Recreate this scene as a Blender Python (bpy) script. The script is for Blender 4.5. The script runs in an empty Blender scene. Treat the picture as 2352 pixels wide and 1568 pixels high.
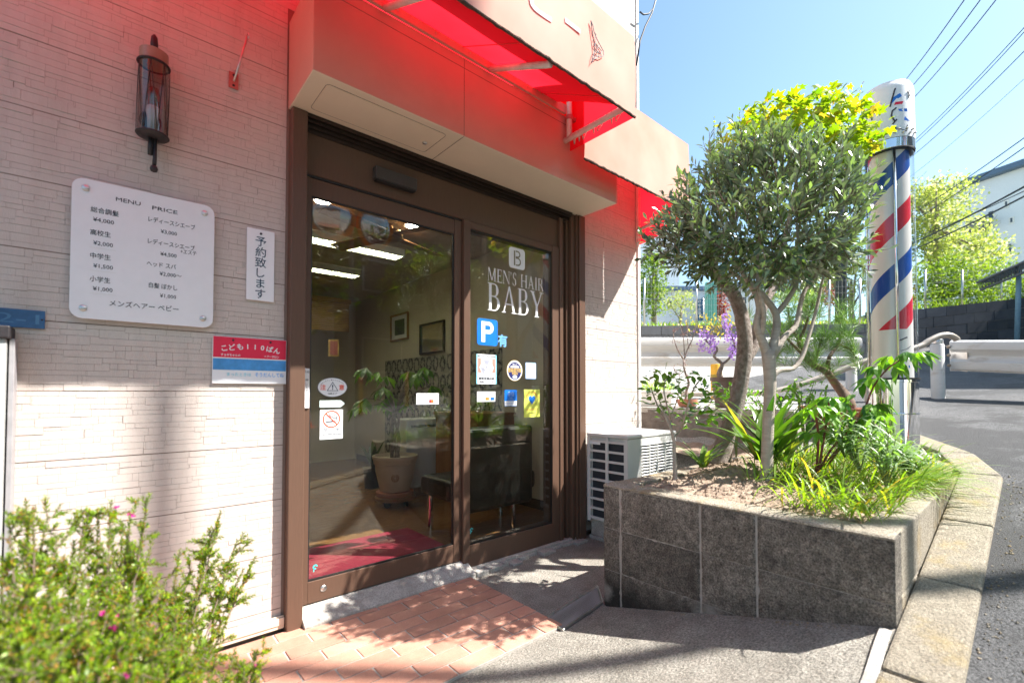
import bpy, bmesh, math, random
from mathutils import Vector, Matrix, noise as mnoise
random.seed(11)
D = bpy.data
S = bpy.context.scene
COL = S.collection
V = Vector
# ------------------------------------------------------------------ camera
CAM = V((-0.649, -2.253, 1.089))
FL, CX, CY = 1059.0, 1176.0, 875.0           # focal length and optical centre of a 2352 px wide frame (lens shifted up)
PITCH = math.atan(26 / FL)
YAW = math.radians(49.1252)
FH = V((math.cos(YAW), math.sin(YAW), 0)); RT = V((math.sin(YAW), -math.cos(YAW), 0)); UZ = V((0, 0, 1))
FW = FH * math.cos(PITCH) + UZ * math.sin(PITCH)
UP = UZ * math.cos(PITCH) - FH * math.sin(PITCH)
cam_d = D.cameras.new('camera'); cam = D.objects.new('camera', cam_d); COL.objects.link(cam)
cam_d.sensor_width = 36; cam_d.lens = FL / 2352 * 36; cam_d.shift_y = (875 - 784) / 2352; cam_d.clip_start = 0.05; cam_d.clip_end = 600
cam.location = CAM
cam.rotation_euler = Matrix((RT, UP, -FW)).transposed().to_euler()
cam_d.dof.use_dof = True; cam_d.dof.focus_distance = 3.1; cam_d.dof.aperture_fstop = 2.2
S.camera = cam
# ------------------------------------------------------------------ light
SUN_AZ, SUN_EL = math.radians(46), math.radians(51)
world = D.worlds.new('World'); S.world = world; world.use_nodes = True
wt = world.node_tree; wt.nodes.clear()
sky = wt.nodes.new('ShaderNodeTexSky'); sky.sky_type = 'NISHITA'; sky.sun_disc = False
sky.sun_elevation = SUN_EL; sky.sun_rotation = math.radians(180) - SUN_AZ
sky.air_density = 1.0; sky.dust_density = 1.0; sky.ozone_density = 1.3; sky.altitude = 50
bg = wt.nodes.new('ShaderNodeBackground'); bg.inputs[1].default_value = 0.105
wo = wt.nodes.new('ShaderNodeOutputWorld')
tint = wt.nodes.new('ShaderNodeMix'); tint.data_type = 'RGBA'; tint.blend_type = 'MULTIPLY'; tint.inputs[0].default_value = 1; tint.inputs[7].default_value = (.95, 1.05, .99, 1)
wt.links.new(sky.outputs[0], tint.inputs[6]); wt.links.new(tint.outputs[2], bg.inputs[0]); wt.links.new(bg.outputs[0], wo.inputs[0])
sd = D.lights.new('sun', 'SUN'); sd.energy = 5.0; sd.angle = math.radians(0.5); sd.color = (1, 0.965, 0.91)
sun = D.objects.new('sun', sd); COL.objects.link(sun)
SDIR = V((math.sin(SUN_AZ) * math.cos(SUN_EL), -math.cos(SUN_AZ) * math.cos(SUN_EL), math.sin(SUN_EL)))
sun.location = SDIR * 20
sun.rotation_euler = SDIR.to_track_quat('Z', 'Y').to_euler()
S.view_settings.view_transform = 'Standard'; S.view_settings.look = 'None'
S.view_settings.exposure = 1.5; S.view_settings.gamma = 1
S.render.engine = 'CYCLES'
S.cycles.use_denoising = True
S.cycles.max_bounces = 10; S.cycles.transparent_max_bounces = 16
S.cycles.sample_clamp_indirect = 6
S.cycles.caustics_reflective = False; S.cycles.caustics_refractive = False

# ------------------------------------------------------------------ pixel -> point
def ray(px, py): return FW * FL + RT * (px - CX) - UP * (py - CY)
def onY(px, py, y=0.0):
    r = ray(px, py); return CAM + r * ((y - CAM.y) / r.y)
def onX(px, py, x):
    r = ray(px, py); return CAM + r * ((x - CAM.x) / r.x)
def onZ(px, py, z):
    r = ray(px, py); return CAM + r * ((z - CAM.z) / r.z)
def W(px, py, t): return CAM + ray(px, py) * (t / FL)
def SP(s, px): # ground-plan point at depth s under image column px
    r = (px - CX) / FL * s
    p = CAM + FH * s + RT * r
    return p.x, p.y

# ------------------------------------------------------------------ mesh builder
class MB:
    def __init__(self): self.v = []; self.f = []; self.m = []
    def face(self, pts, mi=0):
        n = len(self.v); self.v += [V(p) for p in pts]; self.f.append(tuple(range(n, n + len(pts)))); self.m.append(mi)
    def add(self, vs, fs, mi=0):
        n = len(self.v); self.v += [V(p) for p in vs]
        for f in fs: self.f.append(tuple(i + n for i in f)); self.m.append(mi)
    def box(self, x0, x1, y0, y1, z0, z1, mi=0):
        p = [(x0,y0,z0),(x1,y0,z0),(x1,y1,z0),(x0,y1,z0),(x0,y0,z1),(x1,y0,z1),(x1,y1,z1),(x0,y1,z1)]
        self.add(p, [(0,3,2,1),(4,5,6,7),(0,1,5,4),(1,2,6,5),(2,3,7,6),(3,0,4,7)], mi)
        return self
    def obox(self, c, ax, ay, az, mi=0):   # oriented box from centre and three half axes
        c = V(c); ax = V(ax); ay = V(ay); az = V(az)
        p = [c + ax*i + ay*j + az*k for k in (-1,1) for (i,j) in ((-1,-1),(1,-1),(1,1),(-1,1))]
        self.add(p, [(0,3,2,1),(4,5,6,7),(0,1,5,4),(1,2,6,5),(2,3,7,6),(3,0,4,7)], mi); return self
    def tube(self, pts, rad, n=8, mi=0, caps=True):
        pts = [V(p) for p in pts]
        if not isinstance(rad, (list, tuple)): rad = [rad] * len(pts)
        t = (pts[1] - pts[0]).normalized()
        a = t.orthogonal().normalized(); vs = []; fs = []
        for i, p in enumerate(pts):
            if i == 0: t = pts[1] - pts[0]
            elif i == len(pts) - 1: t = pts[-1] - pts[-2]
            else: t = (pts[i+1] - p).normalized() + (p - pts[i-1]).normalized()
            if t.length < 1e-9: t = V((0,0,1))
            t.normalize(); a = (a - t * a.dot(t))
            if a.length < 1e-6: a = t.orthogonal()
            a.normalize(); b = t.cross(a)
            for k in range(n):
                th = 2*math.pi*k/n; vs.append(p + (a*math.cos(th) + b*math.sin(th))*rad[i])
        for i in range(len(pts)-1):
            for k in range(n):
                k2 = (k+1) % n; fs.append((i*n+k, i*n+k2, (i+1)*n+k2, (i+1)*n+k))
        if caps:
            fs.append(tuple(reversed(range(n)))); fs.append(tuple(range((len(pts)-1)*n, len(pts)*n)))
        self.add(vs, fs, mi); return self
    def lathe(self, prof, n=24, c=(0,0,0), mi=0, axis=None):
        c = V(c); vs = []; fs = []
        if axis is None: ex, ey, ez = V((1,0,0)), V((0,1,0)), V((0,0,1))
        else:
            ez = V(axis).normalized(); ex = ez.orthogonal().normalized(); ey = ez.cross(ex)
        for (r, z) in prof:
            for k in range(n):
                th = 2*math.pi*k/n; vs.append(c + ex*(r*math.cos(th)) + ey*(r*math.sin(th)) + ez*z)
        for i in range(len(prof)-1):
            for k in range(n):
                k2 = (k+1) % n; fs.append((i*n+k, i*n+k2, (i+1)*n+k2, (i+1)*n+k))
        if prof[0][0] > 1e-6: fs.append(tuple(reversed(range(n))))
        if prof[-1][0] > 1e-6: fs.append(tuple(range((len(prof)-1)*n, len(prof)*n)))
        self.add(vs, fs, mi); return self
    def plate(self, poly, y, th=0.002, mi=0):   # polygon in X,Z facing -Y, thickness towards +Y
        n = len(poly)
        area = sum(poly[i][0]*poly[(i+1)%n][1] - poly[(i+1)%n][0]*poly[i][1] for i in range(n))
        if area < 0: poly = poly[::-1]
        vs = [(p[0], y, p[1]) for p in poly] + [(p[0], y+th, p[1]) for p in poly]
        fs = [tuple(range(n)), tuple(reversed(range(n, 2*n)))]
        for i in range(n): fs.append(((i+1)%n, i, n+i, n+(i+1)%n))
        self.add(vs, fs, mi); return self
    def leaf(self, p, d, nrm, L, Wd, bend=0.15, fold=0.25, mi=0, wide=0.4):
        p = V(p); d = V(d).normalized(); s = d.cross(V(nrm))
        if s.length < 1e-5: s = d.orthogonal()
        s.normalize(); n = s.cross(d)
        def q(u, w): return p + d*(L*u) + s*w + n*(fold*abs(w) - bend*L*u*u)
        w1, w2 = Wd*0.5, Wd*0.5*0.72
        vs = [q(0,0), q(wide,w1), q(wide,0), q(wide,-w1), q(.75,w2), q(.75,0), q(.75,-w2), q(1,0)]
        self.add(vs, [(0,1,2),(0,2,3),(1,4,5,2),(2,5,6,3),(4,7,5),(5,7,6)], mi)
    def leaf4(self, p, d, nrm, L, Wd, mi=0):
        p = V(p); d = V(d).normalized(); s = d.cross(V(nrm))
        if s.length < 1e-5: s = d.orthogonal()
        s.normalize()
        self.add([p, p + d*L*.5 + s*Wd*.5, p + d*L, p + d*L*.5 - s*Wd*.5], [(0,1,2,3)], mi)
    def blade(self, p, d, L, Wd, droop, n=7, mi=0, fold=0.0, taper=.55, side=None):
        p = V(p); d = V(d).normalized(); hz = V((d.x, d.y, 0))
        if hz.length < 1e-4: hz = V((1,0,0))
        hz.normalize(); s = V((-hz.y, hz.x, 0)) if side is None else side
        pts = []; cur = p.copy(); dd = d.copy(); step = L/n
        for i in range(n+1):
            pts.append(cur.copy()); cur = cur + dd*step
            dd = (dd + V((0,0,-1))*droop/n*(0.4 + 1.2*i/n)).normalized()
        vs = []; fs = []
        for i, q in enumerate(pts):
            u = i/n; w = Wd*.5*(min(1, .45 + 1.6*u) if u < taper else max(0.02, (1-u)/(1-taper))**.75)
            up = V((0,0,1))*fold*w
            vs += [q - s*w + up, q, q + s*w + up]
        for i in range(n):
            a = i*3; fs += [(a,a+1,a+4,a+3),(a+1,a+2,a+5,a+4)]
        self.add(vs, fs, mi); return pts
    def build(self, name, mats, parent=None, smooth=False, bevel=0.0, flip=False):
        me = D.meshes.new(name); off = V(parent.location) if parent is not None else V((0,0,0))
        pp = parent.parent if parent is not None else None
        while pp is not None: off += V(pp.location); pp = pp.parent
        me.from_pydata([tuple(p - off) for p in self.v], [], self.f)
        if not isinstance(mats, (list, tuple)): mats = [mats]
        for m in mats: me.materials.append(m)
        for p, mi in zip(me.polygons, self.m): p.material_index = mi
        if smooth:
            me.polygons.foreach_set('use_smooth', [True]*len(me.polygons))
        me.update()
        o = D.objects.new(name, me); COL.objects.link(o)
        if parent is not None: o.parent = parent
        if smooth == 'auto':
            me.set_sharp_from_angle(angle=math.radians(40))
        if bevel > 0:
            b = o.modifiers.new('bevel', 'BEVEL'); b.width = bevel; b.segments = 2; b.limit_method = 'ANGLE'
        return o

def thing(name, label, cat, loc=(0,0,0), group=None):
    o = D.objects.new(name, None); COL.objects.link(o); o.location = loc; o.empty_display_size = .1
    return tag(o, label, cat, group)
def tag(o, label, cat, group=None, kind=None):
    o['label'] = label; o['category'] = cat
    if group: o['group'] = group
    if kind: o['kind'] = kind
    return o
def struct(o): o['kind'] = 'structure'; return o

def rrect(x0, x1, z0, z1, r, n=5):
    out = []
    for (cx, cz, a0) in ((x1-r, z1-r, 0), (x0+r, z1-r, 90), (x0+r, z0+r, 180), (x1-r, z0+r, 270)):
        for k in range(n+1):
            a = math.radians(a0 + 90*k/n); out.append((cx + r*math.cos(a), cz + r*math.sin(a)))
    return out
def ellipse(cx, cz, rx, rz, n=32): return [(cx + rx*math.cos(2*math.pi*k/n), cz + rz*math.sin(2*math.pi*k/n)) for k in range(n)]
def band(mb, cx, cz, ro, ri, y, a0=0, a1=360, n=32, th=.0006, mi=0, sx=1, sz=1):
    for k in range(n):
        t0 = math.radians(a0 + (a1-a0)*k/n); t1 = math.radians(a0 + (a1-a0)*(k+1)/n)
        mb.plate([(cx+sx*ro*math.cos(t0), cz+sz*ro*math.sin(t0)), (cx+sx*ro*math.cos(t1), cz+sz*ro*math.sin(t1)),
                  (cx+sx*ri*math.cos(t1), cz+sz*ri*math.sin(t1)), (cx+sx*ri*math.cos(t0), cz+sz*ri*math.sin(t0))], y, th, mi)

_tc = D.curves.new('scratch_text', 'FONT'); _to = D.objects.new('scratch_text', _tc); COL.objects.link(_to)
def text_raw(body, x, z, y, size, mat, parent, name='lettering', align='CENTER', bold=0.0, width=None, rot=0.0, th=.0004, sx=1.0, mirror=None):
    _tc.body = body; _tc.size = 1.0; _tc.resolution_u = 2; _tc.offset = 0.0; _tc.align_x = 'LEFT'
    dg = bpy.context.evaluated_depsgraph_get(); dg.update()
    me = D.meshes.new_from_object(_to.evaluated_get(dg))
    xs = [v.co.x for v in me.vertices]; zs = [v.co.y for v in me.vertices]
    if not xs: return None
    x0, x1, z0, z1 = min(xs), max(xs), min(zs), max(zs)
    k = size / 0.73           # size = height of a capital letter
    kx = k * sx
    if width: kx = width / (x1 - x0)
    ax = {'CENTER': (x0+x1)/2, 'LEFT': x0, 'RIGHT': x1}[align]; az = (z0+z1)/2 if align == 'CENTER' else 0.36
    c, s = math.cos(rot), math.sin(rot); off = V(parent.location) if parent is not None else V((0,0,0))
    for v in me.vertices:
        u, w = (v.co.x - ax)*kx, (v.co.y - az)*k
        v.co = V((x + u*c - w*s, y, z + u*s + w*c)) - off
    for p in me.polygons:
        if p.normal.y > 0: pass
    me.materials.clear(); me.materials.append(mat); me.update()
    me.name = name
    o = D.objects.new(name, me); COL.objects.link(o)
    if parent is not None: o.parent = parent
    return o

def text(body, x, z, y, size, mat, parent, name='lettering', bold=0.0, **k):
    o = text_raw(body, x, z, y, size, mat, parent, name, bold=0.0, **k)
    if o is None or bold <= 0: return o
    me = o.data; n = len(me.vertices); d = bold * size / 0.73 * .62      # thicken the strokes with shifted copies
    vs = [v.co.copy() for v in me.vertices]; fs = [tuple(p.vertices) for p in me.polygons]; V2 = list(vs); F2 = list(fs)
    for j, (dx, dz) in enumerate(((d,0),(-d,0),(0,d),(0,-d))):
        b = len(V2); V2 += [v + V((dx, -.00006*(j+1), dz)) for v in vs]; F2 += [tuple(i+b for i in f) for f in fs]
    m2 = D.meshes.new(name); m2.from_pydata([tuple(v) for v in V2], [], F2); m2.materials.append(mat); m2.update(); o.data = m2; D.meshes.remove(me)
    return o

# ------------------------------------------------------------------ materials
def nodes(name):
    m = D.materials.new(name); m.use_nodes = True; nt = m.node_tree; nt.nodes.clear()
    out = nt.nodes.new('ShaderNodeOutputMaterial'); return m, nt, out
def N(nt, t, **kw):
    n = nt.nodes.new(t)
    for k, v in kw.items(): setattr(n, k, v)
    return n
def ramp(nt, src, stops):
    r = N(nt, 'ShaderNodeValToRGB'); e = r.color_ramp.elements
    while len(e) > 1: e.remove(e[-1])
    e[0].position = stops[0][0]; e[0].color = (*stops[0][1], 1) if len(stops[0][1]) == 3 else stops[0][1]
    for p, c in stops[1:]:
        k = e.new(p); k.color = (*c, 1)
    nt.links.new(src, r.inputs[0]); return r
def pm(name, col, rough=.6, metal=0.0, var=.12, scale=18, bump=0.0, bscale=60, spec=.5, col2=None, dirt=None, dscale=3.0, dlo=.5, dhi=.7, island=0.0, coat=0.0, stretch=(1,1,1), speck=None):
    m, nt, out = nodes(name); b = N(nt, 'ShaderNodeBsdfPrincipled')
    b.inputs['Roughness'].default_value = rough; b.inputs['Metallic'].default_value = metal
    b.inputs['Specular IOR Level'].default_value = spec; b.inputs['Coat Weight'].default_value = coat
    tc = N(nt, 'ShaderNodeTexCoord'); mp = N(nt, 'ShaderNodeMapping'); mp.inputs['Scale'].default_value = stretch
    nt.links.new(tc.outputs['Object'], mp.inputs[0])
    n1 = N(nt, 'ShaderNodeTexNoise'); n1.inputs['Scale'].default_value = scale; n1.inputs['Detail'].default_value = 6; n1.inputs['Roughness'].default_value = .65
    nt.links.new(mp.outputs[0], n1.inputs['Vector'])
    c2 = col2 if col2 else tuple(min(1, c*(1+var)) for c in col); c1 = col if col2 else tuple(c*(1-var) for c in col)
    r = ramp(nt, n1.outputs[0], [(.32, c1), (.68, c2)]); src = r.outputs[0]
    if speck:
        n3 = N(nt, 'ShaderNodeTexNoise'); n3.inputs['Scale'].default_value = speck[1]*.8; n3.inputs['Detail'].default_value = 3; n3.inputs['Roughness'].default_value = .8; nt.links.new(mp.outputs[0], n3.inputs['Vector'])
        mx = N(nt, 'ShaderNodeMix', data_type='RGBA', blend_type='MULTIPLY'); mx.inputs[0].default_value = 1.0
        rr = ramp(nt, n3.outputs[0], [(.36, (speck[0],)*3), (.64, (2-speck[0],)*3)])
        nt.links.new(src, mx.inputs[6]); nt.links.new(rr.outputs[0], mx.inputs[7]); src = mx.outputs[2]
    if dirt:
        n2 = N(nt, 'ShaderNodeTexNoise'); n2.inputs['Scale'].default_value = dscale; n2.inputs['Detail'].default_value = 9; n2.inputs['Roughness'].default_value = .7
        nt.links.new(mp.outputs[0], n2.inputs['Vector'])
        r2 = ramp(nt, n2.outputs[0], [(dlo, (0,0,0)), (dhi, (1,1,1))])
        mx = N(nt, 'ShaderNodeMix', data_type='RGBA'); nt.links.new(r2.outputs[0], mx.inputs[0]); nt.links.new(src, mx.inputs[6]); mx.inputs[7].default_value = (*dirt, 1); src = mx.outputs[2]
    if island:
        g = N(nt, 'ShaderNodeNewGeometry'); hs = N(nt, 'ShaderNodeHueSaturation')
        mr = N(nt, 'ShaderNodeMapRange'); mr.inputs[3].default_value = 1-island; mr.inputs[4].default_value = 1+island
        nt.links.new(g.outputs['Random Per Island'], mr.inputs[0]); nt.links.new(mr.outputs[0], hs.inputs['Value']); nt.links.new(src, hs.inputs['Color']); src = hs.outputs[0]
    nt.links.new(src, b.inputs['Base Color'])
    if bump:
        n4 = N(nt, 'ShaderNodeTexNoise'); n4.inputs['Scale'].default_value = bscale; n4.inputs['Detail'].default_value = 8; n4.inputs['Roughness'].default_value = .7
        nt.links.new(mp.outputs[0], n4.inputs['Vector'])
        bp = N(nt, 'ShaderNodeBump'); bp.inputs['Strength'].default_value = min(1, bump); bp.inputs['Distance'].default_value = .01*max(1, bump)
        nt.links.new(n4.outputs[0], bp.inputs['Height']); nt.links.new(bp.outputs[0], b.inputs['Normal'])
    nt.links.new(b.outputs[0], out.inputs[0]); return m
def leafm(name, c1, c2, transl=.4, rough=.35, tcol=None, spec=.5, c3=None):
    m, nt, out = nodes(name); g = N(nt, 'ShaderNodeNewGeometry')
    st = [(0, c1), (.75, c2)]
    if c3: st.append((.97, c3))
    r = ramp(nt, g.outputs['Random Per Island'], st)
    b = N(nt, 'ShaderNodeBsdfPrincipled'); b.inputs['Roughness'].default_value = rough; b.inputs['Specular IOR Level'].default_value = spec
    nt.links.new(r.outputs[0], b.inputs['Base Color'])
    t = N(nt, 'ShaderNodeBsdfTranslucent'); hs = N(nt, 'ShaderNodeMix', data_type='RGBA', blend_type='MULTIPLY'); hs.inputs[0].default_value = 1
    nt.links.new(r.outputs[0], hs.inputs[6]); hs.inputs[7].default_value = (*(tcol or (1.9, 1.9, .7)), 1)
    nt.links.new(hs.outputs[2], t.inputs[0])
    mx = N(nt, 'ShaderNodeMixShader'); mx.inputs[0].default_value = transl
    nt.links.new(b.outputs[0], mx.inputs[1]); nt.links.new(t.outputs[0], mx.inputs[2]); nt.links.new(mx.outputs[0], out.inputs[0]); return m
def emit(name, col, s):
    m, nt, out = nodes(name); e = N(nt, 'ShaderNodeEmission'); e.inputs[0].default_value = (*col, 1); e.inputs[1].default_value = s
    nt.links.new(e.outputs[0], out.inputs[0]); return m
def glassm(name, tint=(.93,.95,.92), f0=.04, rough=0.0):
    m, nt, out = nodes(name); lw = N(nt, 'ShaderNodeLayerWeight'); lw.inputs[0].default_value = .5
    p = N(nt, 'ShaderNodeMath', operation='POWER'); p.inputs[1].default_value = 4.5; nt.links.new(lw.outputs['Facing'], p.inputs[0])
    a = N(nt, 'ShaderNodeMath', operation='MULTIPLY_ADD'); a.inputs[1].default_value = 1-f0; a.inputs[2].default_value = f0; nt.links.new(p.outputs[0], a.inputs[0])
    t = N(nt, 'ShaderNodeBsdfTransparent'); t.inputs[0].default_value = (*tint, 1); gl = N(nt, 'ShaderNodeBsdfGlossy'); gl.inputs['Roughness'].default_value = rough
    mx = N(nt, 'ShaderNodeMixShader'); nt.links.new(a.outputs[0], mx.inputs[0]); nt.links.new(t.outputs[0], mx.inputs[1]); nt.links.new(gl.outputs[0], mx.inputs[2])
    nt.links.new(mx.outputs[0], out.inputs[0]); return m

M = {}
M['siding'] = pm('siding', (.58,.505,.455), .75, var=.05, scale=6, bump=.3, bscale=120, dirt=(.49,.415,.365), dscale=1.6, dlo=.52, dhi=.85, stretch=(4,4,.8))
M['siding_gap'] = pm('siding_gap', (.26,.19,.15), .9)
M['siding_base'] = pm('siding_base', (.24,.175,.14), .9, var=.05)
M['trim_white'] = pm('trim_white', (.78,.76,.72), .5)
M['bronze'] = pm('bronze', (.12,.068,.046), .42, metal=.0, spec=.3, var=.08, scale=40, stretch=(8,8,.4))
M['bronze_dark'] = pm('bronze_dark', (.035,.022,.017), .4, metal=.3, var=.1)
M['black'] = pm('black', (.012,.011,.011), .5)
M['box_awning_glow'] = pm('box_awning_glow', (.56,.30,.235), .42, var=.03, scale=4, bump=.03, bscale=30, dirt=(.44,.23,.175), dscale=1.2, dlo=.5, dhi=.9)  # beige metal with the awning's red glow put into its colour
M['box_paint'] = pm('box_paint', (.72,.60,.47), .42, var=.03, scale=4, bump=.03, bscale=30)
M['seam'] = pm('seam', (.2,.15,.12), .8)
M['steel'] = pm('steel', (.62,.6,.58), .35, metal=1.0)
M['chrome'] = pm('chrome', (.8,.8,.8), .06, metal=1.0, var=.02)
M['glass'] = glassm('glass', (.93,.95,.92), .075)
M['clear'] = glassm('clear', (.96,.97,.97), .04)
M['concrete'] = pm('concrete', (.24,.22,.185), .9, var=.16, scale=9, bump=1.2, bscale=80, col2=(.36,.332,.285), speck=(.45,170), dirt=(.20,.17,.14), dscale=1.6, dlo=.52, dhi=.8)
M['concrete_pale'] = pm('concrete_pale', (.43,.40,.36), .9, var=.16, scale=20, bump=.6, bscale=90, dirt=(.30,.27,.235), dscale=6, speck=(.7,170))
M['asphalt'] = pm('asphalt', (.08,.08,.083), .85, col2=(.13,.127,.126), scale=1.3, bump=1.6, bscale=120, speck=(.2,150), dirt=(.065,.063,.062), dscale=.7, dlo=.5, dhi=.56)
M['kerb'] = pm('kerb', (.26,.22,.165), .9, col2=(.35,.305,.235), scale=26, bump=1.2, bscale=100, dirt=(.36,.27,.12), dscale=6, dlo=.52, dhi=.74, speck=(.6,190))
M['block_front'] = pm('block_front', (.12,.10,.083), .95, col2=(.22,.185,.155), scale=5, bump=1.4, bscale=120, dirt=(.035,.03,.026), dscale=2.4, dlo=.48, dhi=.66, island=.22, speck=(.3,190))
M['block_side'] = pm('block_side', (.30,.26,.20), .95, col2=(.39,.34,.27), scale=10, bump=.9, bscale=140, dirt=(.32,.22,.09), dscale=4, island=.1, speck=(.55,190))
M['mortar'] = pm('mortar', (.36,.33,.295), .95, var=.2, bump=.5, bscale=90)
M['mortar_tile'] = pm('mortar_tile', (.40,.36,.32), .95, var=.15, scale=30, bump=.4, bscale=90)
M['tile'] = pm('tile', (.46,.215,.148), .7, col2=(.54,.28,.20), scale=8, bump=.3, bscale=140, island=.16, dirt=(.40,.19,.13), dscale=5, dlo=.5, dhi=.8, speck=(.88,240))
M['soil'] = pm('soil', (.28,.20,.145), 1.0, col2=(.44,.335,.25), scale=30, bump=1.0, bscale=90, island=.15)
M['white'] = pm('white', (.80,.80,.82), .35, var=.02)
M['paper'] = pm('paper', (.82,.83,.85), .5, var=.02)
M['ink'] = pm('ink', (.02,.02,.035), .5)
M['ink_blue'] = pm('ink_blue', (.02,.05,.10), .5)
M['sign_red'] = pm('sign_red', (.72,.012,.06), .45, var=.05)
M['sign_blue'] = pm('sign_blue', (.06,.28,.62), .45, var=.25, scale=14)
M['blue'] = pm('blue', (.01,.17,.66), .35)
M['blue_light'] = pm('blue_light', (.16,.42,.85), .4)
M['plate_blue'] = pm('plate_blue', (.03,.105,.23), .45, var=.25, scale=14)
M['yellow'] = pm('yellow', (.70,.74,.12), .5)
M['orange'] = pm('orange', (.85,.22,.03), .5)
M['red'] = pm('red', (.70,.03,.03), .4)
M['redor'] = pm('redor', (.86,.11,.05), .45)
M['navy'] = pm('navy', (.02,.025,.14), .4)
M['cyan'] = pm('cyan', (.25,.65,.78), .4)
M['gold'] = pm('gold', (.75,.50,.16), .4)
M['iron'] = pm('iron', (.02,.016,.018), .55, bump=.2, bscale=80)
M['bulb'] = pm('bulb', (.55,.52,.5), .2)
M['lampcap'] = pm('lampcap', (.30,.20,.15), .35)
M['lampglass'] = glassm('lampglass', (.74,.70,.68), .10)
M['brick_red_metal'] = pm('brick_red_metal', (.42,.12,.10), .55)
M['ac'] = pm('ac', (.72,.71,.68), .45, var=.03, scale=6, dirt=(.55,.53,.49), dscale=4, dlo=.6, dhi=.85)
M['ac_dark'] = pm('ac_dark', (.03,.035,.045), .6)
M['bark_olive'] = pm('bark_olive', (.36,.30,.25), .9, col2=(.50,.43,.36), scale=14, bump=.6, bscale=50, stretch=(1,1,5))
M['bark_rough'] = pm('bark_rough', (.20,.15,.125), .95, col2=(.46,.39,.35), scale=40, bump=2.5, bscale=70)
M['twig'] = pm('twig', (.16,.11,.08), .9, var=.2)
M['stem_green'] = pm('stem_green', (.16,.20,.06), .7)
M['stem_red'] = pm('stem_red', (.20,.05,.04), .7)
M['terracotta'] = pm('terracotta', (.48,.20,.12), .8, var=.12, scale=6, dirt=(.50,.34,.26), dscale=5)
M['pot_brown'] = pm('pot_brown', (.13,.085,.07), .6)
M['guard'] = pm('guard', (.60,.585,.565), .5, var=.06, scale=3, dirt=(.36,.28,.19), dscale=2.6, dlo=.54, dhi=.75, stretch=(1,1,4))
M['guard_stain'] = pm('guard_stain', (.30,.23,.17), .8)
M['pipe_tan'] = pm('pipe_tan', (.42,.36,.30), .35, metal=.3)
M['yellow_paint'] = pm('yellow_paint', (.78,.42,.03), .5)
M['rock'] = pm('rock', (.16,.13,.11), .95, col2=(.30,.26,.23), scale=7, bump=1.5, bscale=22)
M['wall_dark'] = pm('wall_dark', (.055,.06,.075), .9, col2=(.09,.095,.11), scale=3, island=.18)
M['wall_grey'] = pm('wall_grey', (.16,.16,.165), .9, var=.15, scale=4, island=.15)
M['bld_white'] = pm('bld_white', (.74,.76,.78), .8, var=.04)
M['roof_blue'] = pm('roof_blue', (.10,.16,.24), .6)
M['win_dark'] = pm('win_dark', (.05,.07,.09), .15)
M['wire'] = pm('wire', (.015,.02,.03), .6)
M['wood_floor'] = pm('wood_floor', (.19,.085,.032), .25, col2=(.30,.15,.06), scale=7, stretch=(1,8,1))
M['int_wall'] = pm('int_wall', (.62,.56,.43), .8, var=.05, scale=3)
M['int_ceiling'] = pm('int_ceiling', (.50,.44,.36), .8)
M['leather'] = pm('leather', (.006,.0055,.0055), .42, bump=.15, bscale=160)
M['mat_red'] = pm('mat_red', (.36,.02,.055), .95, bump=1.0, bscale=260, var=.25, scale=140)
M['pot_cream'] = pm('pot_cream', (.66,.55,.42), .35, var=.08, scale=8)
M['wood'] = pm('wood', (.30,.14,.06), .45, var=.3, scale=8, stretch=(1,1,.2))
M['blind'] = pm('blind', (.42,.24,.08), .6, var=.35, scale=30, stretch=(.1,1,4))
M['damask'] = None
M['lamp_on'] = emit('lamp_on', (1.0,.95,.80), 40.0)
M['tube_on'] = emit('tube_on', (1.0,.96,.76), 13.0)
M['louvre'] = pm('louvre', (.75,.78,.70), .3)
M['pipe_white'] = pm('pipe_white', (.70,.58,.54), .5)
M['hem'] = pm('hem', (.10,.055,.04), .95, var=.4, scale=60, bump=1, bscale=120)
M['grey_letter'] = pm('grey_letter', (.15,.165,.19), .6, var=.1)

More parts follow.
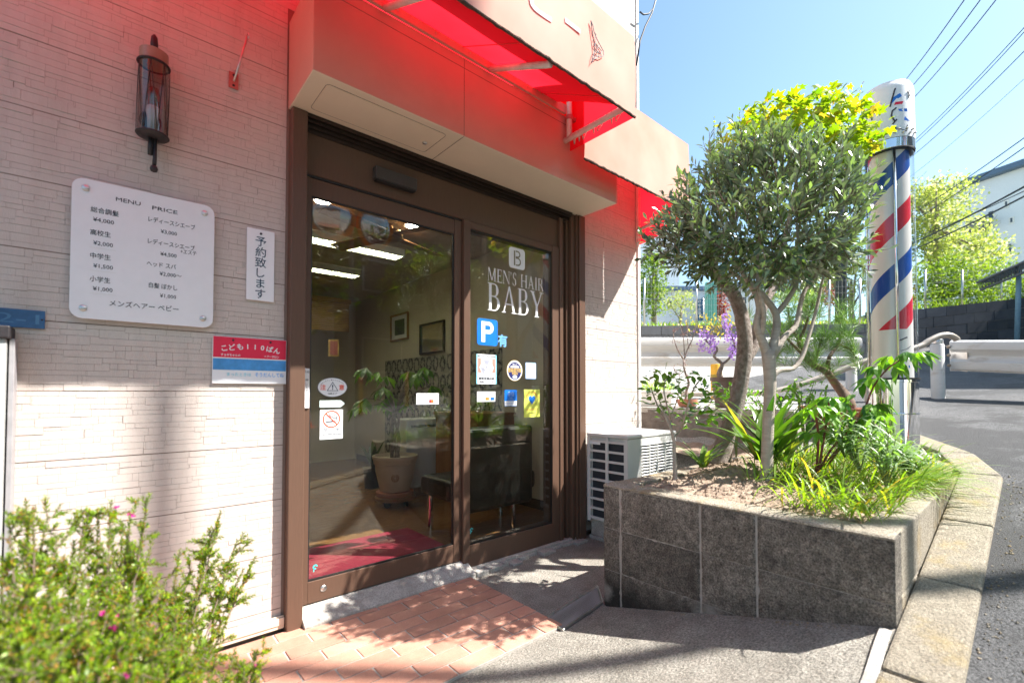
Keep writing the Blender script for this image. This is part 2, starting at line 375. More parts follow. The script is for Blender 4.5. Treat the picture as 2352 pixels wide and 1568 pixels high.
def block_front():
    m, nt, out = nodes('block_front'); tc = N(nt,'ShaderNodeTexCoord'); geo = N(nt,'ShaderNodeNewGeometry'); b = N(nt,'ShaderNodeBsdfPrincipled'); b.inputs['Roughness'].default_value = .95
    L = nt.links
    def noise(sc, det=6, ro=.65):
        n = N(nt,'ShaderNodeTexNoise'); n.inputs['Scale'].default_value = sc; n.inputs['Detail'].default_value = det; n.inputs['Roughness'].default_value = ro; L.new(geo.outputs['Position'], n.inputs['Vector']); return n.outputs[0]
    def mixc(f, a, c, bt='MIX'):
        x = N(nt,'ShaderNodeMix',data_type='RGBA',blend_type=bt)
        if isinstance(f, float): x.inputs[0].default_value = f
        else: L.new(f, x.inputs[0])
        for s, v in ((6,a),(7,c)):
            if isinstance(v, tuple): x.inputs[s].default_value = (*v,1)
            else: L.new(v, x.inputs[s])
        return x.outputs[2]
    c = None
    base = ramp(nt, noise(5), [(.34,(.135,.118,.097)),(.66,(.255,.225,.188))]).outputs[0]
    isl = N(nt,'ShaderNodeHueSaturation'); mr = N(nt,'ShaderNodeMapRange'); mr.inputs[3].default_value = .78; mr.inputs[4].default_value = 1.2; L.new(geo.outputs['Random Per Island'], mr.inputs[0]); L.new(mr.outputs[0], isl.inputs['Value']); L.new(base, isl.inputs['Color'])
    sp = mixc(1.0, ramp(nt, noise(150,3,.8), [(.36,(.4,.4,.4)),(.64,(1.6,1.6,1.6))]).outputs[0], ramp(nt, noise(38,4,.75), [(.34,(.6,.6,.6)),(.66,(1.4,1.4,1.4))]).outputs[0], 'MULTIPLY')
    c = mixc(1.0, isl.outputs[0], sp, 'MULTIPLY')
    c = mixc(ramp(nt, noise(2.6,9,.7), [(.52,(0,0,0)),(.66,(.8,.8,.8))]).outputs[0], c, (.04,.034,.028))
    xyz = N(nt,'ShaderNodeSeparateXYZ'); L.new(geo.outputs['Position'], xyz.inputs[0])
    zz = N(nt,'ShaderNodeMath',operation='MULTIPLY_ADD'); L.new(noise(7,6,.7), zz.inputs[0]); zz.inputs[1].default_value = .22; L.new(xyz.outputs[2], zz.inputs[2])
    c = mixc(ramp(nt, zz.outputs[0], [(.20,(.92,.92,.92)),(.31,(0,0,0))]).outputs[0], c, (.022,.02,.016))      # damp moss near the ground
    def blot(y, z, r, amp):
        nonlocal c
        d = N(nt,'ShaderNodeVectorMath',operation='DISTANCE'); cb = N(nt,'ShaderNodeCombineXYZ'); L.new(xyz.outputs[1], cb.inputs[0]); L.new(xyz.outputs[2], cb.inputs[1]); L.new(cb.outputs[0], d.inputs[0]); d.inputs[1].default_value = (y, z, 0)
        s = N(nt,'ShaderNodeMath',operation='MULTIPLY_ADD'); L.new(noise(16,8,.75), s.inputs[0]); s.inputs[1].default_value = amp; L.new(d.outputs['Value'], s.inputs[2])
        c = mixc(ramp(nt, s.outputs[0], [(r+amp*.36,(.85,.85,.85)),(r+amp*.7,(0,0,0))]).outputs[0], c, (.36,.34,.30))
    blot(-1.33, .15, .055, .16); blot(-.80, .10, .03, .12); blot(-1.05, .56, .0, .09)
    L.new(c, b.inputs['Base Color']); bp = N(nt,'ShaderNodeBump'); bp.inputs['Strength'].default_value = 1; bp.inputs['Distance'].default_value = .014; L.new(noise(120,8,.7), bp.inputs['Height']); L.new(bp.outputs[0], b.inputs['Normal']); L.new(b.outputs[0], out.inputs[0]); return m
M['block_front'] = block_front()
M['ground_far'] = pm('ground_far', (.27,.26,.245), .9, col2=(.36,.345,.32), scale=3, bump=.6, bscale=60, speck=(.6,120))
# fabric: sun-bleached pigment outside, red dye glowing through
def fabric(name, k):
    m, nt, out = nodes(name)
    tc = N(nt, 'ShaderNodeTexCoord'); n1 = N(nt, 'ShaderNodeTexNoise'); n1.inputs['Scale'].default_value = 2.2; n1.inputs['Detail'].default_value = 4
    nt.links.new(tc.outputs['Object'], n1.inputs['Vector'])
    r = ramp(nt, n1.outputs[0], [(.3, (.72,.44,.35)), (.7, (.78,.60,.50))])
    g = N(nt, 'ShaderNodeNewGeometry')
    d = N(nt, 'ShaderNodeBsdfDiffuse'); t = N(nt, 'ShaderNodeBsdfTranslucent'); tr = ramp(nt, n1.outputs[0], [(.3,(.72,.010,.02)),(.7,(1.0,.022,.045))]); nt.links.new(tr.outputs[0], t.inputs[0])
    inner = N(nt, 'ShaderNodeMix', data_type='RGBA'); nt.links.new(g.outputs['Backfacing'], inner.inputs[0])
    nt.links.new(r.outputs[0], inner.inputs[6]); inner.inputs[7].default_value = (.62, .03, .045, 1)
    nt.links.new(inner.outputs[2], d.inputs[0])
    mx = N(nt, 'ShaderNodeMixShader'); mx.inputs[0].default_value = k
    nt.links.new(d.outputs[0], mx.inputs[1]); nt.links.new(t.outputs[0], mx.inputs[2]); nt.links.new(mx.outputs[0], out.inputs[0]); return m
M['fabric'] = fabric('awning_fabric', .6); M['fabric_bleached'] = fabric('bleached_fabric', .30); M['fabric_soffit'] = fabric('soffit_fabric', .42)

# ------------------------------------------------------------------ terrain
def lin(x, xs, ys):
    if x <= xs[0]: return ys[0]
    for i in range(len(xs)-1):
        if x <= xs[i+1]: return ys[i] + (ys[i+1]-ys[i])*(x-xs[i])/(xs[i+1]-xs[i])
    return ys[-1]
def fz(x): return lin(x, [-30,-6,-.7,1.232,3.4,6.1,20,60], [-5,-.9,.017,.345,.715,1.03,2.70,6.5])
def sdep(x, y): return (x-CAM.x)*FH.x + (y-CAM.y)*FH.y
def gz(x, y): return max(fz(x), 1.03 + .16*(sdep(x, y)-5)) if x > 3.35 else fz(x)
def smooth(a, b, t):
    t = max(0, min(1, (t-a)/(b-a))); return t*t*(3-2*t)
YARD = .022
def yard(x, y):       # the forecourt falls from the kerb to the shop door
    k = max(0, min(1, (-.80-y)/1.13))
    return fz(x)*k + min(YARD, fz(x) + .02)*(1-k)
def sheet(name, xs, ys, h, mat, test=None, kind='structure'):
    mb = MB(); idx = {}
    for i, x in enumerate(xs):
        for j, y in enumerate(ys):
            idx[i, j] = len(mb.v); mb.v.append(V((x, y, h(x, y))))
    for i in range(len(xs)-1):
        for j in range(len(ys)-1):
            if test and not test((xs[i]+xs[i+1])/2, (ys[j]+ys[j+1])/2): continue
            mb.f.append((idx[i,j], idx[i+1,j], idx[i+1,j+1], idx[i,j+1])); mb.m.append(0)
    o = mb.build(name, mat, None, True); o['kind'] = kind; return o
def frange(a, b, s): return [a + (b-a)*i/max(1, round((b-a)/s)) for i in range(max(1, round((b-a)/s))+1)]
GX = frange(-40,-6,4) + frange(-6,4,.5)[1:] + frange(4,24,1)[1:] + frange(24,64,4)[1:]
GY = frange(-40,-16,4) + frange(-16,-3,1)[1:] + frange(-3,2,.5)[1:] + frange(2,40,2)[1:]
def inyard(x, y): return -6 < x < 2.7 and -2.0 < y < 8
sheet('ground', GX, GY, lambda x, y: (gz(x, y) - .03) if not inyard(x, y) else -.35 + min(0, fz(x)), M['ground_far'])
sheet('back_bed', frange(2.79,3.2,.05), frange(-1.9,.6,.06), lambda x, y: fz(x) + .03*mnoise.noise(V((x*7,y*7,2))) - .005, M['soil'])
# asphalt: the street beside the kerb, wrapping round the planter's far end
def kerb_y(x):        # outer kerb line
    return lin(x, [-9, 3.0, 3.4, 3.95, 4.7, 5.4], [-2.10, -2.10, -1.965, -1.63, -.98, 0.4])
RX = frange(-30,-8,2) + frange(-8,0,.5)[1:] + frange(0,6,.05)[1:] + frange(6,45,1)[1:]
RY = frange(-14,-3,1) + frange(-3,-2.2,.2)[1:] + [-2.10 + .05*i for i in range(56)]
sheet('road', RX, RY, lambda x, y: -.006 + max(fz(x), 1.03 + .16*(sdep(x,y)-5) if x > 3.4 else -9), M['asphalt'],
      lambda x, y: (y < -2.10 if x < 2.9 else y < kerb_y(x) + .07) if x < 5.4 else y < .6)
sheet('forecourt', frange(-8,1.44,.08), frange(-1.94,.1,.06), yard, M['concrete'])
sheet('side_passage', frange(1.44,2.9,.2), frange(-.78,.1,.1), lambda x, y: YARD, M['concrete'])
# kerb stones
random.seed(3)
kpath = [(-8.0+.6*i, -2.017) for i in range(18)] + [(2.93, -2.017), (3.35, -1.88), (3.87, -1.56), (4.56, -.92), (5.15, .1)]
for i in range(len(kpath)-1):
    (xa, ya), (xb, yb) = kpath[i], kpath[i+1]
    if xb < .2: continue
    d = V((xb-xa, yb-ya, 0)); L = d.length; d.normalize(); n = V((-d.y, d.x, 0)); g = .004
    a, b = V((xa, ya, 0)) + d*g, V((xb, yb, 0)) - d*g; mb = MB(); hw = .083
    za, zb = fz(a.x)+.012, fz(b.x)+.012
    q = [a-n*hw, b-n*hw, b+n*hw, a+n*hw]; zz = [za, zb, zb, za]
    vs = [(p.x, p.y, z-.3) for p, z in zip(q, zz)] + [(p.x, p.y, z + random.uniform(-.003,.003)) for p, z in zip(q, zz)]
    mb.add(vs, [(0,3,2,1),(4,5,6,7),(0,1,5,4),(1,2,6,5),(2,3,7,6),(3,0,4,7)])
    o = mb.build('kerb_stone', M['kerb'], None, False, .012); o['kind'] = 'structure'
mb = MB()   # mortar seam between kerb and forecourt
pts = [(x, -1.917 - .006*math.sin(x*9), yard(x, -1.917)+.006) for x in frange(-.3,1.21,.07)]
for a, b in zip(pts, pts[1:]):
    w = .016
    mb.face([(a[0],a[1]-w,a[2]),(b[0],b[1]-w,b[2]),(b[0],b[1]+w,b[2]),(a[0],a[1]+w,a[2])])
struct(mb.build('kerb_mortar', M['concrete_pale']))
# brick paving at the door
mb = MB(); TX1 = .918; rows = 9; rh = .0855; random.seed(8)
struct(MB().box(-3, TX1, -.80, -.03, -.05, YARD+.010).build('paving_bed', M['mortar_tile']))
for r in range(rows):
    y1 = -.034 - r*rh; y0 = y1 - rh + .007; x = TX1 - (.0 if r % 2 else .115)
    if r % 2 == 0:
        mb.box(x+.004, TX1-.002, y0, y1, -.02, YARD + .0145 + random.uniform(-.001,.001))
    while x > -2.9:
        mb.box(x-.223, x-.004 if True else x, y0, y1, -.02, YARD + .0145 + random.uniform(-.0012,.0012)); x -= .227
struct(mb.build('brick_paving', M['tile'], None, False, .003))

# ------------------------------------------------------------------ the shop
shop = thing('barber_shop', 'cream brick-patterned barber shop with brown glazed sliding entrance', 'shop', (0, 0, 0))
DX0, DX1 = -.055, 1.971          # door opening
def siding_part(name, x0, x1, z0, z1, seed):
    rnd = random.Random(seed); mb = MB(); ph = .2412; base = .612 - ph*3
    # panel boards: seams every 242 mm, eight courses in each, stones of random length and relief
    z = base
    def stepper():
        xs = []; x = x0 - rnd.uniform(0,.2); o = 0
        while x < x1:
            n = rnd.choice((0,0,0,.0045,-.0045,.007))
            if n != o: xs.append((x, n)); o = n
            x += rnd.uniform(.05,.20)
        return xs
    def val(st, x):
        o = 0
        for (sx, so) in st:
            if sx <= x: o = so
            else: break
        return o
    while z < z1:
        NR = 10; rh = ph/NR; bnd = [[]] + [stepper() for _ in range(NR-1)] + [[]]
        for c in range(NR):
            a, b = z + c*rh, z + (c+1)*rh
            if b <= z0 or a >= z1: continue
            lo_s, hi_s = bnd[c], bnd[c+1]; joints = {sx for sx, _ in lo_s}; x = x0 - rnd.uniform(0,.1)
            while x < x1:
                L = rnd.choice((.05,.065,.08,.10,.12)); x += L
                if rnd.random() < .75: joints.add(x)
            cuts = sorted({x0, x1} | {j for j in joints if x0 < j < x1} | {sx for sx, _ in hi_s if x0 < sx < x1})
            dy = rnd.choice((.0006,.0011,.0016,.0022))
            for xa, xb in zip(cuts, cuts[1:]):
                if xa in joints: dy = rnd.choice((.0006,.0011,.0016,.0022))
                ga = .00035 if xa in joints else 0; gb = .00035 if xb in joints else 0
                m_ = (xa+xb)/2; lo = a + val(lo_s, m_) + (.0019 if c == 0 else .0005); hi = b + val(hi_s, m_) - (.0005 if c < NR-1 else .0019)
                lo = max(lo, z0); hi = min(hi, z1)
                if hi - lo < .002 or xb - xa < .0015: continue
                xa2, xb2 = xa+ga, xb-gb
                p = [(xa2,-dy,lo),(xb2,-dy,lo),(xb2,-dy,hi),(xa2,-dy,hi),(xa2,.002,lo),(xb2,.002,lo),(xb2,.002,hi),(xa2,.002,hi)]
                mb.add(p, [(0,1,2,3),(1,0,4,5),(2,1,5,6),(3,2,6,7),(0,3,7,4)])
        z += ph
    return mb.build(name, M['siding'], shop)
siding_part('siding', -1.5, DX0-.012, .065, 3.6, 1)
siding_part('siding', DX1+.012, 2.705, .065, 3.6, 2)
siding_part('siding', DX0-.012, DX1+.012, 2.86, 3.6, 3)
sb = MB(); sb.box(-1.5, DX0, .0005, .12, .05, 6); sb.box(DX1, 2.72, .0005, .12, .05, 6); sb.box(DX0, DX1, .0005, .12, 2.40, 6)
sb.build('wall', M['siding_base'], shop)
MB().box(-1.5, 2.705, -.004, -.0005, 3.601, 6).build('upper_wall', M['siding'], shop)
MB().box(-4, -1.5, -.006, .12, -.5, 6).build('wall', M['siding'], shop)
MB().box(2.705, 2.738, -.014, .13, .05, 6.0).build('corner_trim', M['trim_white'], shop, bevel=.003)
MB().box(2.725, 2.738, .13, 7, -.3, 6.0).build('side_wall', M['siding'], shop)
MB().box(-4, 2.80, -.15, 7.2, 6.0, 6.12).build('roof', M['roof_blue'], shop)
b = MB(); b.box(-4, DX0-.002, -.022, .0, .045, .062); b.box(-4, DX0-.002, -.026, -.018, .062, .094)
b.box(-4, DX0-.002, -.018, -.012, .094, .100)
b.build('base_flashing', M['box_paint'], shop, bevel=.002)
MB().box(-4, DX0-.002, .0, .1, -.3, .045).build('foundation', M['pot_brown'], shop)
# door surround
fr = MB()
fr.box(-.055, .012, -.052, .10, .0, 2.384)
fr.build('door_post', M['bronze'], shop, bevel=.004)
fr = MB()
for (xa, xb, ya) in ((1.741,1.775,-.012),(1.780,1.810,.012),(1.814,1.838,-.006),(1.844,1.878,-.030),(1.883,1.896,-.045),(1.906,1.971,-.052)):
    fr.box(xa, xb, ya, .10, .03, 2.384)
fr.build('door_post', M['bronze'], shop, bevel=.003)
MB().box(1.74, 1.965, .02, .09, .03, 2.38).build('track', M['black'], shop)
hd = MB(); hd.box(.0125, 1.74, .06, .10, 2.30, 2.384)
for k, (y0, z0) in enumerate(((-.045,2.366),(-.03,2.352),(-.012,2.336),(.0,2.318))): hd.box(.0125, 1.84, y0, y0+.006, z0, 2.384)
hd.build('head_track', M['bronze_dark'], shop)
MB().box(.0125, 1.74, .008, .09, 2.124, 2.330).build('transom', M['bronze'], shop, bevel=.002)
MB().box(.0125, 1.74, .012, .09, 2.112, 2.1225).build('gap', M['black'], shop)
# concrete sill
sl = MB(); sl.add([(.012,-.085,.0),(.952,-.085,.0),(.952,.1,.0),(.012,.1,.0),(.012,-.085,.046),(.952,-.085,.046),(.952,.012,.098),(.012,.012,.098),(.952,.1,.098),(.012,.1,.098)],
 [(0,1,5,4),(4,5,6,7),(7,6,8,9),(1,2,8,6,5),(0,4,7,9,3),(3,9,8,2),(0,3,2,1)])
sl.build('door_sill', M['concrete_pale'], shop, bevel=.003)
# sliding leaf
GY0 = .030
leaf = MB(); leaf.box(.014, .052, .012, .045, .104, 2.11); leaf.box(.863, .912, .010, .045, .104, 2.11); leaf.box(.052, .863, .014, .045, 2.026, 2.11); leaf.box(.052, .863, .012, .045, .104, .204)
dl = leaf.build('sliding_door', M['bronze'], shop, bevel=.002)
MB().box(.054, .861, GY0, GY0+.005, .206, 2.024).build('glass', M['glass'], dl)
gs = MB(); gs.box(.052,.863,.018,.0285,.204,.212); gs.box(.052,.863,.018,.0285,2.018,2.026); gs.box(.052,.058,.018,.0285,.2121,2.0179); gs.box(.857,.863,.018,.0285,.2121,2.0179)
gs.build('gasket', M['black'], dl)
lk = MB(); p = onY(743,1350,.012); lk.lathe([(.0,-.005),(.010,-.005),(.012,-.003),(.0155,-.002),(.0155,.0)], 20, (p.x,.0125,p.z), axis=(0,1,0))
lk.build('lock', M['steel'], dl, True)
# fixed light
fx = MB(); fx.box(.916, .964, -.010, .09, .052, 2.122); fx.box(1.672, 1.741, -.004, .09, .052, 2.122); fx.box(.964, 1.672, -.002, .09, 2.078, 2.121); fx.box(.964, 1.672, -.004, .09, .052, .182)
fw_ = fx.build('fixed_window', M['bronze'], shop, bevel=.003)
MB().box(.965, 1.671, .014, .019, .183, 2.077).build('glass', M['glass'], fw_)
gs = MB(); gs.box(.964,1.672,.004,.013,.182,.190); gs.box(.964,1.672,.004,.013,2.070,2.078); gs.box(.964,.970,.004,.013,.1901,2.0699); gs.box(1.666,1.672,.004,.013,.1901,2.0699)
gs.build('gasket', M['black'], fw_)
# lumps of render under the window
random.seed(5); mb = MB(); x = .962
mb.box(.96, 1.965, -.03, .1, .0, .052)
while x < 1.93:
    w = random.uniform(.05,.12); mb.box(x, x+w-.008, -.045-random.uniform(.0,.06), -.02, .0, random.uniform(.034,.050)); x += w
mb.build('window_footing', M['concrete_pale'], shop, bevel=.005)
# shutter box
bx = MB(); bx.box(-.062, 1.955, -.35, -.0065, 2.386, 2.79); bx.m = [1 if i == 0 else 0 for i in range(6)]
sbx = bx.build('shutter_box', [M['box_awning_glow'], M['box_paint']], shop, bevel=.004)
sm = MB()
for xv in (onY(1066,300,-.35).x,): sm.box(xv-.0012, xv+.0012, -.3512, -.349, 2.39, 2.788); sm.box(xv-.0012, xv+.0012, -.35, -.01, 2.3848, 2.3862)
sm.box(-.06, 1.953, -.3511, -.349, 2.735, 2.7375)
sm.build('seam', M['seam'], sbx)
ha = MB(); ha.add([(x, y, z) for z in (2.3835, 2.386) for (x, y) in rrect(.015, .600, -.30, -.085, .018)],
   [tuple(reversed(range(24))), tuple(range(24,48))] + [(i, (i+1)%24, 24+(i+1)%24, 24+i) for i in range(24)])
hat = ha.build('hatch', M['box_paint'], sbx)
hs_ = MB(); rr = rrect(.011, .604, -.304, -.081, .02)
for i in range(24):
    a, b = rr[i], rr[(i+1)%24]; hs_.tube([(a[0],a[1],2.3858),(b[0],b[1],2.3858)], .0013, 4, caps=False)
hs_.build('seam', M['seam'], sbx)
MB().lathe([(.0,-.006),(.010,-.005),(.012,-.002),(.012,.0)], 16, (.555,-.17,2.3835)).build('screw', M['steel'], sbx, True)
bm_ = MB(); bm_.box(-1.15, 1.42, -.368, -.35, 2.792, 2.845)
for k in range(8): bm_.lathe([(.0,.004),(.006,.003),(.006,0)], 8, (-.1+.2*k,-.368,2.818), axis=(0,-1,0))
bm_.build('awning_rail', M['box_awning_glow'], shop)
# sensor box over the door
t = thing('door_sensor', 'small black sensor box fixed on the brown panel over the sliding door', 'sensor', (.40,-.02,2.2))
MB().box(.350,.590,-.034,.0078,2.188,2.254).build('housing', pm('sensor_plastic',(.05,.042,.04),.4), t, bevel=.006)
MB().box(.357,.583,-.030,.004,2.180,2.1875).build('lens', M['black'], t, bevel=.002)

# ------------------------------------------------------------------ awnings
def fabric_quad(mb, a, b, c, d, nu, nv, sag=None):
    base = len(mb.v)
    for j in range(nv+1):
        for i in range(nu+1):
            u, v = i/nu, j/nv
            p = V(a)*(1-u)*(1-v) + V(b)*u*(1-v) + V(c)*u*v + V(d)*(1-u)*v
            if sag: p = p + V(sag)*(4*v*(1-v)) * (1 + .3*math.sin(u*19))
            mb.v.append(p)
    for j in range(nv):
        for i in range(nu):
            k = base + j*(nu+1) + i; mb.f.append((k, k+1, k+nu+2, k+nu+1)); mb.m.append(0)
def awning(label, x0, x1, yo, zh, zt, zw, ribs, flap, yin, soffit=None):
    t = thing('awning', label, 'awning', ((x0+x1)/2, yo/2, zh))
    mb = MB(); fabric_quad(mb, (x0,yo,zh),(x1,yo,zh),(x1,yo,zt),(x0,yo,zt), 30, 8, (0,-.008,0)); mb.build('valance', M['fabric_bleached'], t, True)
    cx0 = soffit - .03 if soffit else x0
    mb = MB(); fabric_quad(mb, (cx0,yo,zt),(x1,yo,zt),(x1,-.008,zw),(cx0,-.008,zw), 30, 10, (0,0,-.012)); mb.build('canopy', M['fabric'], t, True)
    if soffit:
        mb = MB(); fabric_quad(mb, (x0,-.375,2.842),(soffit,-.375,2.842),(soffit,-.008,3.04),(x0,-.008,3.04), 30, 4); mb.build('canopy', M['fabric'], t, True)
        mb = MB(); mb.face([(soffit,-.008,2.80),(soffit,-.345,2.80),(soffit,-.345,zt+.2),(soffit,-.008,zw)]); mb.build('partition', M['fabric'], t)
    mb = MB(); n = 24          # end cheek, hanging a little below the pipes
    for k in range(n):
        u0, u1 = k/n, (k+1)/n
        def P_(u):
            y = yo + (-.01-yo)*u; lo = (zh - flap*math.sin(u*math.pi/2)) if y < yin+.02 else 2.80; hi = zt + (zw-zt)*(y-yo)/(-.008-yo); return (x1, y, lo), (x1, y, hi)
        (a, b), (c, d) = P_(u0), P_(u1); mb.face([a, c, d, b])
    mb.build('end_cheek', M['fabric'], t, True)
    mb = MB(); n = 90; random.seed(7); pts = [(x0+(x1-x0)*k/n, yo + random.uniform(-.0015,.0015), zh + random.uniform(-.0025,.0025)) for k in range(n+1)]
    mb.tube(pts, [random.uniform(.006,.0095) for _ in pts], 6); mb.build('hem', M['hem'], t, True)
    mb = MB(); r = .015
    if soffit:
        sf = MB(); fabric_quad(sf, (soffit,yo+.004,zh+.012),(x0,yo+.004,zh+.012),(x0,-.352,2.838),(soffit,-.352,2.838), 30, 6, (0,0,.01))
        sf.f = [tuple(reversed(f)) for f in sf.f]; sf.build('soffit', M['fabric_soffit'], t, True)
        for x in ribs: MB().tube([(x, -.36, 2.80), (x, yo+.012, zh-.004)], r, 10).build('rib', M['pipe_white'], t, True)
        for x in (-1.08,-.52,.06,onY(1060,130,-.36).x,1.2): MB().tube([(x, -.36, 2.829), (x, yo+.012, zh+.004)], .0022, 4).build('seam', M['red'], t)
    MB().tube([(x0, yo+.02, zt-.018), (x1-.02, yo+.02, zt-.018)], r, 10).build('rib', M['pipe_white'], t, True)
    return t
aw = awning('large bleached red awning projecting over the shop door, valance lettered in grey', -1.15, 1.475, -.82, 2.585, 3.03, 3.32, [-1.0,-.40,onY(885,28,-.36).x,onY(1125,172,-.36).x], .0, -.35, 1.34)
aw2 = awning('lower bleached red awning by the building corner behind the tree', 1.48, 2.73, -.46, 2.50, 3.03, 3.20, [2.0], .15, .1)
# end frame of the big awning: upright, cross pipe, clamps, lacing
mb = MB(); px_ = 1.43
mb.tube([(px_,-.385,2.63),(px_,-.385,3.15)], .017, 12); mb.build('upright', M['pipe_white'], aw, True)
mb = MB(); mb.tube([(px_,-.34,2.635),(px_,-.58,2.635),(px_,-.81,2.635)], .017, 12); mb.build('cross_pipe', M['pipe_white'], aw, True)
for z in (2.76,2.90):
    mb = MB(); mb.lathe([(.024,-.012),(.024,.012)], 12, (px_,-.385,z)); mb.box(px_+.015,px_+.045,-.40,-.37,z-.011,z+.011); mb.build('clamp', M['brick_red_metal'], aw)
mb = MB(); ys = [-.40,-.44,-.47,-.55,-.58,-.68,-.71,-.80]
for k, y in enumerate(ys):
    mb.tube([(px_-.017,y,2.64),(px_,y,2.656),(px_+.02,y,2.63),(1.471,y+.01,2.612)], .0035, 5)
    if k: mb.tube([(1.471,ys[k-1]+.01,2.612),(px_,y,2.656)], .0028, 5)
mb.build('lacing', M['steel'], aw)
mb = MB(); mb.tube([(2.69,-.02,2.46),(2.69,-.30,2.50),(2.69,-.44,2.52)], .015, 10); mb.build('cross_pipe', M['pipe_white'], aw2, True)
MB().box(2.685,2.72,-.03,-.008,2.36,2.9).build('bracket', M['pipe_white'], aw2)
# grey lettering on the valance, right end: ビー and a line-drawn emblem
def vp(px, py): q = onY(px, py, -.832); return q.x, q.z
x, z = vp(1316, 60); text('ー', x, z, -.8325, .15, M['grey_letter'], aw, bold=.02, width=.105)
x, z = vp(1246, -8); text('ビ', x, z, -.8325, .155, M['grey_letter'], aw, bold=.02)
x, z = vp(1160, -75); text('ベ', x, z, -.8325, .155, M['grey_letter'], aw, bold=.02)
mb = MB()
def stroke(pts, r):
    q = [onY(px, py, -.8345) for (px, py) in pts]; mb.tube(q, r, 5)
outl = [(1357,48),(1362,60),(1364,72),(1370,88),(1376,100),(1386,118),(1387,128),(1378,132),(1368,128),(1364,136),(1359,146),(1361,132),(1366,118),(1365,104),(1363,90),(1361,76),(1357,48)]
stroke(outl, .0022)
for pts in ([(1364,74),(1369,80),(1366,92)],[(1370,92),(1366,104),(1372,112)],[(1376,104),(1370,116),(1378,124)],[(1366,118),(1372,122),(1376,116)],[(1364,136),(1370,134),(1374,128)],[(1382,116),(1380,126)],[(1368,100),(1376,110),(1382,118)]): stroke(pts, .0018)
mb.build('emblem', M['grey_letter'], aw)
# ------------------------------------------------------------------ wall things
def pz(px, py, y): q = onY(px, py, y); return q.x, q.z
# price board
YB = -.024
t = thing('menu_board', 'white rounded price board with black lettering and four steel studs on the wall', 'sign', (-.63, YB, 1.57))
MB().plate(rrect(-.770,-.343,1.352,1.853,.035), YB, .005).build('board', M['white'], t, bevel=.001)
st = MB()
for (x, z) in ((-.734,1.818),(-.378,1.818),(-.734,1.388),(-.378,1.388)):
    s = MB(); s.lathe([(.0,-.0055),(.009,-.005),(.011,-.003),(.011,.0)], 16, (x, YB, z), axis=(0,1,0)); s.lathe([(.006,0),(.006,.018)], 10, (x, YB+.004, z), axis=(0,1,0)); s.build('stud', M['steel'], t, True)
def mtxt(body, px, py, h, **k):
    x, z = pz(px, py, YB); k['width'] *= .955; text(body, x, z, YB-.0006, h*.98, M['ink'], t, 'lettering', **k)
mtxt('MENU', 295, 463, .0155, bold=.012, width=.074); mtxt('PRICE', 379, 483, .0155, bold=.012, width=.082)
for body, px, py, w in (('総合調髪',241,486,.080),('¥4,000',238,508,.060),('高校生',231,536,.058),('¥2,000',237,561,.056),('中学生',231,589,.058),('¥1,500',237,613,.056),('小学生',230,642,.058),('¥1,000',236,665,.056)):
    mtxt(body, px, py, .0165 if body[0] != '¥' else .0150, width=w, bold=.01)
for body, px, py, w in (('レディースシエーブ',396,513,.155),('¥3,000',388,535,.053),('レディースシエーブ',395,562,.155),('+エステ',433,580,.055),('¥4,500',387,586,.053),('ヘッド スパ',371,609,.094),('¥2,000〜',392,632,.072),('白髪 ぼかし',375,658,.092),('¥1,000',386,681,.053),):
    mtxt(body, px, py, .0165 if body[0] not in '¥+' else .0150, width=w, bold=.008)
mtxt('メンズヘアー ベビー', 334, 703, .0185, width=.215, bold=.008)
for (px, py) in ((237,572),(237,624),(237,676)):
    x, z = pz(px, py, YB); MB().box(x-.036, x+.036, YB-.0006, YB-.0001, z+.000, z+.0012).build('price_slip_edge', M['ac'], t)
# appointment sign
t = thing('appointment_sign', 'narrow white vertical sign with black Japanese writing beside the door post', 'sign', (-.232,-.012,1.61))
MB().box(-.222,-.113,-.012,-.0065,1.490,1.803).build('board', M['paper'], t, bevel=.001)
MB().lathe([(0,-.003),(.005,-.002),(.005,0)], 12, (-.168,-.012,1.785), axis=(0,1,0)).build('screw', M['ink'], t, True)
for k, ch in enumerate('予約致します'): text(ch, -.168, 1.750-.046*k, -.0126, .034, M['ink_blue'], t, bold=.012)
# childrens safety sign
t = thing('safety_sign', 'red white and blue safety sign with rounded white Japanese lettering on the wall', 'sign', (-.245,-.010,1.19))
MB().box(-.387,-.104,-.0105,-.0065,1.089,1.286).build('board', M['paper'], t, bevel=.0008)
MB().box(-.385,-.106,-.0112,-.0106,1.198,1.2845).build('red_field', M['sign_red'], t)
MB().box(-.385,-.106,-.0112,-.0106,1.146,1.193).build('blue_field', M['sign_blue'], t)
for k, ch in enumerate('こども110ばん'):
    u = (k-3.5)/3.5; text(ch, -.245 + .101*u, 1.248 - .012*u*u, -.0116, .021, M['paper'], t, bold=.035, rot=-.22*u)
text('チョキちゃんの', -.322, 1.209, -.0116, .0085, M['paper'], t, bold=.03, width=.07)
text('ヘアーサロン', -.165, 1.209, -.0116, .0085, M['paper'], t, bold=.03, width=.06)
text('まったときは', -.290, 1.128, -.0109, .012, M['cyan'], t, bold=.02, width=.09)
text('そうだんしてね', -.172, 1.128, -.0109, .015, M['blue_light'], t, bold=.03, width=.115)
for x in (-.314,-.170): MB().lathe([(0,-.003),(.0045,-.002),(.0045,0)], 10, (x,-.0112,1.272), axis=(0,1,0)).build('screw', M['ink'], t, True)
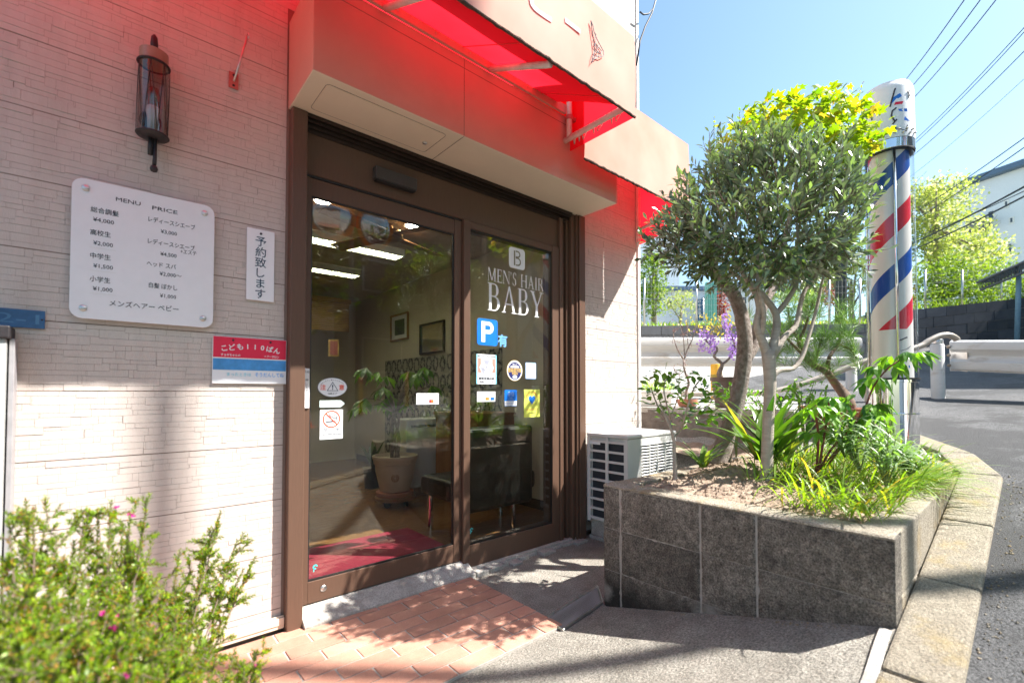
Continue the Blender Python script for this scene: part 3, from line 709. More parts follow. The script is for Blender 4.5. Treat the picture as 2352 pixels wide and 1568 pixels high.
# address plate
t = thing('address_plate', 'small blue enamel address plate at the left edge reading 2-1', 'plate', (-.95,-.01,1.3))
MB().box(-1.06,-.884,-.011,-.0065,1.268,1.330).build('plate', M['plate_blue'], t, bevel=.0015)
text('2-1', -.948, 1.299, -.0114, .034, pm('plate_letter',(.07,.19,.33),.5), t, bold=.0, width=.10)
MB().lathe([(0,-.002),(.003,-.001),(.003,0)], 8, (-.891,-.011,1.299), axis=(0,1,0)).build('screw', M['ink'], t, True)
# meter cabinet at the left edge
t = thing('meter_cabinet', 'tall grey metal cabinet with dark cap at the left edge of the wall', 'cabinet', (-1.1,-.06,.1))
MB().box(-1.30,-1.010,-.105,-.007,.05,1.222).build('body', pm('cab_grey',(.42,.43,.42),.45), t, bevel=.004)
b = MB(); b.box(-1.31,-1.000,-.116,-.007,1.222,1.262); b.build('cap', M['iron'], t, bevel=.004)
MB().box(-1.006,-.993,-.075,-.007,.05,1.225).build('frame', pm('cab_frame',(.30,.29,.30),.4), t, bevel=.002)
# wall lamp
t = thing('wall_lantern', 'black iron wall lantern with a glass cylinder and wire lattice', 'lamp', (-.645,-.0065,2.19))
LX, LY = -.648, -.062
lz0, lz1 = 2.055, 2.325; R = .046
m = MB(); m.lathe([(.0,-.02),(.03,-.018),(.036,-.008),(.036,.0)], 20, (LX-.005,-.0065,2.13), axis=(0,1,0)); m.tube([(LX,-.02,2.13),(LX,LY+.04,2.13)], .010, 8); m.build('backplate', M['iron'], t, True)
m = MB(); m.lathe([(R,lz0),(R,lz1)], 32, (LX,LY,0)); 
gl = MB(); gl.v, gl.f, gl.m = m.v, m.f[:-2], m.m[:-2]; gl.build('glass_cylinder', M['lampglass'], t, True)
m = MB(); m.lathe([(R-.001,lz1),(R-.001,lz1+.047),(R-.006,lz1+.05),(0,lz1+.05)], 32, (LX,LY,0)); m.build('cap', M['lampcap'], t, 'auto')
m = MB(); m.lathe([(.012,lz1+.05),(.012,lz1+.085),(.010,lz1+.108),(.004,lz1+.118),(0,lz1+.119)], 14, (LX,LY,0)); m.build('finial', M['iron'], t, True)
m = MB()
def ring(mb, r, z, rr): mb.tube([(LX+r*math.cos(2*math.pi*k/32), LY+r*math.sin(2*math.pi*k/32), z) for k in range(33)], rr, 6, caps=False)
ring(m, R+.002, lz1, .0045); ring(m, R+.002, lz0, .0045); m.lathe([(0,lz0-.012),(R*.6,lz0-.010),(R+.004,lz0-.003),(R+.004,lz0+.002),(0,lz0+.002)], 28, (LX,LY,0))
for k in range(7):
    a = 2*math.pi*(k/7)
    for sgn in (1,-1):
        m.tube([(LX+(R+.003)*math.cos(a+sgn*.45*u), LY+(R+.003)*math.sin(a+sgn*.45*u), lz1-(lz1-lz0)*u) for u in (0,.2,.4,.6,.8,1)], .0015, 4)
m.build('lattice', M['iron'], t, True)
m = MB(); m.tube([(LX-.006,LY,lz0-.01),(LX-.006,LY,lz0-.075)], .008, 10); m.tube([(LX+.008,LY,lz0-.01),(LX+.008,LY,lz0-.09),(LX+.007,LY,lz0-.11)], .0065, 10)
m.lathe([(0,-.014),(.010,-.010),(.013,0),(.010,.010),(0,.014)], 14, (LX+.006,LY,lz0-.125)); m.build('pendant', M['iron'], t, True)
m = MB(); m.lathe([(.016,lz0),(.018,lz0+.07),(.022,lz0+.085),(.022,lz0+.105),(.018,lz0+.11)], 16, (LX,LY,0)); m.build('socket', M['bulb'], t, True)
m = MB(); m.lathe([(.013,lz0+.11),(.020,lz0+.135),(.022,lz0+.155),(.016,lz0+.18),(0,lz0+.19)], 16, (LX,LY,0)); m.build('bulb', M['lampglass'], t, True)
# flag bracket
t = thing('flag_bracket', 'small red wall bracket holding a thin steel rod', 'bracket', (-.383,-.0065,2.42))
MB().box(-.402,-.366,-.0095,-.0065,2.388,2.458).build('plate', M['brick_red_metal'], t, bevel=.001)
m = MB(); m.tube([(-.384,-.0095,2.42),(-.372,-.03,2.47),(-.35,-.095,2.585)], .0042, 8); m.tube([(-.35,-.095,2.585),(-.349,-.101,2.590),(-.347,-.103,2.580),(-.348,-.099,2.572)], .0035, 6); m.build('rod', M['steel'], t, True)
for z in (2.402,2.446): MB().lathe([(0,-.002),(.005,-.0015),(.005,0)], 10, (-.384,-.0095,z), axis=(0,1,0)).build('screw', M['iron'], t, True)

# ------------------------------------------------------------------ stickers on the glass
YS = .0125   # just outside the fixed light
YD = .0285   # just outside the sliding leaf
# caution oval
x, z = pz(764, 889, YD); t = thing('caution_sticker', 'white oval caution sticker with red writing and a warning triangle on the door', 'sticker', (x, YD, z))
MB().plate(ellipse(x, z, .0725, .0475, 40), YD, .0008).build('face', M['paper'], t); m = MB(); 
for k in range(40):
    a0, a1 = 2*math.pi*k/40, 2*math.pi*(k+1)/40
    m.plate([(x+.0725*math.cos(a0),z+.0475*math.sin(a0)),(x+.0725*math.cos(a1),z+.0475*math.sin(a1)),(x+.0705*math.cos(a1),z+.0455*math.sin(a1)),(x+.0705*math.cos(a0),z+.0455*math.sin(a0))], YD-.0005, .0004)
tri = [(x-.028,z-.018),(x+.028,z-.018),(x,z+.027)]; tr2 = [(x-.0235,z-.0155),(x+.0235,z-.0155),(x,z+.022)]
for i in range(3):
    j = (i+1)%3; m.plate([tri[i],tri[j],tr2[j],tr2[i]], YD-.0005, .0004)
m.plate([(x-.0022,z-.004),(x+.0022,z-.004),(x+.0032,z+.012),(x-.0032,z+.012)], YD-.0005, .0004); m.plate(ellipse(x,z-.0095,.003,.003,10), YD-.0005, .0004)
m.build('emblem', M['ink_blue'], t)
text('注', x-.046, z+.0, YD-.0004, .021, M['redor'], t, bold=.03); text('意', x+.044, z+.0, YD-.0004, .021, M['redor'], t, bold=.03)
text('自動ドア', x, z-.031, YD-.0004, .0085, M['ink'], t)
arc = 'かけこまない●たちどまらない'
for k, ch in enumerate(arc):
    a = math.radians(152 - 124*k/(len(arc)-1)); text(ch, x+.060*math.cos(a), z-.002+.038*math.sin(a), YD-.0004, .0055, M['ink'], t, rot=(a-math.pi/2)*.75)
# arrow sticker
x0, z0 = pz(734, 934, YD); x1, z1 = pz(792, 919, YD); zc = pz(763, 927, YD)[1]
t = thing('arrow_sticker', 'pale arrow-shaped sticker pointing right below the oval caution sticker', 'sticker', (x0, YD, zc))
MB().plate([(x0,zc-.017),(x1-.02,zc-.017),(x1,zc),(x1-.02,zc+.017),(x0,zc+.017)], YD, .0008).build('face', pm('arrow_pale',(.62,.74,.72),.4), t)
# no smoking
xa, zt_ = pz(735, 941, YD); xb, zb_ = pz(787, 1010, YD); x = (xa+xb)/2; zb_ = zt_-.143
t = thing('no_smoking_sticker', 'white NO SMOKING sticker with a red crossed circle on the door glass', 'sticker', (x, YD, zb_))
MB().box(xa, xb, YD, YD+.0008, zb_, zt_).build('face', M['paper'], t)
cz = zt_-.046; m = MB(); band(m, x, cz, .0425, .036, YD-.0006, n=36, th=.0004); c_, s_ = math.cos(math.radians(-45)), math.sin(math.radians(-45))
m.plate([(x-.037*c_-.003*s_*-1*-1, cz-.037*s_+.003*c_),(x-.037*c_+.003*s_, cz-.037*s_-.003*c_),(x+.037*c_+.003*s_, cz+.037*s_-.003*c_),(x+.037*c_-.003*s_, cz+.037*s_+.003*c_)], YD-.0010, .0003); m.build('ring', M['redor'], t)
m = MB(); m.box(x-.027,x+.006,YD-.0005,YD-.0001,cz-.015,cz-.009); m.box(x+.008,x+.019,YD-.0005,YD-.0001,cz-.015,cz-.009); m.box(x+.021,x+.0225,YD-.0005,YD-.0001,cz-.015,cz-.009)
m.tube([(x-.010,YD-.0006,cz+.028),(x-.010,YD-.0006,cz+.020),(x-.002,YD-.0006,cz+.012),(x+.006,YD-.0006,cz+.012),(x+.010,YD-.0006,cz+.006),(x+.022,YD-.0006,cz+.004),(x+.024,YD-.0006,cz-.004)], .0012, 4)
m.tube([(x+.006,YD-.0006,cz+.024),(x+.014,YD-.0006,cz+.022),(x+.014,YD-.0006,cz+.014),(x+.024,YD-.0006,cz+.012),(x+.027,YD-.0006,cz+.002)], .0012, 4)
m.build('cigarette', M['ink'], t)
text('禁', x-.029, zt_-.098, YD-.0004, .013, M['ink'], t); text('煙', x+.029, zt_-.098, YD-.0004, .013, M['ink'], t)
text('NO SMOKING', x, zt_-.119, YD-.0004, .0088, M['ink'], t, bold=.03, width=.093)
# touch switch
t = thing('door_switch', 'white upright touch switch strip with Japanese writing on the door stile', 'switch', (.0,-.06,1.07))
MB().box(-.016,.011,-.060,-.0525,.972,1.160).build('body', M['white'], t, bevel=.005)
for k, ch in enumerate('自動'): text(ch, -.009+.013*k, 1.143, -.0605, .008, M['ink'], t)
for k, ch in enumerate('押して下さい'): text(ch, -.0025, 1.105-.0175*k, -.0605, .0105, M['ink'], t)
# payment tags
def paytag(label, xa, xb, zb, zt, y, three):
    t = thing('payment_sticker', label, 'sticker', (xa, y, zb)); x = (xa+xb)/2; w = xb-xa; h = zt-zb
    MB().box(xa, xb, y, y+.0008, zb, zt).build('face', M['paper'], t)
    text('△ay', x, zt-h*.27, y-.0004, h*.17, M['ac'], t, width=w*.42)
    xs = [.30,.66] if not three else [.24,.55,.84]
    MB().box(xa+w*(xs[0]-.1), xa+w*(xs[0]+.1), y-.0005, y-.0001, zb+h*.40, zb+h*.44).build('rule', M['ink'], t)
    text('VISA', xa+w*xs[0], zb+h*.27, y-.0004, h*.12, M['navy'], t, width=w*.17)
    MB().box(xa+w*(xs[1]-.1), xa+w*(xs[1]+.1), y-.0005, y-.0001, zb+h*.14, zb+h*.42).build('card_mark', M['orange'] if three else M['ink'], t)
    if not three:
        for dx, mm in ((-.035,'red'),(.035,'orange')): MB().plate(ellipse(xa+w*(xs[1]+dx), zb+h*.28, h*.11, h*.11, 16), y-.0008-(.0003 if dx>0 else 0), .0002).build('card_circle', M[mm], t)
    else: MB().box(xa+w*(xs[2]-.1), xa+w*(xs[2]+.1), y-.0005, y-.0001, zb+h*.14, zb+h*.42).build('card_mark', M['blue'], t)
paytag('white card payment sticker alone at the right edge of the sliding door glass', .624, .769, 1.022, 1.085, YD, False)
paytag('white card payment sticker with orange and blue marks on the fixed window', 1.030, 1.173, 1.032, 1.095, YS, True)
# P sign and 有
x0, z1 = pz(1096, 730, YS); x1, z0 = pz(1143, 793, YS); z1 = 1.546; z0 = 1.381; xm = (x0+x1)/2
t = thing('parking_sticker', 'blue square parking sticker with a big white P on the window', 'sticker', (xm, YS, z0))
MB().plate(rrect(x0, x1, z0, z1, .018), YS, .001).build('face', M['blue'], t)
m = MB(); w = x1-x0; h = z1-z0
m.box(x0+w*.20, x0+w*.38, YS-.0006, YS-.0001, z0+h*.12, z0+h*.90)
cxp, czp, ro, ri = x0+w*.56, z0+h*.67, h*.23, h*.085
m.box(x0+w*.38, cxp, YS-.0006, YS-.0001, czp+ri, czp+ro); m.box(x0+w*.38, cxp, YS-.0006, YS-.0001, czp-ro, czp-ri)
band(m, cxp, czp, ro, ri, YS-.0006, -90, 90, 20, .0005); m.build('letter', M['white'], t)
t = thing('available_sticker', 'light blue cut-out kanji lettering right of the parking sticker', 'sticker', (1.23, YS, 1.41))
text('有', 1.232, 1.420, YS-.0006, .060, M['blue_light'], t, 'lettering', bold=.05, th=.0008)
# square B emblem
xa, xb, za, zb = 1.245, 1.385, 1.885, 2.022
t = thing('shop_emblem', 'white rounded square window emblem with a cut-out letter B', 'sticker', (1.315, YS, 1.95))
# square with B-shaped openings made from strips
m = MB(); ys = YS
m.plate(rrect(xa, xb, za, zb, .022), ys, .0008); m.build('face', M['white'], t)
m = MB(); bx0 = xa+.042; w1 = .011
m.box(bx0, bx0+w1, ys-.0006, ys-.0001, za+.020, zb-.020)
for (cz2, ro) in ((za+.096, .0225), (za+.047, .0275)):
    m.box(bx0+.016, bx0+.034, ys-.0006, ys-.0001, cz2+ro-.008, cz2+ro); m.box(bx0+.016, bx0+.034, ys-.0010, ys-.0007, cz2-ro, cz2-ro+.008)
    band(m, bx0+.034, cz2, ro, ro-.009, ys-.0008, -90, 90, 14, .0003)
m.build('letter', pm('cutout_grey',(.23,.20,.14),.2), t)
# serif lettering
def serif(mb, body, x0, zbase, H, width, y, heavy=.135, track=.10):
    lay = [0]
    WD = {'M':1.12,'E':.72,'N':.98,"'":.16,'S':.62,' ':.42,'H':.98,'A':.94,'I':.42,'R':.84,'B':.80,'Y':.90}
    tot = sum(WD[c] for c in body) + track*(len(body)-1); sx = width/(tot*H)
    x = 0.0; T, t_ = heavy, .048; sr = .028; sl = .085
    def P(pts):
        lay[0] = (lay[0]+1) % 6
        mb.plate([(x0+(x+u)*H*sx, zbase+w*H) for (u, w) in pts], y - .0002*lay[0], .0002)
    def R_(a, b, c, d): P([(a,b),(c,b),(c,d),(a,d)])
    def stem(c, thick, top=True, bot=True, lo=0, hi=1):
        R_(c-thick/2, lo, c+thick/2, hi)
        if bot: R_(c-thick/2-sl, lo, c+thick/2+sl, lo+sr)
        if top: R_(c-thick/2-sl, hi-sr, c+thick/2+sl, hi)
    def arcb(cx, cz, rx, rz, thick, a0, a1, thin=.04, n=18):
        for k in range(n):
            p = []
            for a in (a0+(a1-a0)*k/n, a0+(a1-a0)*(k+1)/n):
                q = math.radians(a); th = thin + (thick-thin)*abs(math.cos(q))
                p.append(((cx+rx*math.cos(q), cz+rz*math.sin(q)), (cx+(rx-th)*math.cos(q), cz+(rz-thin)*math.sin(q))))
            P([p[0][0], p[1][0], p[1][1], p[0][1]])
    for c in body:
        w = WD[c]
        if c == 'M':
            stem(.13, t_); stem(w-.17, T); P([(.10,1),(.26,1),(.60,.05),(.52,.05)]); P([(w-.22,1),(w-.17,.88),(.60,.05),(.53,.05)])
        elif c == 'N':
            stem(.13, t_); stem(w-.12, t_, bot=False); P([(.06,1),(.24,1),(w-.09,0),(w-.16,0)])
        elif c == 'H': stem(.17, T); stem(w-.17, T); R_(.17, .48, w-.17, .48+t_)
        elif c == 'I': stem(w/2, T)
        elif c == 'E':
            stem(.17, T); R_(.17, 1-t_, w-.06, 1); R_(.17, 0, w-.02, t_); R_(.17, .49, w-.2, .49+t_)
            P([(w-.10,1),(w-.06,1),(w-.05,.80),(w-.075,.80)]); P([(w-.06,0),(w-.02,0),(w+.01,.22),(w-.02,.22)]); R_(w-.22,.40,w-.195,.62)
        elif c == "'": P([(.02,1),(.13,1),(.10,.78),(.03,.70),(.06,.80)])
        elif c == 'S':
            arcb(w/2+.01, .755, .22, .255, .10, 30, 270); arcb(w/2-.01, .265, .25, .285, .12, -150, 90)
            R_(.05,.03,.08,.28); R_(w-.1,.74,w-.07,.97)
        elif c == 'A':
            P([(w*.5-.05,1.0),(w*.5+.04,1.0),(w-.09,0),(w-.23,0)]); P([(w*.5-.05,.97),(w*.5,.88),(.16,0),(.10,0)]); R_(.27,.30,w-.27,.30+t_)
            R_(.0,0,.26,sr); R_(w-.34,0,w+.01,sr)
        elif c == 'R':
            stem(.17, T); arcb(.38, .745, .30, .255, T, -90, 90); R_(.17,1-.04,.39,1); R_(.17,.49,.39,.53); P([(.36,.50),(.50,.52),(w+.02,0),(w-.13,0)]); R_(w-.13,0,w+.06,sr)
        elif c == 'B':
            stem(.17, T); arcb(.38, .755, .27, .245, T*.95, -90, 90); arcb(.38, .27, .35, .27, T, -90, 90); R_(.17,1-.04,.39,1); R_(.17,.505,.39,.545); R_(.17,0,.39,.04)
        elif c == 'Y':
            R_(w*.5-T/2, 0, w*.5+T/2, .46); R_(w*.5-T/2-sl,0,w*.5+T/2+sl,sr); P([(.06,1),(.22,1),(w*.5+T/2,.42),(w*.5-T/2,.42)]); P([(w-.15,1),(w-.09,1),(w*.5+T/2,.42),(w*.5+.01,.44)])
            R_(-.02,1-sr,.30,1); R_(w-.26,1-sr,w+.03,1)
        x += w + track
z_men = pz(1186, 641, YS)[1]
t = thing('shop_lettering', 'white serif lettering in two lines on the fixed window above the parking sticker', 'lettering', (1.31, YS, 1.7))
m = MB(); serif(m, "MEN'S HAIR", 1.109, z_men-.046, .084, .488, YS-.001, .125, .08); m.build('small_line', M['white'], t)
z_b = pz(1186, 691, YS)[1]
m = MB(); serif(m, "BABY", 1.108, z_b-.088, .174, .488, YS-.001, .15, .045); m.build('large_line', M['white'], t)
# standard business sticker
xa, xb, za, zb = .985, 1.142, 1.102, 1.286
t = thing('hexagon_sticker', 'square poster sticker with a striped hexagon and bold black writing', 'sticker', (xa, YS, za)); xc = (xa+xb)/2
MB().box(xa,xb,YS,YS+.0008,za,zb).build('face', M['paper'], t)
m = MB(); m.box(xa,xa+.010,YS-.0004,YS-.0001,za,zb); m.box(xb-.010,xb,YS-.0004,YS-.0001,za,zb); m.build('border', M['cyan'], t)
m = MB(); m.box(xa+.0102,xa+.035,YS-.0004,YS-.0001,za+.07,zb-.025); m.box(xb-.035,xb-.0102,YS-.0004,YS-.0001,za+.07,zb-.025); m.build('side_field', pm('salmon',(.78,.25,.2),.5), t)
hc_ = zb-.082; m = MB(); r6 = [(xc+.056*math.cos(math.radians(60*k)), hc_+.056*math.sin(math.radians(60*k))) for k in range(6)]; m.plate(r6, YS-.0008, .0003); m.build('hexagon', M['paper'], t)
m = MB()
for s3 in range(3):
    for k in range(4):
        r_ = .050 - .008*k; a0 = math.radians(60 + 120*s3); a1 = a0 + math.radians(60)
        p0 = (xc+r_*math.cos(a0), hc_+r_*math.sin(a0)); p1 = (xc+r_*math.cos(a1), hc_+r_*math.sin(a1)); r2 = r_-.0038
        m.plate([p0, p1, (xc+r2*math.cos(a1), hc_+r2*math.sin(a1)), (xc+r2*math.cos(a0), hc_+r2*math.sin(a0))], YS-.0012, .0003)
m.build('stripes', M['navy'], t); text('S', xc, hc_, YS-.0012, .020, M['navy'], t, bold=.03)
text('清潔・安心・安全のお約束', xc, zb-.012, YS-.0004, .0105, M['ink'], t, bold=.02, width=.138)
text('厚生労働大臣認可', xc+.008, za+.052, YS-.0004, .0075, M['ink'], t, width=.085); text('標準営業約款', xc, za+.034, YS-.0004, .0135, M['ink'], t, bold=.04, width=.125); text('登録サロンです', xc, za+.014, YS-.0004, .0105, M['ink'], t, bold=.03, width=.105)
# round sticker
x, z = 1.296, 1.192; t = thing('round_sticker', 'round navy and gold hygiene sticker on the fixed window', 'sticker', (x, YS, z))
MB().plate(ellipse(x,z,.068,.068,36), YS, .0008).build('rim', M['gold'], t); MB().plate(ellipse(x,z,.0655,.0655,36), YS-.0006, .0003).build('face', M['paper'], t); MB().plate(ellipse(x,z-.002,.057,.057,36), YS-.0012, .0003).build('centre', M['navy'], t)
text('安心の', x, z+.040, YS-.0018, .010, M['paper'], t, bold=.03, width=.04); MB().box(x-.036,x+.036,YS-.0018,YS-.0015,z+.018,z+.030).build('strip', M['paper'], t)
text('感染症対策', x, z+.002, YS-.0022, .022, M['gold'], t, bold=.03, width=.118); text('取組店', x, z-.020, YS-.0018, .012, M['gold'], t, bold=.03, width=.05); MB().plate(ellipse(x,z-.042,.020,.012,16), YS-.0018,.0003).build('figure', M['paper'], t)
# small blue-framed sticker
xa, xb, za, zb = 1.398, 1.495, 1.140, 1.250; t = thing('notice_sticker', 'small pale notice sticker with a blue frame, upper right of the window stickers', 'sticker', (xa, YS, za)); xc = (xa+xb)/2
MB().plate(rrect(xa,xb,za,zb,.006), YS, .0008).build('frame', M['blue_light'], t); MB().box(xa+.003,xb-.003,YS-.0005,YS-.0001,za+.004,zb-.004).build('face', M['paper'], t)
text('新型コロナ対策', xc, zb-.022, YS-.0008, .0075, M['red'], t, width=.078)
m = MB(); m.plate(ellipse(xc,za+.066,.008,.009,12), YS-.0009,.0003); m.box(xc-.009,xc+.009,YS-.0009,YS-.0006,za+.036,za+.056); m.box(xc-.008,xc-.003,YS-.0009,YS-.0006,za+.016,za+.035); m.box(xc+.003,xc+.008,YS-.0009,YS-.0006,za+.016,za+.035)
for (dx, dz) in ((-.030,.055),(.030,.055),(-.030,.030),(.030,.030)): m.plate(ellipse(xc+dx,za+dz,.007,.007,10), YS-.0009,.0003)
m.build('figure', M['ac'], t)
# blue square
xa, xb, za, zb = 1.213, 1.318, .962, 1.068; t = thing('hands_sticker', 'small blue and white sticker showing two raised hands', 'sticker', (xa, YS, za)); xc = (xa+xb)/2
MB().plate(rrect(xa,xb,za,zb,.006), YS, .0008).build('face', M['blue'], t); MB().box(xa+.001,xb-.001,YS-.0005,YS-.0001,za+.003,za+.034).build('foot', M['paper'], t)
m = MB()
for s3 in (-1,1):
    m.tube([(xc+s3*.010,YS-.001,zb-.040),(xc+s3*.008,YS-.001,zb-.018),(xc+s3*.013,YS-.001,zb-.012),(xc+s3*.022,YS-.001,zb-.016),(xc+s3*.024,YS-.001,zb-.032),(xc+s3*.018,YS-.001,zb-.042)], .0011, 4)
m.build('hand', M['paper'], t); text('つくろう、', xc, zb-.052, YS-.0005, .0065, M['paper'], t, width=.032); text('ずっといい街', xc, zb-.063, YS-.0005, .0065, M['paper'], t, width=.045); text('美容室', xc-.01, za+.018, YS-.0008, .006, M['blue'], t, width=.05)
# yellow poster
xa, xb, za, zb = 1.380, 1.525, .886, 1.072; t = thing('yellow_sticker', 'yellow poster sticker with a blue heart on the window', 'sticker', (xa, YS, za)); xc = (xa+xb)/2
MB().box(xa,xb,YS,YS+.0008,za,zb).build('face', M['yellow'], t)
hp = []
for k in range(32):
    a = 2*math.pi*k/32; hp.append((xc + .0022*16*math.sin(a)**3*.85, za+.118 + .0021*(13*math.cos(a)-5*math.cos(2*a)-2*math.cos(3*a)-math.cos(4*a))))
m = MB(); m.plate(hp, YS-.0006, .0004); m.build('heart', M['blue'], t)
for k, ch in enumerate('信頼と安心の理美容店'):
    a = math.radians(155 - 130*k/9); text(ch, xc+.056*math.cos(a), za+.113+.056*math.sin(a), YS-.0004, .0085, M['redor'], t, bold=.02, rot=a-math.pi/2)
text('今後も衛生管理に努めます', xc, za+.052, YS-.0004, .0065, M['redor'], t, width=.11); text('全国理容組合', xc, za+.028, YS-.0004, .007, M['ink'], t, width=.06)
# small turquoise maker's dot stickers on the glass
for i, (px, py, yy, lb) in enumerate(((724,1301,YD,'tiny turquoise dot sticker in the bottom left corner of the door glass'),(1083,1216,YS,'tiny turquoise dot sticker in the bottom left corner of the fixed window'))):
    x, z = pz(px, py, yy); t = thing('dot_sticker', lb, 'sticker', (x, yy, z)); m = MB(); band(m, x, z, .012, .005, yy-.0003, 0, 300, 16, .0006); m.box(x-.009,x-.004,yy-.0003,yy+.0003,z-.022,z-.006); m.build('mark', pm('turquoise',(.08,.55,.55),.4), t)

# ------------------------------------------------------------------ outdoor air-conditioner
t = thing('air_conditioner', 'white outdoor air conditioner unit with louvred front against the wall', 'air conditioner', (2.25,-.22,YARD))
ax0, ax1, ay0, ay1, az0, az1 = 1.980, 2.600, -.405, -.055, .165, .772
MB().box(ax0+.028, ax1, ay0+.02, ay1, az0, az1-.002).build('body', M['ac'], t, bevel=.006)
MB().box(ax0-.004, ax1+.004, ay0-.006, ay1+.004, az1, az1+.026).build('lid', M['ac'], t, bevel=.008)
MB().box(ax0+.026, ax0+.0275, ay0+.035, ay1-.03, az0+.03, az1-.03).build('side_coil', M['ac_dark'], t)
m = MB(); rows_ = 8; hy = (ay1-ay0)/2
m.box(ax0, ax0+.012, ay0+.0, ay0+.03, az0, az1-.001); m.box(ax0, ax0+.012, ay1-.028, ay1, az0, az1-.001); m.box(ax0, ax0+.012, (ay0+ay1)/2-.011, (ay0+ay1)/2+.011, az0, az1-.001)
for k in range(rows_+1):
    z = az0 + .028 + (az1-az0-.06)*k/rows_
    for (ya, yb) in ((ay0+.0302, (ay0+ay1)/2-.0112), ((ay0+ay1)/2+.0112, ay1-.0282)): m.box(ax0+.001, ax0+.011, ya, yb, z-.008, z+.008)
m.build('side_grille', M['ac'], t)
m = MB(); m.box(ax0+.012, ax0+.14, ay0, ay0+.022, az0, az1-.001); m.build('front_panel', M['ac'], t, bevel=.004)
m = MB(); gx0, gx1, gz0, gz1 = ax0+.16, ax1-.045, az0+.05, az1-.05
m.box(gx0-.02, gx0, ay0, ay0+.02, az0, az1-.001); m.box(gx1, ax1, ay0, ay0+.02, az0, az1-.001); m.box(gx0, gx1, ay0, ay0+.02, az0, gz0); m.box(gx0, gx1, ay0, ay0+.02, gz1, az1-.001); m.build('front_panel', M['ac'], t, bevel=.003)
MB().box(gx0, gx1, ay0+.017, ay0+.019, gz0, gz1).build('fan_shade', M['ac_dark'], t)
m = MB(); n = 24
for k in range(n+1):
    z = gz0 + (gz1-gz0)*k/n; m.add([(gx0,ay0-.002,z-.004),(gx1,ay0-.002,z-.004),(gx1,ay0+.010,z+.003),(gx0,ay0+.010,z+.003),(gx0,ay0-.002,z-.001),(gx1,ay0-.002,z-.001),(gx1,ay0+.010,z+.006),(gx0,ay0+.010,z+.006)], [(0,3,2,1),(4,5,6,7),(0,1,5,4),(1,2,6,5),(2,3,7,6),(3,0,4,7)])
for k in range(5): x = gx0 + (gx1-gx0)*k/4; m.box(x-.003,x+.003,ay0-.004,ay0+.012,gz0,gz1)
m.build('louvre', M['ac'], t)
MB().box(ax0-.001, ax0+.0, ay1-.12, ay1-.03, az1-.055, az1-.035).build('maker_plate', M['paper'], t)
for x in (ax0+.03, ax1-.16):
    m = MB(); m.box(x, x+.12, ay0-.01, ay1+.01, YARD, YARD+.03); m.box(x+.01, x+.04, ay0, ay1, YARD+.0301, az0); m.box(x+.08, x+.11, ay0, ay1, YARD+.0301, az0); m.build('foot', M['concrete_pale'], t, bevel=.006)

for _n, _d in {'safety_sign': (0.046, 0, 0.038), 'address_plate': (0.055, 0, 0.038), 'meter_cabinet': (0.102, 0, 0.038), 'wall_lantern': (0.097, 0, 0.004), 'flag_bracket': (0.104, 0, -0.003), 'door_switch': (0.038, 0.064, 0.042), 'shop_emblem': (0.041, 0, 0.019), 'hexagon_sticker': (0.04, 0, 0.039), 'round_sticker': (0.039, 0, 0.04), 'notice_sticker': (0.033, 0, 0.04), 'hands_sticker': (0.036, 0, 0.038), 'yellow_sticker': (0.037, 0, 0.037)}.items(): D.objects[_n].location += V(_d)
# ------------------------------------------------------------------ block planter
PX0, PX1, PY0, PY1, PZ = 1.232, 2.90, -1.932, -.783, .629
t = thing('block_planter', 'weathered concrete block planter with dark stained front', 'planter', (1.98,-1.34,.0))
TH = .11; courses = [(.412,.627),(.206,.411),(-.02,.205)]
def gridblock(m, x0, y0, y1, z0, z1, st=.009):
    ny, nz = max(2, int((y1-y0)/st)), max(2, int((z1-z0)/st)); base = len(m.v)
    for i in range(ny+1):
        for k in range(nz+1):
            y, z = y0+(y1-y0)*i/ny, z0+(z1-z0)*k/nz; e = min(y-y0, y1-y, z-z0, z1-z)
            n = mnoise.noise(V((y*28,z*28,x0*9)))*.0022 + mnoise.noise(V((y*85,z*85,5)))*.0018
            r = .0035*max(0, 1-e/.008)**2 + (.004*max(0, mnoise.noise(V((y*22,z*22,9)))) if e < .010 else 0)
            m.v.append(V((x0 - n + r, y, z)))
    for i in range(ny):
        for k in range(nz): a = base+i*(nz+1)+k; m.f.append((a, a+1, a+nz+2, a+nz+1)); m.m.append(0)
    m.box(x0+.006, x0+TH-.01, y0+.0005, y1-.0005, z0+.0005, z1-.0005)
m = MB(); ys = [PY1, -.883, -1.290, -1.515, PY0]
random.seed(2)
for ci, (a, b) in enumerate(courses):
    for i in range(4):
        y1, y0 = ys[i]-.0042*(i > 0), ys[i+1]+.0042*(i < 3); dx = random.uniform(0,.0025)
        gridblock(m, PX0+dx, y0, y1, a+.0012, b if ci else PZ-.0125)
m.build('front_wall', M['block_front'], t)
m = MB(); n_ = 150; nx_ = 12; yy = [PY0 + (PY1-PY0)*i/n_ for i in range(n_+1)]; base = 0
for y in yy:
    edge = .0035*mnoise.noise(V((y*30,3,1))) + .004*max(0, mnoise.noise(V((y*70,8,2))))
    m.v += [V((PX0+.001+edge*.6, y, PZ-.013)), V((PX0+edge, y, PZ-.006-.002*abs(mnoise.noise(V((y*50,1,1))))))]
    for k in range(nx_+1): x = PX0+.006+edge+(TH-.006-edge)*k/nx_; m.v.append(V((x, y, PZ + .0022*mnoise.noise(V((x*60,y*60,4))) + (.0 if k else -.002))))
w_ = nx_+3
for i in range(n_):
    for k in range(w_-1): a = i*w_+k; m.f.append((a, a+1, a+w_+1, a+w_)); m.m.append(0)
m.f = [tuple(reversed(f)) for f in m.f]
m.build('top_coat', M['block_side'], t)
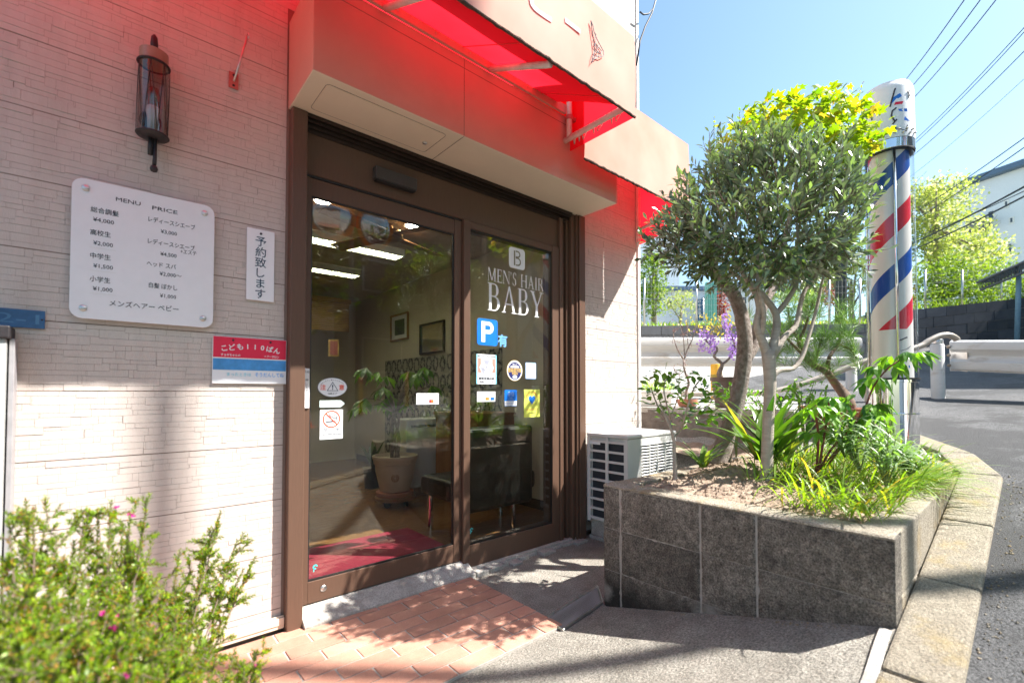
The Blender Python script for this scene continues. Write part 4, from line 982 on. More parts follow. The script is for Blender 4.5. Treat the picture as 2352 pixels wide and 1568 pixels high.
MB().box(PX0+.006, PX0+TH-.006, PY0+.006, PY1-.006, -.02, PZ-.006).build('mortar', M['mortar'], t)
m = MB(); x = PX0+TH+.002; i = 0
while x < PX1:
    x2 = min(PX1, x+.292 if i == 0 else x+.392)
    for ci, (a, b) in enumerate(courses[:2]): m.box(x+.002, x2-.004, PY0+random.uniform(0,.003), PY0+TH, a+.004, b if ci else PZ-.001)
    m.box(x+.002, x2-.004, PY0, PY0+TH, -.02, .202); x = x2+.004; i += 1
m.build('side_wall', M['block_side'], t, bevel=.006)
m = MB(); x = PX0+TH+.002
while x < PX1:
    x2 = min(PX1, x+.392)
    for ci, (a, b) in enumerate(courses): m.box(x, x2-.006, PY1-TH, PY1-random.uniform(0,.003), a+.003, b if ci else PZ-.001)
    x = x2+.002
m.build('back_wall', M['block_side'], t, bevel=.006)
m = MB(); m.box(PX0+TH, PX1, PY0+.006, PY0+TH-.006, -.02, PZ-.008); m.box(PX0+TH, PX1, PY1-TH+.006, PY1-.006, -.02, PZ-.008); m.build('mortar', M['mortar'], t)
def soilz(x, y):
    ex = min(1, max(0, (x-PX0-TH)/.18)) ; ey = min(1, max(0, min(y-PY0-TH, PY1-TH-y)/.15)); e = min(ex, ey)
    n = mnoise.noise(V((x*5,y*5,0)))*.022 + mnoise.noise(V((x*14,y*14,3)))*.014 + mnoise.noise(V((x*38,y*38,7)))*.008
    return .607 + .05*math.exp(-((x-2.12)**2+(y+.97)**2)/.05) + .035*e + n*(.35+.65*e) + .03*smooth(2.1,2.7,x)
m = MB(); xs = frange(PX0+TH-.01, 3.0, .016); ys_ = frange(PY0+TH-.01, PY1-TH+.01, .016); idx = {}
for i, x in enumerate(xs):
    for j, y in enumerate(ys_): idx[i,j] = len(m.v); m.v.append(V((x,y,soilz(x,y))))
for i in range(len(xs)-1):
    for j in range(len(ys_)-1): m.f.append((idx[i,j],idx[i+1,j],idx[i+1,j+1],idx[i,j+1])); m.m.append(0)
random.seed(21)
def clod(m, x, y, z, r):
    vs = []; k0 = random.random()*6
    for (a, b, c) in ((1,0,0),(-1,0,0),(0,1,0),(0,-1,0),(0,0,1),(0,0,-1)): vs.append((x+a*r*random.uniform(.6,1.2), y+b*r*random.uniform(.6,1.2), z+c*r*random.uniform(.5,1)))
    m.add(vs, [(0,2,4),(2,1,4),(1,3,4),(3,0,4),(2,0,5),(1,2,5),(3,1,5),(0,3,5)])
for k in range(2600):
    x, y = random.uniform(PX0+TH+.01, 2.7), random.uniform(PY0+TH, PY1-TH); clod(m, x, y, soilz(x,y)+.001, random.choice((.003,.004,.006,.009,.014)))
so = m.build('soil', M['soil'], None, False); tag(so, 'brown crumbly soil filling the block planter', 'soil', kind='stuff')

# ------------------------------------------------------------------ drain grate
t = thing('drain_grate', 'perforated metal drain cover on the ground beside the planter base', 'grate', (1.05,-.65,.03))
q = [onZ(1252,1412,.045), onZ(1372,1340,.040), onZ(1384,1375,.045), onZ(1292,1438,.05)]
m = MB(); a, b, c, d = [V((p.x,p.y,yard(p.x,p.y)+.005)) for p in q]
m.add([a,b,c,d]+[p-V((0,0,.012)) for p in (a,b,c,d)], [(0,3,2,1),(0,1,5,4),(1,2,6,5),(2,3,7,6),(3,0,4,7)]); 
def perf():
    m_, nt, out = nodes('perforated'); tc = N(nt,'ShaderNodeTexCoord'); v = N(nt,'ShaderNodeTexVoronoi'); v.inputs['Scale'].default_value = 150; v.inputs['Randomness'].default_value = 0
    nt.links.new(tc.outputs['Object'], v.inputs['Vector']); r = ramp(nt, v.outputs['Distance'], [(.30,(.02,.02,.02)),(.36,(.22,.22,.23))]); b_ = N(nt,'ShaderNodeBsdfPrincipled'); b_.inputs['Roughness'].default_value=.5; b_.inputs['Metallic'].default_value=.3
    nt.links.new(r.outputs[0], b_.inputs['Base Color']); nt.links.new(b_.outputs[0], out.inputs[0]); return m_
m.f = [tuple(reversed(f)) if i == 0 else f for i, f in enumerate(m.f)]
m.build('plate', perf(), t)
m = MB()
for a_, b_ in ((a,b),(b,c),(c,d),(d,a)): m.tube([a_,b_], .006, 6)
m.build('rim', M['steel'], t)

# ------------------------------------------------------------------ barber pole
PC = W(2051, 900, 3.0); PC.z = 0; pz0 = .65
t = thing('barber_pole', 'tall red, white and blue striped barber pole in a clear tube on a chrome base', 'barber pole', (PC.x,PC.y,pz0))
R0, R1 = .107, .134
def zpole(py): return W(2050, py, 3.0).z
zc0, zr0, zd0 = zpole(872), zpole(352), zpole(336); ztop = zpole(228)+.085
m = MB(); m.lathe([(R1-.006,pz0),(R1-.006,zc0-.02),(R1,zc0-.018),(R1,zc0-.002)], 48, PC); m.lathe([(R1-.004,pz0+.30),(R1-.002,pz0+.305),(R1-.004,pz0+.31)], 48, PC); m.build('chrome_base', M['chrome'], t, 'auto')
m = MB(); m.lathe([(R1+.003,zc0-.001),(R1+.003,zc0+.010)], 48, PC); m.build('rubber_ring', M['black'], t, 'auto')
def striped():
    m_, nt, out = nodes('pole_stripes'); tc = N(nt,'ShaderNodeTexCoord'); sp = N(nt,'ShaderNodeSeparateXYZ'); nt.links.new(tc.outputs['Object'], sp.inputs[0])
    at = N(nt,'ShaderNodeMath',operation='ARCTAN2'); nt.links.new(sp.outputs[1], at.inputs[0]); nt.links.new(sp.outputs[0], at.inputs[1])
    a = N(nt,'ShaderNodeMath',operation='DIVIDE'); nt.links.new(at.outputs[0], a.inputs[0]); a.inputs[1].default_value = 2*math.pi
    z = N(nt,'ShaderNodeMath',operation='DIVIDE'); nt.links.new(sp.outputs[2], z.inputs[0]); z.inputs[1].default_value = .655
    s = N(nt,'ShaderNodeMath',operation='SUBTRACT'); nt.links.new(z.outputs[0], s.inputs[0]); nt.links.new(a.outputs[0], s.inputs[1])
    ad = N(nt,'ShaderNodeMath',operation='ADD'); nt.links.new(s.outputs[0], ad.inputs[0]); ad.inputs[1].default_value = POLE_PH
    f = N(nt,'ShaderNodeMath',operation='FRACT'); nt.links.new(ad.outputs[0], f.inputs[0])
    wht = (.78,.73,.70); r = N(nt,'ShaderNodeValToRGB'); r.color_ramp.interpolation = 'CONSTANT'; e = r.color_ramp.elements
    e[0].position = 0; e[0].color = (*wht,1); e[1].position = .27; e[1].color = (.015,.075,.34,1)
    k = e.new(.5); k.color = (*wht,1); k = e.new(.77); k.color = (.62,.02,.045,1)
    nt.links.new(f.outputs[0], r.inputs[0])
    # stripes end square at the lower border
    lt = N(nt,'ShaderNodeMath',operation='GREATER_THAN'); nt.links.new(sp.outputs[2], lt.inputs[0]); lt.inputs[1].default_value = zpole(760)-pz0
    mx = N(nt,'ShaderNodeMix',data_type='RGBA'); nt.links.new(lt.outputs[0], mx.inputs[0]); mx.inputs[6].default_value = (*wht,1); nt.links.new(r.outputs[0], mx.inputs[7])
    b_ = N(nt,'ShaderNodeBsdfPrincipled'); b_.inputs['Roughness'].default_value = .25; nt.links.new(mx.outputs[2], b_.inputs['Base Color']); nt.links.new(b_.outputs[0], out.inputs[0]); return m_
POLE_PH = .14
m = MB(); m.lathe([(R0,zc0+.011),(R0,zr0-.005)], 64, PC); dr = m.build('drum', striped(), t, 'auto')
m = MB(); m.lathe([(R1-.004,zc0+.011),(R1-.004,zr0-.001)], 64, PC); m.f = m.f[:-2]; m.m = m.m[:-2]; m.build('clear_tube', M['clear'], t, True)
vd = (CAM - PC); vd.z = 0; vd.normalize(); aw_ = math.atan2(vd.y, vd.x)
m = MB()
for k in range(3):
    a = aw_ + math.radians(14) + 2*math.pi*k/3; p = PC + V((math.cos(a), math.sin(a), 0))*(R0+.016); m.tube([(p.x,p.y,zc0+.01),(p.x,p.y,zr0)], .0085, 12)
m.build('rod', M['chrome'], t, True)
m = MB(); m.lathe([(R1,zr0-.004),(R1+.004,zr0),(R1+.004,zr0+.055),(R1,zr0+.058)], 48, PC); m.build('chrome_collar', M['chrome'], t, 'auto')
m = MB(); m.lathe([(R1+.002,zr0-.010),(R1+.002,zr0-.0045)], 48, PC); m.build('rubber_ring', M['black'], t, 'auto')
m = MB(); m.lathe([(R1+.004,zr0+.0585),(R1+.002,ztop-.05),(R1-.003,ztop-.025),(R1-.006,ztop-.022),(R1-.012,ztop-.004),(R1-.03,ztop),(0,ztop+.004)], 48, PC); m.build('cap', M['white'], t, 'auto')
# doodles on the cap and lower drum: patches bent round the cylinder
def cyl(u, z, r): # u angle from the camera direction, positive to the right
    a = aw_ + u; return (PC.x + r*math.cos(a), PC.y + r*math.sin(a), z)
def doodle_poly(mb, pts, r):
    mb.face([cyl(u, z, r) for (u, z) in pts])
def doodle_line(mb, pts, r, w=.0045): mb.tube([cyl(u, z, r) for (u, z) in pts], w, 5)
ink = MB(); bl = MB(); pk = MB(); rc = R1 + .005; zc = zr0 + .058
doodle_line(ink, [(-.62,zc+.25),(-.60,zc+.16)], rc); doodle_line(ink, [(-.80,zc+.195),(-.42,zc+.20)], rc)
doodle_line(ink, [(.10,zc+.20),(.26,zc+.29),(.30,zc+.31)], rc); doodle_poly(bl, [(.12,zc+.215),(.22,zc+.255),(.48,zc+.275),(.55,zc+.255)], rc)
doodle_line(ink, [(.32,zc+.185),(.18,zc+.17),(.14,zc+.14),(.20,zc+.12),(.26,zc+.10)], rc); doodle_line(ink, [(.18,zc+.085),(.34,zc+.11)], rc)
doodle_poly(bl, [(.40,zc+.175),(.76,zc+.175),(.78,zc+.155),(.44,zc+.16)], rc); doodle_poly(bl, [(.62,zc+.10),(.66,zc+.125),(.90,zc+.095)], rc)
doodle_poly(pk, [(.24,zc+.205),(.30,zc+.222),(.62,zc+.222),(.56,zc+.205)], rc)
doodle_poly(ink, [(.26+.06*math.cos(2*math.pi*k/12), zc+.055+.013*math.sin(2*math.pi*k/12)) for k in range(12)], rc)
doodle_line(ink, [(.32,zc+.055),(.5,zc+.045),(.72,zc+.03),(.78,zc+.05),(.76,zc+.07)], rc, .0018)
doodle_line(ink, [(.80,zc+.285),(.95,zc+.255)], rc, .0018); doodle_line(ink, [(.90,zc+.295),(.86,zc+.245)], rc, .0018)
zl = zc0 + .0; rd = R0 + .0015
doodle_line(ink, [(.35,zl+.245),(.75,zl+.265)], rd); doodle_line(ink, [(.4,zl+.18),(.7,zl+.19),(1.0,zl+.21)], rd, .0018)
doodle_poly(bl, [(.55,zl+.148),(.95,zl+.165),(1.05,zl+.145)], rd); doodle_poly(pk, [(.38,zl+.105),(.38,zl+.122),(.95,zl+.128),(.95,zl+.110)], rd)
doodle_poly(bl, [(.5,zl+.082),(.9,zl+.09),(.92,zl+.07)], rd)
doodle_poly(ink, [(.02+.11*math.cos(2*math.pi*k/12), zl+.035+.012*math.sin(2*math.pi*k/12)) for k in range(12)], rd); doodle_line(ink, [(.02,zl+.04),(.0,zl+.06),(.05,zl+.075),(.12,zl+.07)], rd)
ink.build('doodle', M['ink'], t); bl.build('doodle', M['blue'], t); pk.build('doodle', M['sign_red'], t)
m = MB()
for k in range(16):
    a = -1.2 + k*.16; z = zc + .018 + .03*abs(math.sin(k*1.7)); p = V(cyl(a, z, rc)); d = (p - V((PC.x,PC.y,z))).normalized(); m.lathe([(.006,0),(.006,.008),(0,.013)], 8, p, axis=d)
m.build('stud', M['steel'], t, True)

# ------------------------------------------------------------------ junction block with silver cap
t = thing('junction_box', 'small concrete box with a silver round cap beside the kerb corner', 'junction box', (3.08,-1.80,.55))
m = MB(); m.box(2.98,3.18,-1.88,-1.72,.40,.635); m.build('body', M['concrete_pale'], t, bevel=.008)
MB().lathe([(.062,.637),(.062,.657),(.055,.669),(0,.675)], 28, (3.07,-1.81,0)).build('cap', M['steel'], t, 'auto')
# ------------------------------------------------------------------ leaf materials
def leaf2(name, top1, top2, under, transl=.3, rough=.35, tcol=(1.6,1.9,.6), spec=.5, tip=None):
    m, nt, out = nodes(name); g = N(nt, 'ShaderNodeNewGeometry')
    st = [(0, top1), (.8, top2)]
    if tip: st += [(.93, tip)]
    r = ramp(nt, g.outputs['Random Per Island'], st)
    mc = N(nt, 'ShaderNodeMix', data_type='RGBA'); nt.links.new(g.outputs['Backfacing'], mc.inputs[0]); nt.links.new(r.outputs[0], mc.inputs[6]); mc.inputs[7].default_value = (*under, 1)
    b = N(nt, 'ShaderNodeBsdfPrincipled'); b.inputs['Roughness'].default_value = rough; b.inputs['Specular IOR Level'].default_value = spec; nt.links.new(mc.outputs[2], b.inputs['Base Color'])
    t = N(nt, 'ShaderNodeBsdfTranslucent'); hs = N(nt, 'ShaderNodeMix', data_type='RGBA', blend_type='MULTIPLY'); hs.inputs[0].default_value = 1
    nt.links.new(r.outputs[0], hs.inputs[6]); hs.inputs[7].default_value = (*tcol, 1); nt.links.new(hs.outputs[2], t.inputs[0])
    mx = N(nt, 'ShaderNodeMixShader'); mx.inputs[0].default_value = transl; nt.links.new(b.outputs[0], mx.inputs[1]); nt.links.new(t.outputs[0], mx.inputs[2]); nt.links.new(mx.outputs[0], out.inputs[0]); return m
M['olive_leaf'] = leaf2('olive_leaf', (.045,.08,.04), (.19,.25,.12), (.40,.43,.34), .22, .24, (1.5,1.8,.6), .8, (.28,.40,.12))
M['maple_leaf'] = leaf2('maple_leaf', (.10,.21,.012), (.31,.40,.018), (.34,.42,.05), .5, .45, (1.9,1.9,.4), .4, (.38,.24,.05))
M['citrus_leaf'] = leaf2('citrus_leaf', (.035,.10,.015), (.16,.32,.025), (.16,.26,.06), .38, .28, (1.9,2.1,.5), .6)
M['strap_leaf'] = leaf2('strap_leaf', (.03,.09,.018), (.14,.26,.03), (.12,.2,.04), .3, .35, (2.0,2.2,.6), .5, (.42,.34,.07))
M['grass_leaf'] = leaf2('grass_leaf', (.09,.20,.02), (.26,.40,.03), (.2,.32,.05), .42, .4, (1.9,1.9,.5), .5, (.50,.36,.06))
M['silver_leaf'] = leaf2('silver_leaf', (.11,.22,.06), (.26,.40,.13), (.30,.38,.22), .3, .3, (1.8,2.0,.6), .6)
M['peony_leaf'] = leaf2('peony_leaf', (.04,.14,.02), (.18,.34,.03), (.22,.34,.1), .42, .33, (1.9,2.0,.5), .5)
M['pine_needle'] = leaf2('pine_needle', (.05,.13,.03), (.20,.33,.10), (.14,.22,.07), .2, .4, (1.6,1.8,.6), .5)
M['heath_leaf'] = leaf2('heath_leaf', (.05,.14,.010), (.30,.42,.016), (.16,.26,.03), .42, .42, (1.9,1.9,.45), .45, (.42,.20,.06))
M['wisteria'] = leaf2('wisteria_flower', (.33,.17,.55), (.58,.38,.76), (.45,.28,.64), .3, .6, (1.2,1.1,1.3), .2)
M['bronze_leaf'] = leaf2('bronze_leaf', (.30,.26,.05), (.48,.42,.12), (.4,.34,.1), .45, .5, (1.6,1.5,.6), .3)
M['magenta'] = leaf2('magenta_flower', (.55,.02,.25), (.75,.05,.35), (.6,.03,.3), .3, .6, (1.2,.6,1.1), .2)
M['bg_leaf'] = leaf2('bg_leaf', (.06,.13,.02), (.22,.32,.04), (.2,.28,.06), .4, .5, (1.8,1.8,.6), .3)
M['bg_pale'] = leaf2('bg_pale_leaf', (.22,.30,.07), (.46,.50,.16), (.4,.45,.15), .45, .5, (1.5,1.5,.8), .3, (.80,.78,.66))
M['bg_dark'] = leaf2('bg_dark_leaf', (.022,.05,.016), (.07,.13,.03), (.08,.12,.04), .3, .5, (1.7,1.8,.6), .3)
M['bg_red'] = leaf2('bg_red_leaf', (.20,.035,.02), (.34,.09,.045), (.3,.07,.04), .4, .5, (1.4,.9,.8), .3)
def rsph(rnd):
    while True:
        v = V((rnd.uniform(-1,1), rnd.uniform(-1,1), rnd.uniform(-1,1)))
        if .05 < v.length < 1: return v
def dirn(rnd): return rsph(rnd).normalized()

# ------------------------------------------------------------------ olive
T0 = 2.27
olive = thing('olive_tree', 'olive tree with smooth pale forked trunk and dense grey-green crown in the planter', 'tree', onZ(1760,1120,.62))
m = MB()
def px_tube(mb, pts, ts, rads, n=10, sub=3):
    P = [W(px, py, t) for (px, py), t in zip(pts, ts)]
    out = []; rr = []
    for i in range(len(P)-1):
        p0, p1, p2, p3 = P[max(0,i-1)], P[i], P[i+1], P[min(len(P)-1,i+2)]
        for k in range(sub):
            u = k/sub; out.append(.5*((2*p1) + (p2-p0)*u + (2*p0-5*p1+4*p2-p3)*u*u + (3*p1-p0-3*p2+p3)*u**3)); rr.append(rads[i]*(1-u)+rads[i+1]*u)
    out.append(P[-1]); rr.append(rads[-1]); mb.tube(out, rr, n); return out
tr = MB()
px_tube(tr, [(1762,1140),(1760,1105),(1762,1040),(1765,960),(1769,880),(1764,805)], [T0]*6, [.036,.030,.0265,.026,.027,.031], 12)
px_tube(tr, [(1766,822),(1748,775),(1738,745),(1744,705),(1728,660),(1700,620),(1670,560)], [T0,T0-.01,T0-.02,T0-.03,T0-.05,T0-.06,T0-.06], [.024,.019,.017,.015,.012,.009,.005])
px_tube(tr, [(1772,815),(1783,760),(1782,722),(1762,690),(1730,655),(1700,640),(1660,600)], [T0,T0+.02,T0+.03,T0+.03,T0+.02,T0,T0-.05], [.024,.019,.017,.015,.013,.010,.006])
px_tube(tr, [(1782,722),(1808,690),(1830,648),(1835,600),(1830,500)], [T0+.03,T0+.04,T0+.05,T0+.05,T0+.05], [.015,.012,.010,.008,.004])
px_tube(tr, [(1774,818),(1800,775),(1828,748),(1838,700),(1850,665),(1880,620),(1900,540)], [T0,T0+.03,T0+.06,T0+.08,T0+.09,T0+.1,T0+.1], [.020,.015,.012,.011,.010,.007,.004])
px_tube(tr, [(1770,868),(1792,850),(1822,846),(1843,818),(1858,770),(1874,715),(1888,650),(1900,600)], [T0,T0+.02,T0+.05,T0+.07,T0+.09,T0+.11,T0+.12,T0+.12], [.013,.012,.011,.010,.009,.008,.007,.005])
px_tube(tr, [(1748,775),(1755,720),(1740,640),(1745,520)], [T0-.01,T0-.06,T0-.1,T0-.1], [.012,.010,.008,.004])
tr.build('trunk', M['bark_olive'], olive, True)
rnd = random.Random(42)
blobs = [(1770,500,2.27,.42,.36,.33),(1640,520,2.20,.26,.28,.22),(1560,560,2.15,.15,.2,.12),(1790,415,2.30,.36,.32,.19),(1700,370,2.25,.18,.22,.18),(1910,480,2.30,.15,.24,.22),(1900,590,2.30,.16,.22,.12),(1880,430,2.32,.18,.24,.12),(1720,610,2.2,.26,.25,.09),(1850,600,2.3,.2,.25,.1),(1570,480,2.2,.10,.15,.12)]
wts = [b[3]*b[4]*b[5] for b in blobs]; lf = MB(); tw = MB()
Ccen = W(1775,520,2.27)
for k in range(800):
    b = rnd.choices(blobs, [w**.75 for w in wts])[0]; c = W(b[0], b[1], b[2])
    v = rsph(rnd); v = v.normalized()*(v.length**.45)
    p = c + RT*(v.x*b[3]) + FH*(v.y*b[4]) + UZ*(v.z*b[5])
    d = (p - Ccen).normalized()*.7 + V((0,0,.75)) + dirn(rnd)*.45
    hgt = (p.z - Ccen.z)
    if hgt < -.12: d = (p - Ccen).normalized()*.9 + V((0,0,.15)) + dirn(rnd)*.55
    d.normalize(); L = rnd.uniform(.09,.19); nl = rnd.randint(9,14)
    q0 = p - d*L*.6
    tw.tube([q0, p, p + d*L*.4], [.0022,.0018,.001], 4, caps=False)
    for i in range(nl):
        u = i/(nl-1); q = q0 + d*L*u; ax = d.orthogonal().normalized(); a = rnd.uniform(0,6.28)
        o = (ax*math.cos(a) + d.cross(ax)*math.sin(a)); ld = (d*rnd.uniform(.55,1.1) + o*rnd.uniform(.5,1.0)).normalized()
        Lf = rnd.uniform(.042,.068)*(1-.25*u); lf.leaf(q, ld, (d + V((0,0,.5)) + dirn(rnd)*.5), Lf, Lf*rnd.uniform(.27,.38), rnd.uniform(-.1,.25), .2, wide=.5)
lf.build('foliage', M['olive_leaf'], olive); tw.build('twigs', M['twig'], olive)

# ------------------------------------------------------------------ maple behind the olive
TM = 2.78
maple = thing('maple_tree', 'maple tree with rough leaning trunk and bright yellow-green leaves above the olive', 'tree', W(1655,1062,TM))
tr = MB(); px_tube(tr, [(1650,1080),(1656,1050),(1668,1000),(1690,930),(1704,860),(1711,790),(1702,720),(1682,672),(1652,636),(1640,600),(1700,480),(1780,380)], [TM]*6+[TM+.02,TM+.03,TM+.04,TM+.05,TM+.15,TM+.25], [.085,.062,.050,.046,.045,.044,.040,.037,.034,.028,.020,.012], 14, 4)
px_tube(tr, [(1712,830),(1735,790),(1742,740),(1760,690),(1785,640),(1800,560),(1830,420)], [TM,TM+.05,TM+.08,TM+.12,TM+.2,TM+.25,TM+.3], [.03,.028,.028,.027,.025,.02,.01], 12)
px_tube(tr, [(1640,620),(1610,600),(1600,570)], [TM+.05,TM+.02,TM], [.02,.016,.012], 10)
rnd = random.Random(5)
for v in tr.v: v += V((rnd.uniform(-1,1), rnd.uniform(-1,1), rnd.uniform(-1,1)))*.0022
tr.build('trunk', M['bark_rough'], maple, True)
def palm_leaf(mb, p, d, nrm, R, rnd):
    d = V(d).normalized(); s = d.cross(V(nrm)); 
    if s.length < 1e-4: s = d.orthogonal()
    s.normalize(); n = s.cross(d); pts = []
    for (a, r) in ((-150,.28),(-105,.62),(-78,.40),(-48,.86),(-24,.5),(0,1.0),(24,.5),(48,.86),(78,.40),(105,.62),(150,.28)):
        q = math.radians(a); rr = R*r; pts.append(p + d*(math.cos(q)*rr) + s*(math.sin(q)*rr) - n*(.18*rr*abs(math.sin(q))) )
    base = len(mb.v); mb.v += [V(p)] + pts
    for i in range(len(pts)-1): mb.f.append((base, base+1+i, base+2+i)); mb.m.append(0)
lf = MB(); tw = MB(); sh = [((1830,320),.52,.34,.20),((1760,290),.20,.22,.12),((1900,280),.24,.24,.16),((1930,345),.17,.2,.14),((1850,260),.22,.22,.10),((1958,345),.12,.14,.09),((1690,330),.10,.12,.07)]
for k in range(950):
    c, a, b, h = rnd.choices(sh, [3.2,1,1.4,1,1,.5,.3])[0]; c = W(c[0], c[1]-8, 2.85); v = rsph(rnd)
    p = c + RT*(v.x*a) + FH*(v.y*b) + UZ*(v.z*h); d = V((v.x,v.y,-.25)) + dirn(rnd)*.7
    palm_leaf(lf, p, d, V((0,0,1)) + dirn(rnd)*.75, rnd.uniform(.032,.056), rnd)
for (a, b) in (((1945,260),(1982,190)),((1960,300),(1985,240)),((1820,270),(1832,206)),((1740,290),(1760,225)),((1790,280),(1825,228)),((1690,330),(1700,250)),((1640,345),(1640,270)),((1985,345),(2020,300)),((1655,360),(1648,290)),((1885,260),(1900,225))):
    P0, P1 = W(a[0],a[1],2.85), W(b[0],b[1],2.85); P0 = P0 - V((0,0,.1)); mid = (P0+P1)/2 + V((0,0,-.02)); tw.tube([P0,mid,P1],[.003,.0022,.001],5)
    for i in range(9):
        u = .25+.75*i/8; q = P0*(1-u)+P1*u; dd = (P1-P0).normalized() + dirn(rnd)*1.1; palm_leaf(lf, q, dd, dirn(rnd)+V((0,0,.6)), rnd.uniform(.014,.026)*(1.25-.55*u), rnd)
lf.build('foliage', M['maple_leaf'], maple); tw.build('twigs', M['twig'], maple)

# ------------------------------------------------------------------ shrub with glossy leaves by the air conditioner
TS = 2.42
shrub = thing('broadleaf_shrub', 'small shrub with glossy rounded leaves on a thin stem at the planter corner', 'shrub', W(1550,1098,TS))
tr = MB(); px_tube(tr, [(1552,1106),(1551,1085),(1549,1040),(1546,1000),(1530,960),(1515,920)], [TS]*6, [.016,.011,.0085,.008,.005,.003], 9)
tips = []
for pts in ([(1547,1005),(1565,985),(1585,960),(1600,930)],[(1546,1002),(1540,960),(1555,920),(1560,880)],[(1530,960),(1510,930),(1495,890)],[(1585,960),(1620,940),(1640,910)],[(1540,960),(1525,900),(1530,860)],[(1585,960),(1615,965),(1645,950)],[(1565,985),(1590,900),(1610,870)]):
    o = px_tube(tr, pts, [TS]+[TS+rnd.uniform(-.12,.12) for _ in pts[1:]], [.005,.004,.003,.002][:len(pts)], 6); tips.append(o)
tr.build('trunk', M['bark_olive'], shrub, True)
lf = MB(); rnd = random.Random(9)
for o in tips*3:
    for i in range(9):
        q = o[min(len(o)-1, rnd.randint(len(o)//3, len(o)))] + V((rnd.uniform(-.05,.05), rnd.uniform(-.05,.05), rnd.uniform(-.04,.05))) if rnd.random() < 1 else o[-1]
        d = dirn(rnd); d.z = abs(d.z)*.5 + .05; lf.leaf(q, d, V((0,0,1)) + dirn(rnd)*.55, rnd.uniform(.042,.065), rnd.uniform(.022,.034), rnd.uniform(0,.35), .18, wide=.5)
lf.build('foliage', M['citrus_leaf'], shrub)

# ------------------------------------------------------------------ strap-leaved clumps
rnd = random.Random(31)
def clump(name, label, cat, bases, n, L0, L1, Wd, droop, mat, spread=1.0, group=None, fold=.25, mixup=1.0):
    t = thing(name, label, cat, bases[0], group); mb = MB()
    for k in range(n):
        b = V(rnd.choice(bases)) + V((rnd.uniform(-.02,.02), rnd.uniform(-.02,.02), -.01)); a = rnd.uniform(0, 6.283)
        d = V((math.cos(a)*spread, math.sin(a)*spread, rnd.uniform(.6,1.6)*mixup)); mb.blade(b, d, rnd.uniform(L0,L1), Wd*rnd.uniform(.7,1.15), rnd.uniform(.4,1.0)*droop, 9, fold=fold)
    mb.build('foliage', mat, t); return t
clump('strap_leaf_plant', 'large clump of broad dark strap leaves between the two tree trunks', 'plant', [W(1745,1052,2.48), W(1775,1050,2.5), W(1800,1055,2.52)], 44, .30, .50, .042, 1.0, M['strap_leaf'], .85)
clump('strap_leaf_plant', 'small clump of narrow strap leaves at the foot of the rough trunk', 'plant', [W(1612,1068,2.46)], 26, .12, .24, .018, 1.5, M['strap_leaf'], 1.0)
# lance-leaved plants, silvery
for i, (px, py, tt, lb) in enumerate(((1975,1085,2.12,'silvery lance-leaved plant in the middle of the planter grass'),(2050,1075,2.2,'silvery lance-leaved plant just below the chrome pole base'),(2035,1120,1.95,'silvery lance-leaved plant nearest the road edge of the planter'),(1940,1050,2.35,'silvery lance-leaved plant behind the others under the peony'),(2090,1095,2.15,'silvery lance-leaved plant drooping toward the kerb corner'))):
    p0 = W(px, py, tt); t = thing('lance_leaf_plant', lb, 'plant', p0, 'lance-leaved plants in the planter'); mb = MB(); st = MB()
    for s_ in range(9):
        a = rnd.uniform(0,6.283); top = p0 + V((math.cos(a)*rnd.uniform(.02,.11), math.sin(a)*rnd.uniform(.02,.11), rnd.uniform(.13,.27) * (.55 if px > 2040 else 1))); st.tube([p0, (p0+top)/2 + V((0,0,.02)), top], [.003,.0028,.002], 5)
        for k in range(13):
            u = .35 + .65*k/12; q = p0*(1-u)+top*u; a2 = k*2.4; d = V((math.cos(a2), math.sin(a2), .9-.4*(1-u))); mb.blade(q, d, rnd.uniform(.07,.125), rnd.uniform(.010,.016), rnd.uniform(1.2,2.3), 6, fold=.2, taper=.4)
    mb.build('foliage', M['silver_leaf'], t); st.build('stems', M['stem_green'], t)
# grass and fallen blades over the right half of the bed
mb = MB(); rnd = random.Random(77)
for k in range(1150):
    while True:
        x, y = rnd.uniform(1.42,2.95), rnd.uniform(-1.86,-1.22)
        e = (x-1.42)/.35 + (-1.22-y)/.45
        if e > .95 and rnd.random() < min(1, (e-.7)): break
    a = rnd.uniform(0,6.283) if rnd.random() < .6 else rnd.gauss(-1.7,.8); d = V((math.cos(a)*.75, math.sin(a)*.75, rnd.uniform(.5,1.6)))
    mb.blade((x, y, soilz(x,y)-.005), d, rnd.uniform(.11,.31), rnd.uniform(.004,.0095), rnd.uniform(1.1,2.6), 7, fold=.15)
for k in range(170):   # tussock leaning over the kerb side
    p = V((rnd.uniform(2.15,2.6), rnd.uniform(-1.88,-1.72), .62)); a = rnd.gauss(-1.2,.45); d = V((math.cos(a), math.sin(a), rnd.uniform(.35,1.1))); mb.blade(p, d, rnd.uniform(.16,.33), rnd.uniform(.005,.009), rnd.uniform(.9,1.9), 8, fold=.15)
for k in range(80):   # a few tufts at the front edge
    p = V((rnd.uniform(1.39,1.55), rnd.uniform(-1.84,-1.52), .63)); a = rnd.uniform(2.4,5.2); d = V((math.cos(a)*.8, math.sin(a)*.8, rnd.uniform(.5,1.4))); mb.blade(p, d, rnd.uniform(.10,.24), rnd.uniform(.006,.010), rnd.uniform(1.2,2.6), 8, fold=.15)
tag(mb.build('grass', M['grass_leaf'], None), 'bright green arching grass blades covering the road side of the planter', 'grass', kind='stuff')

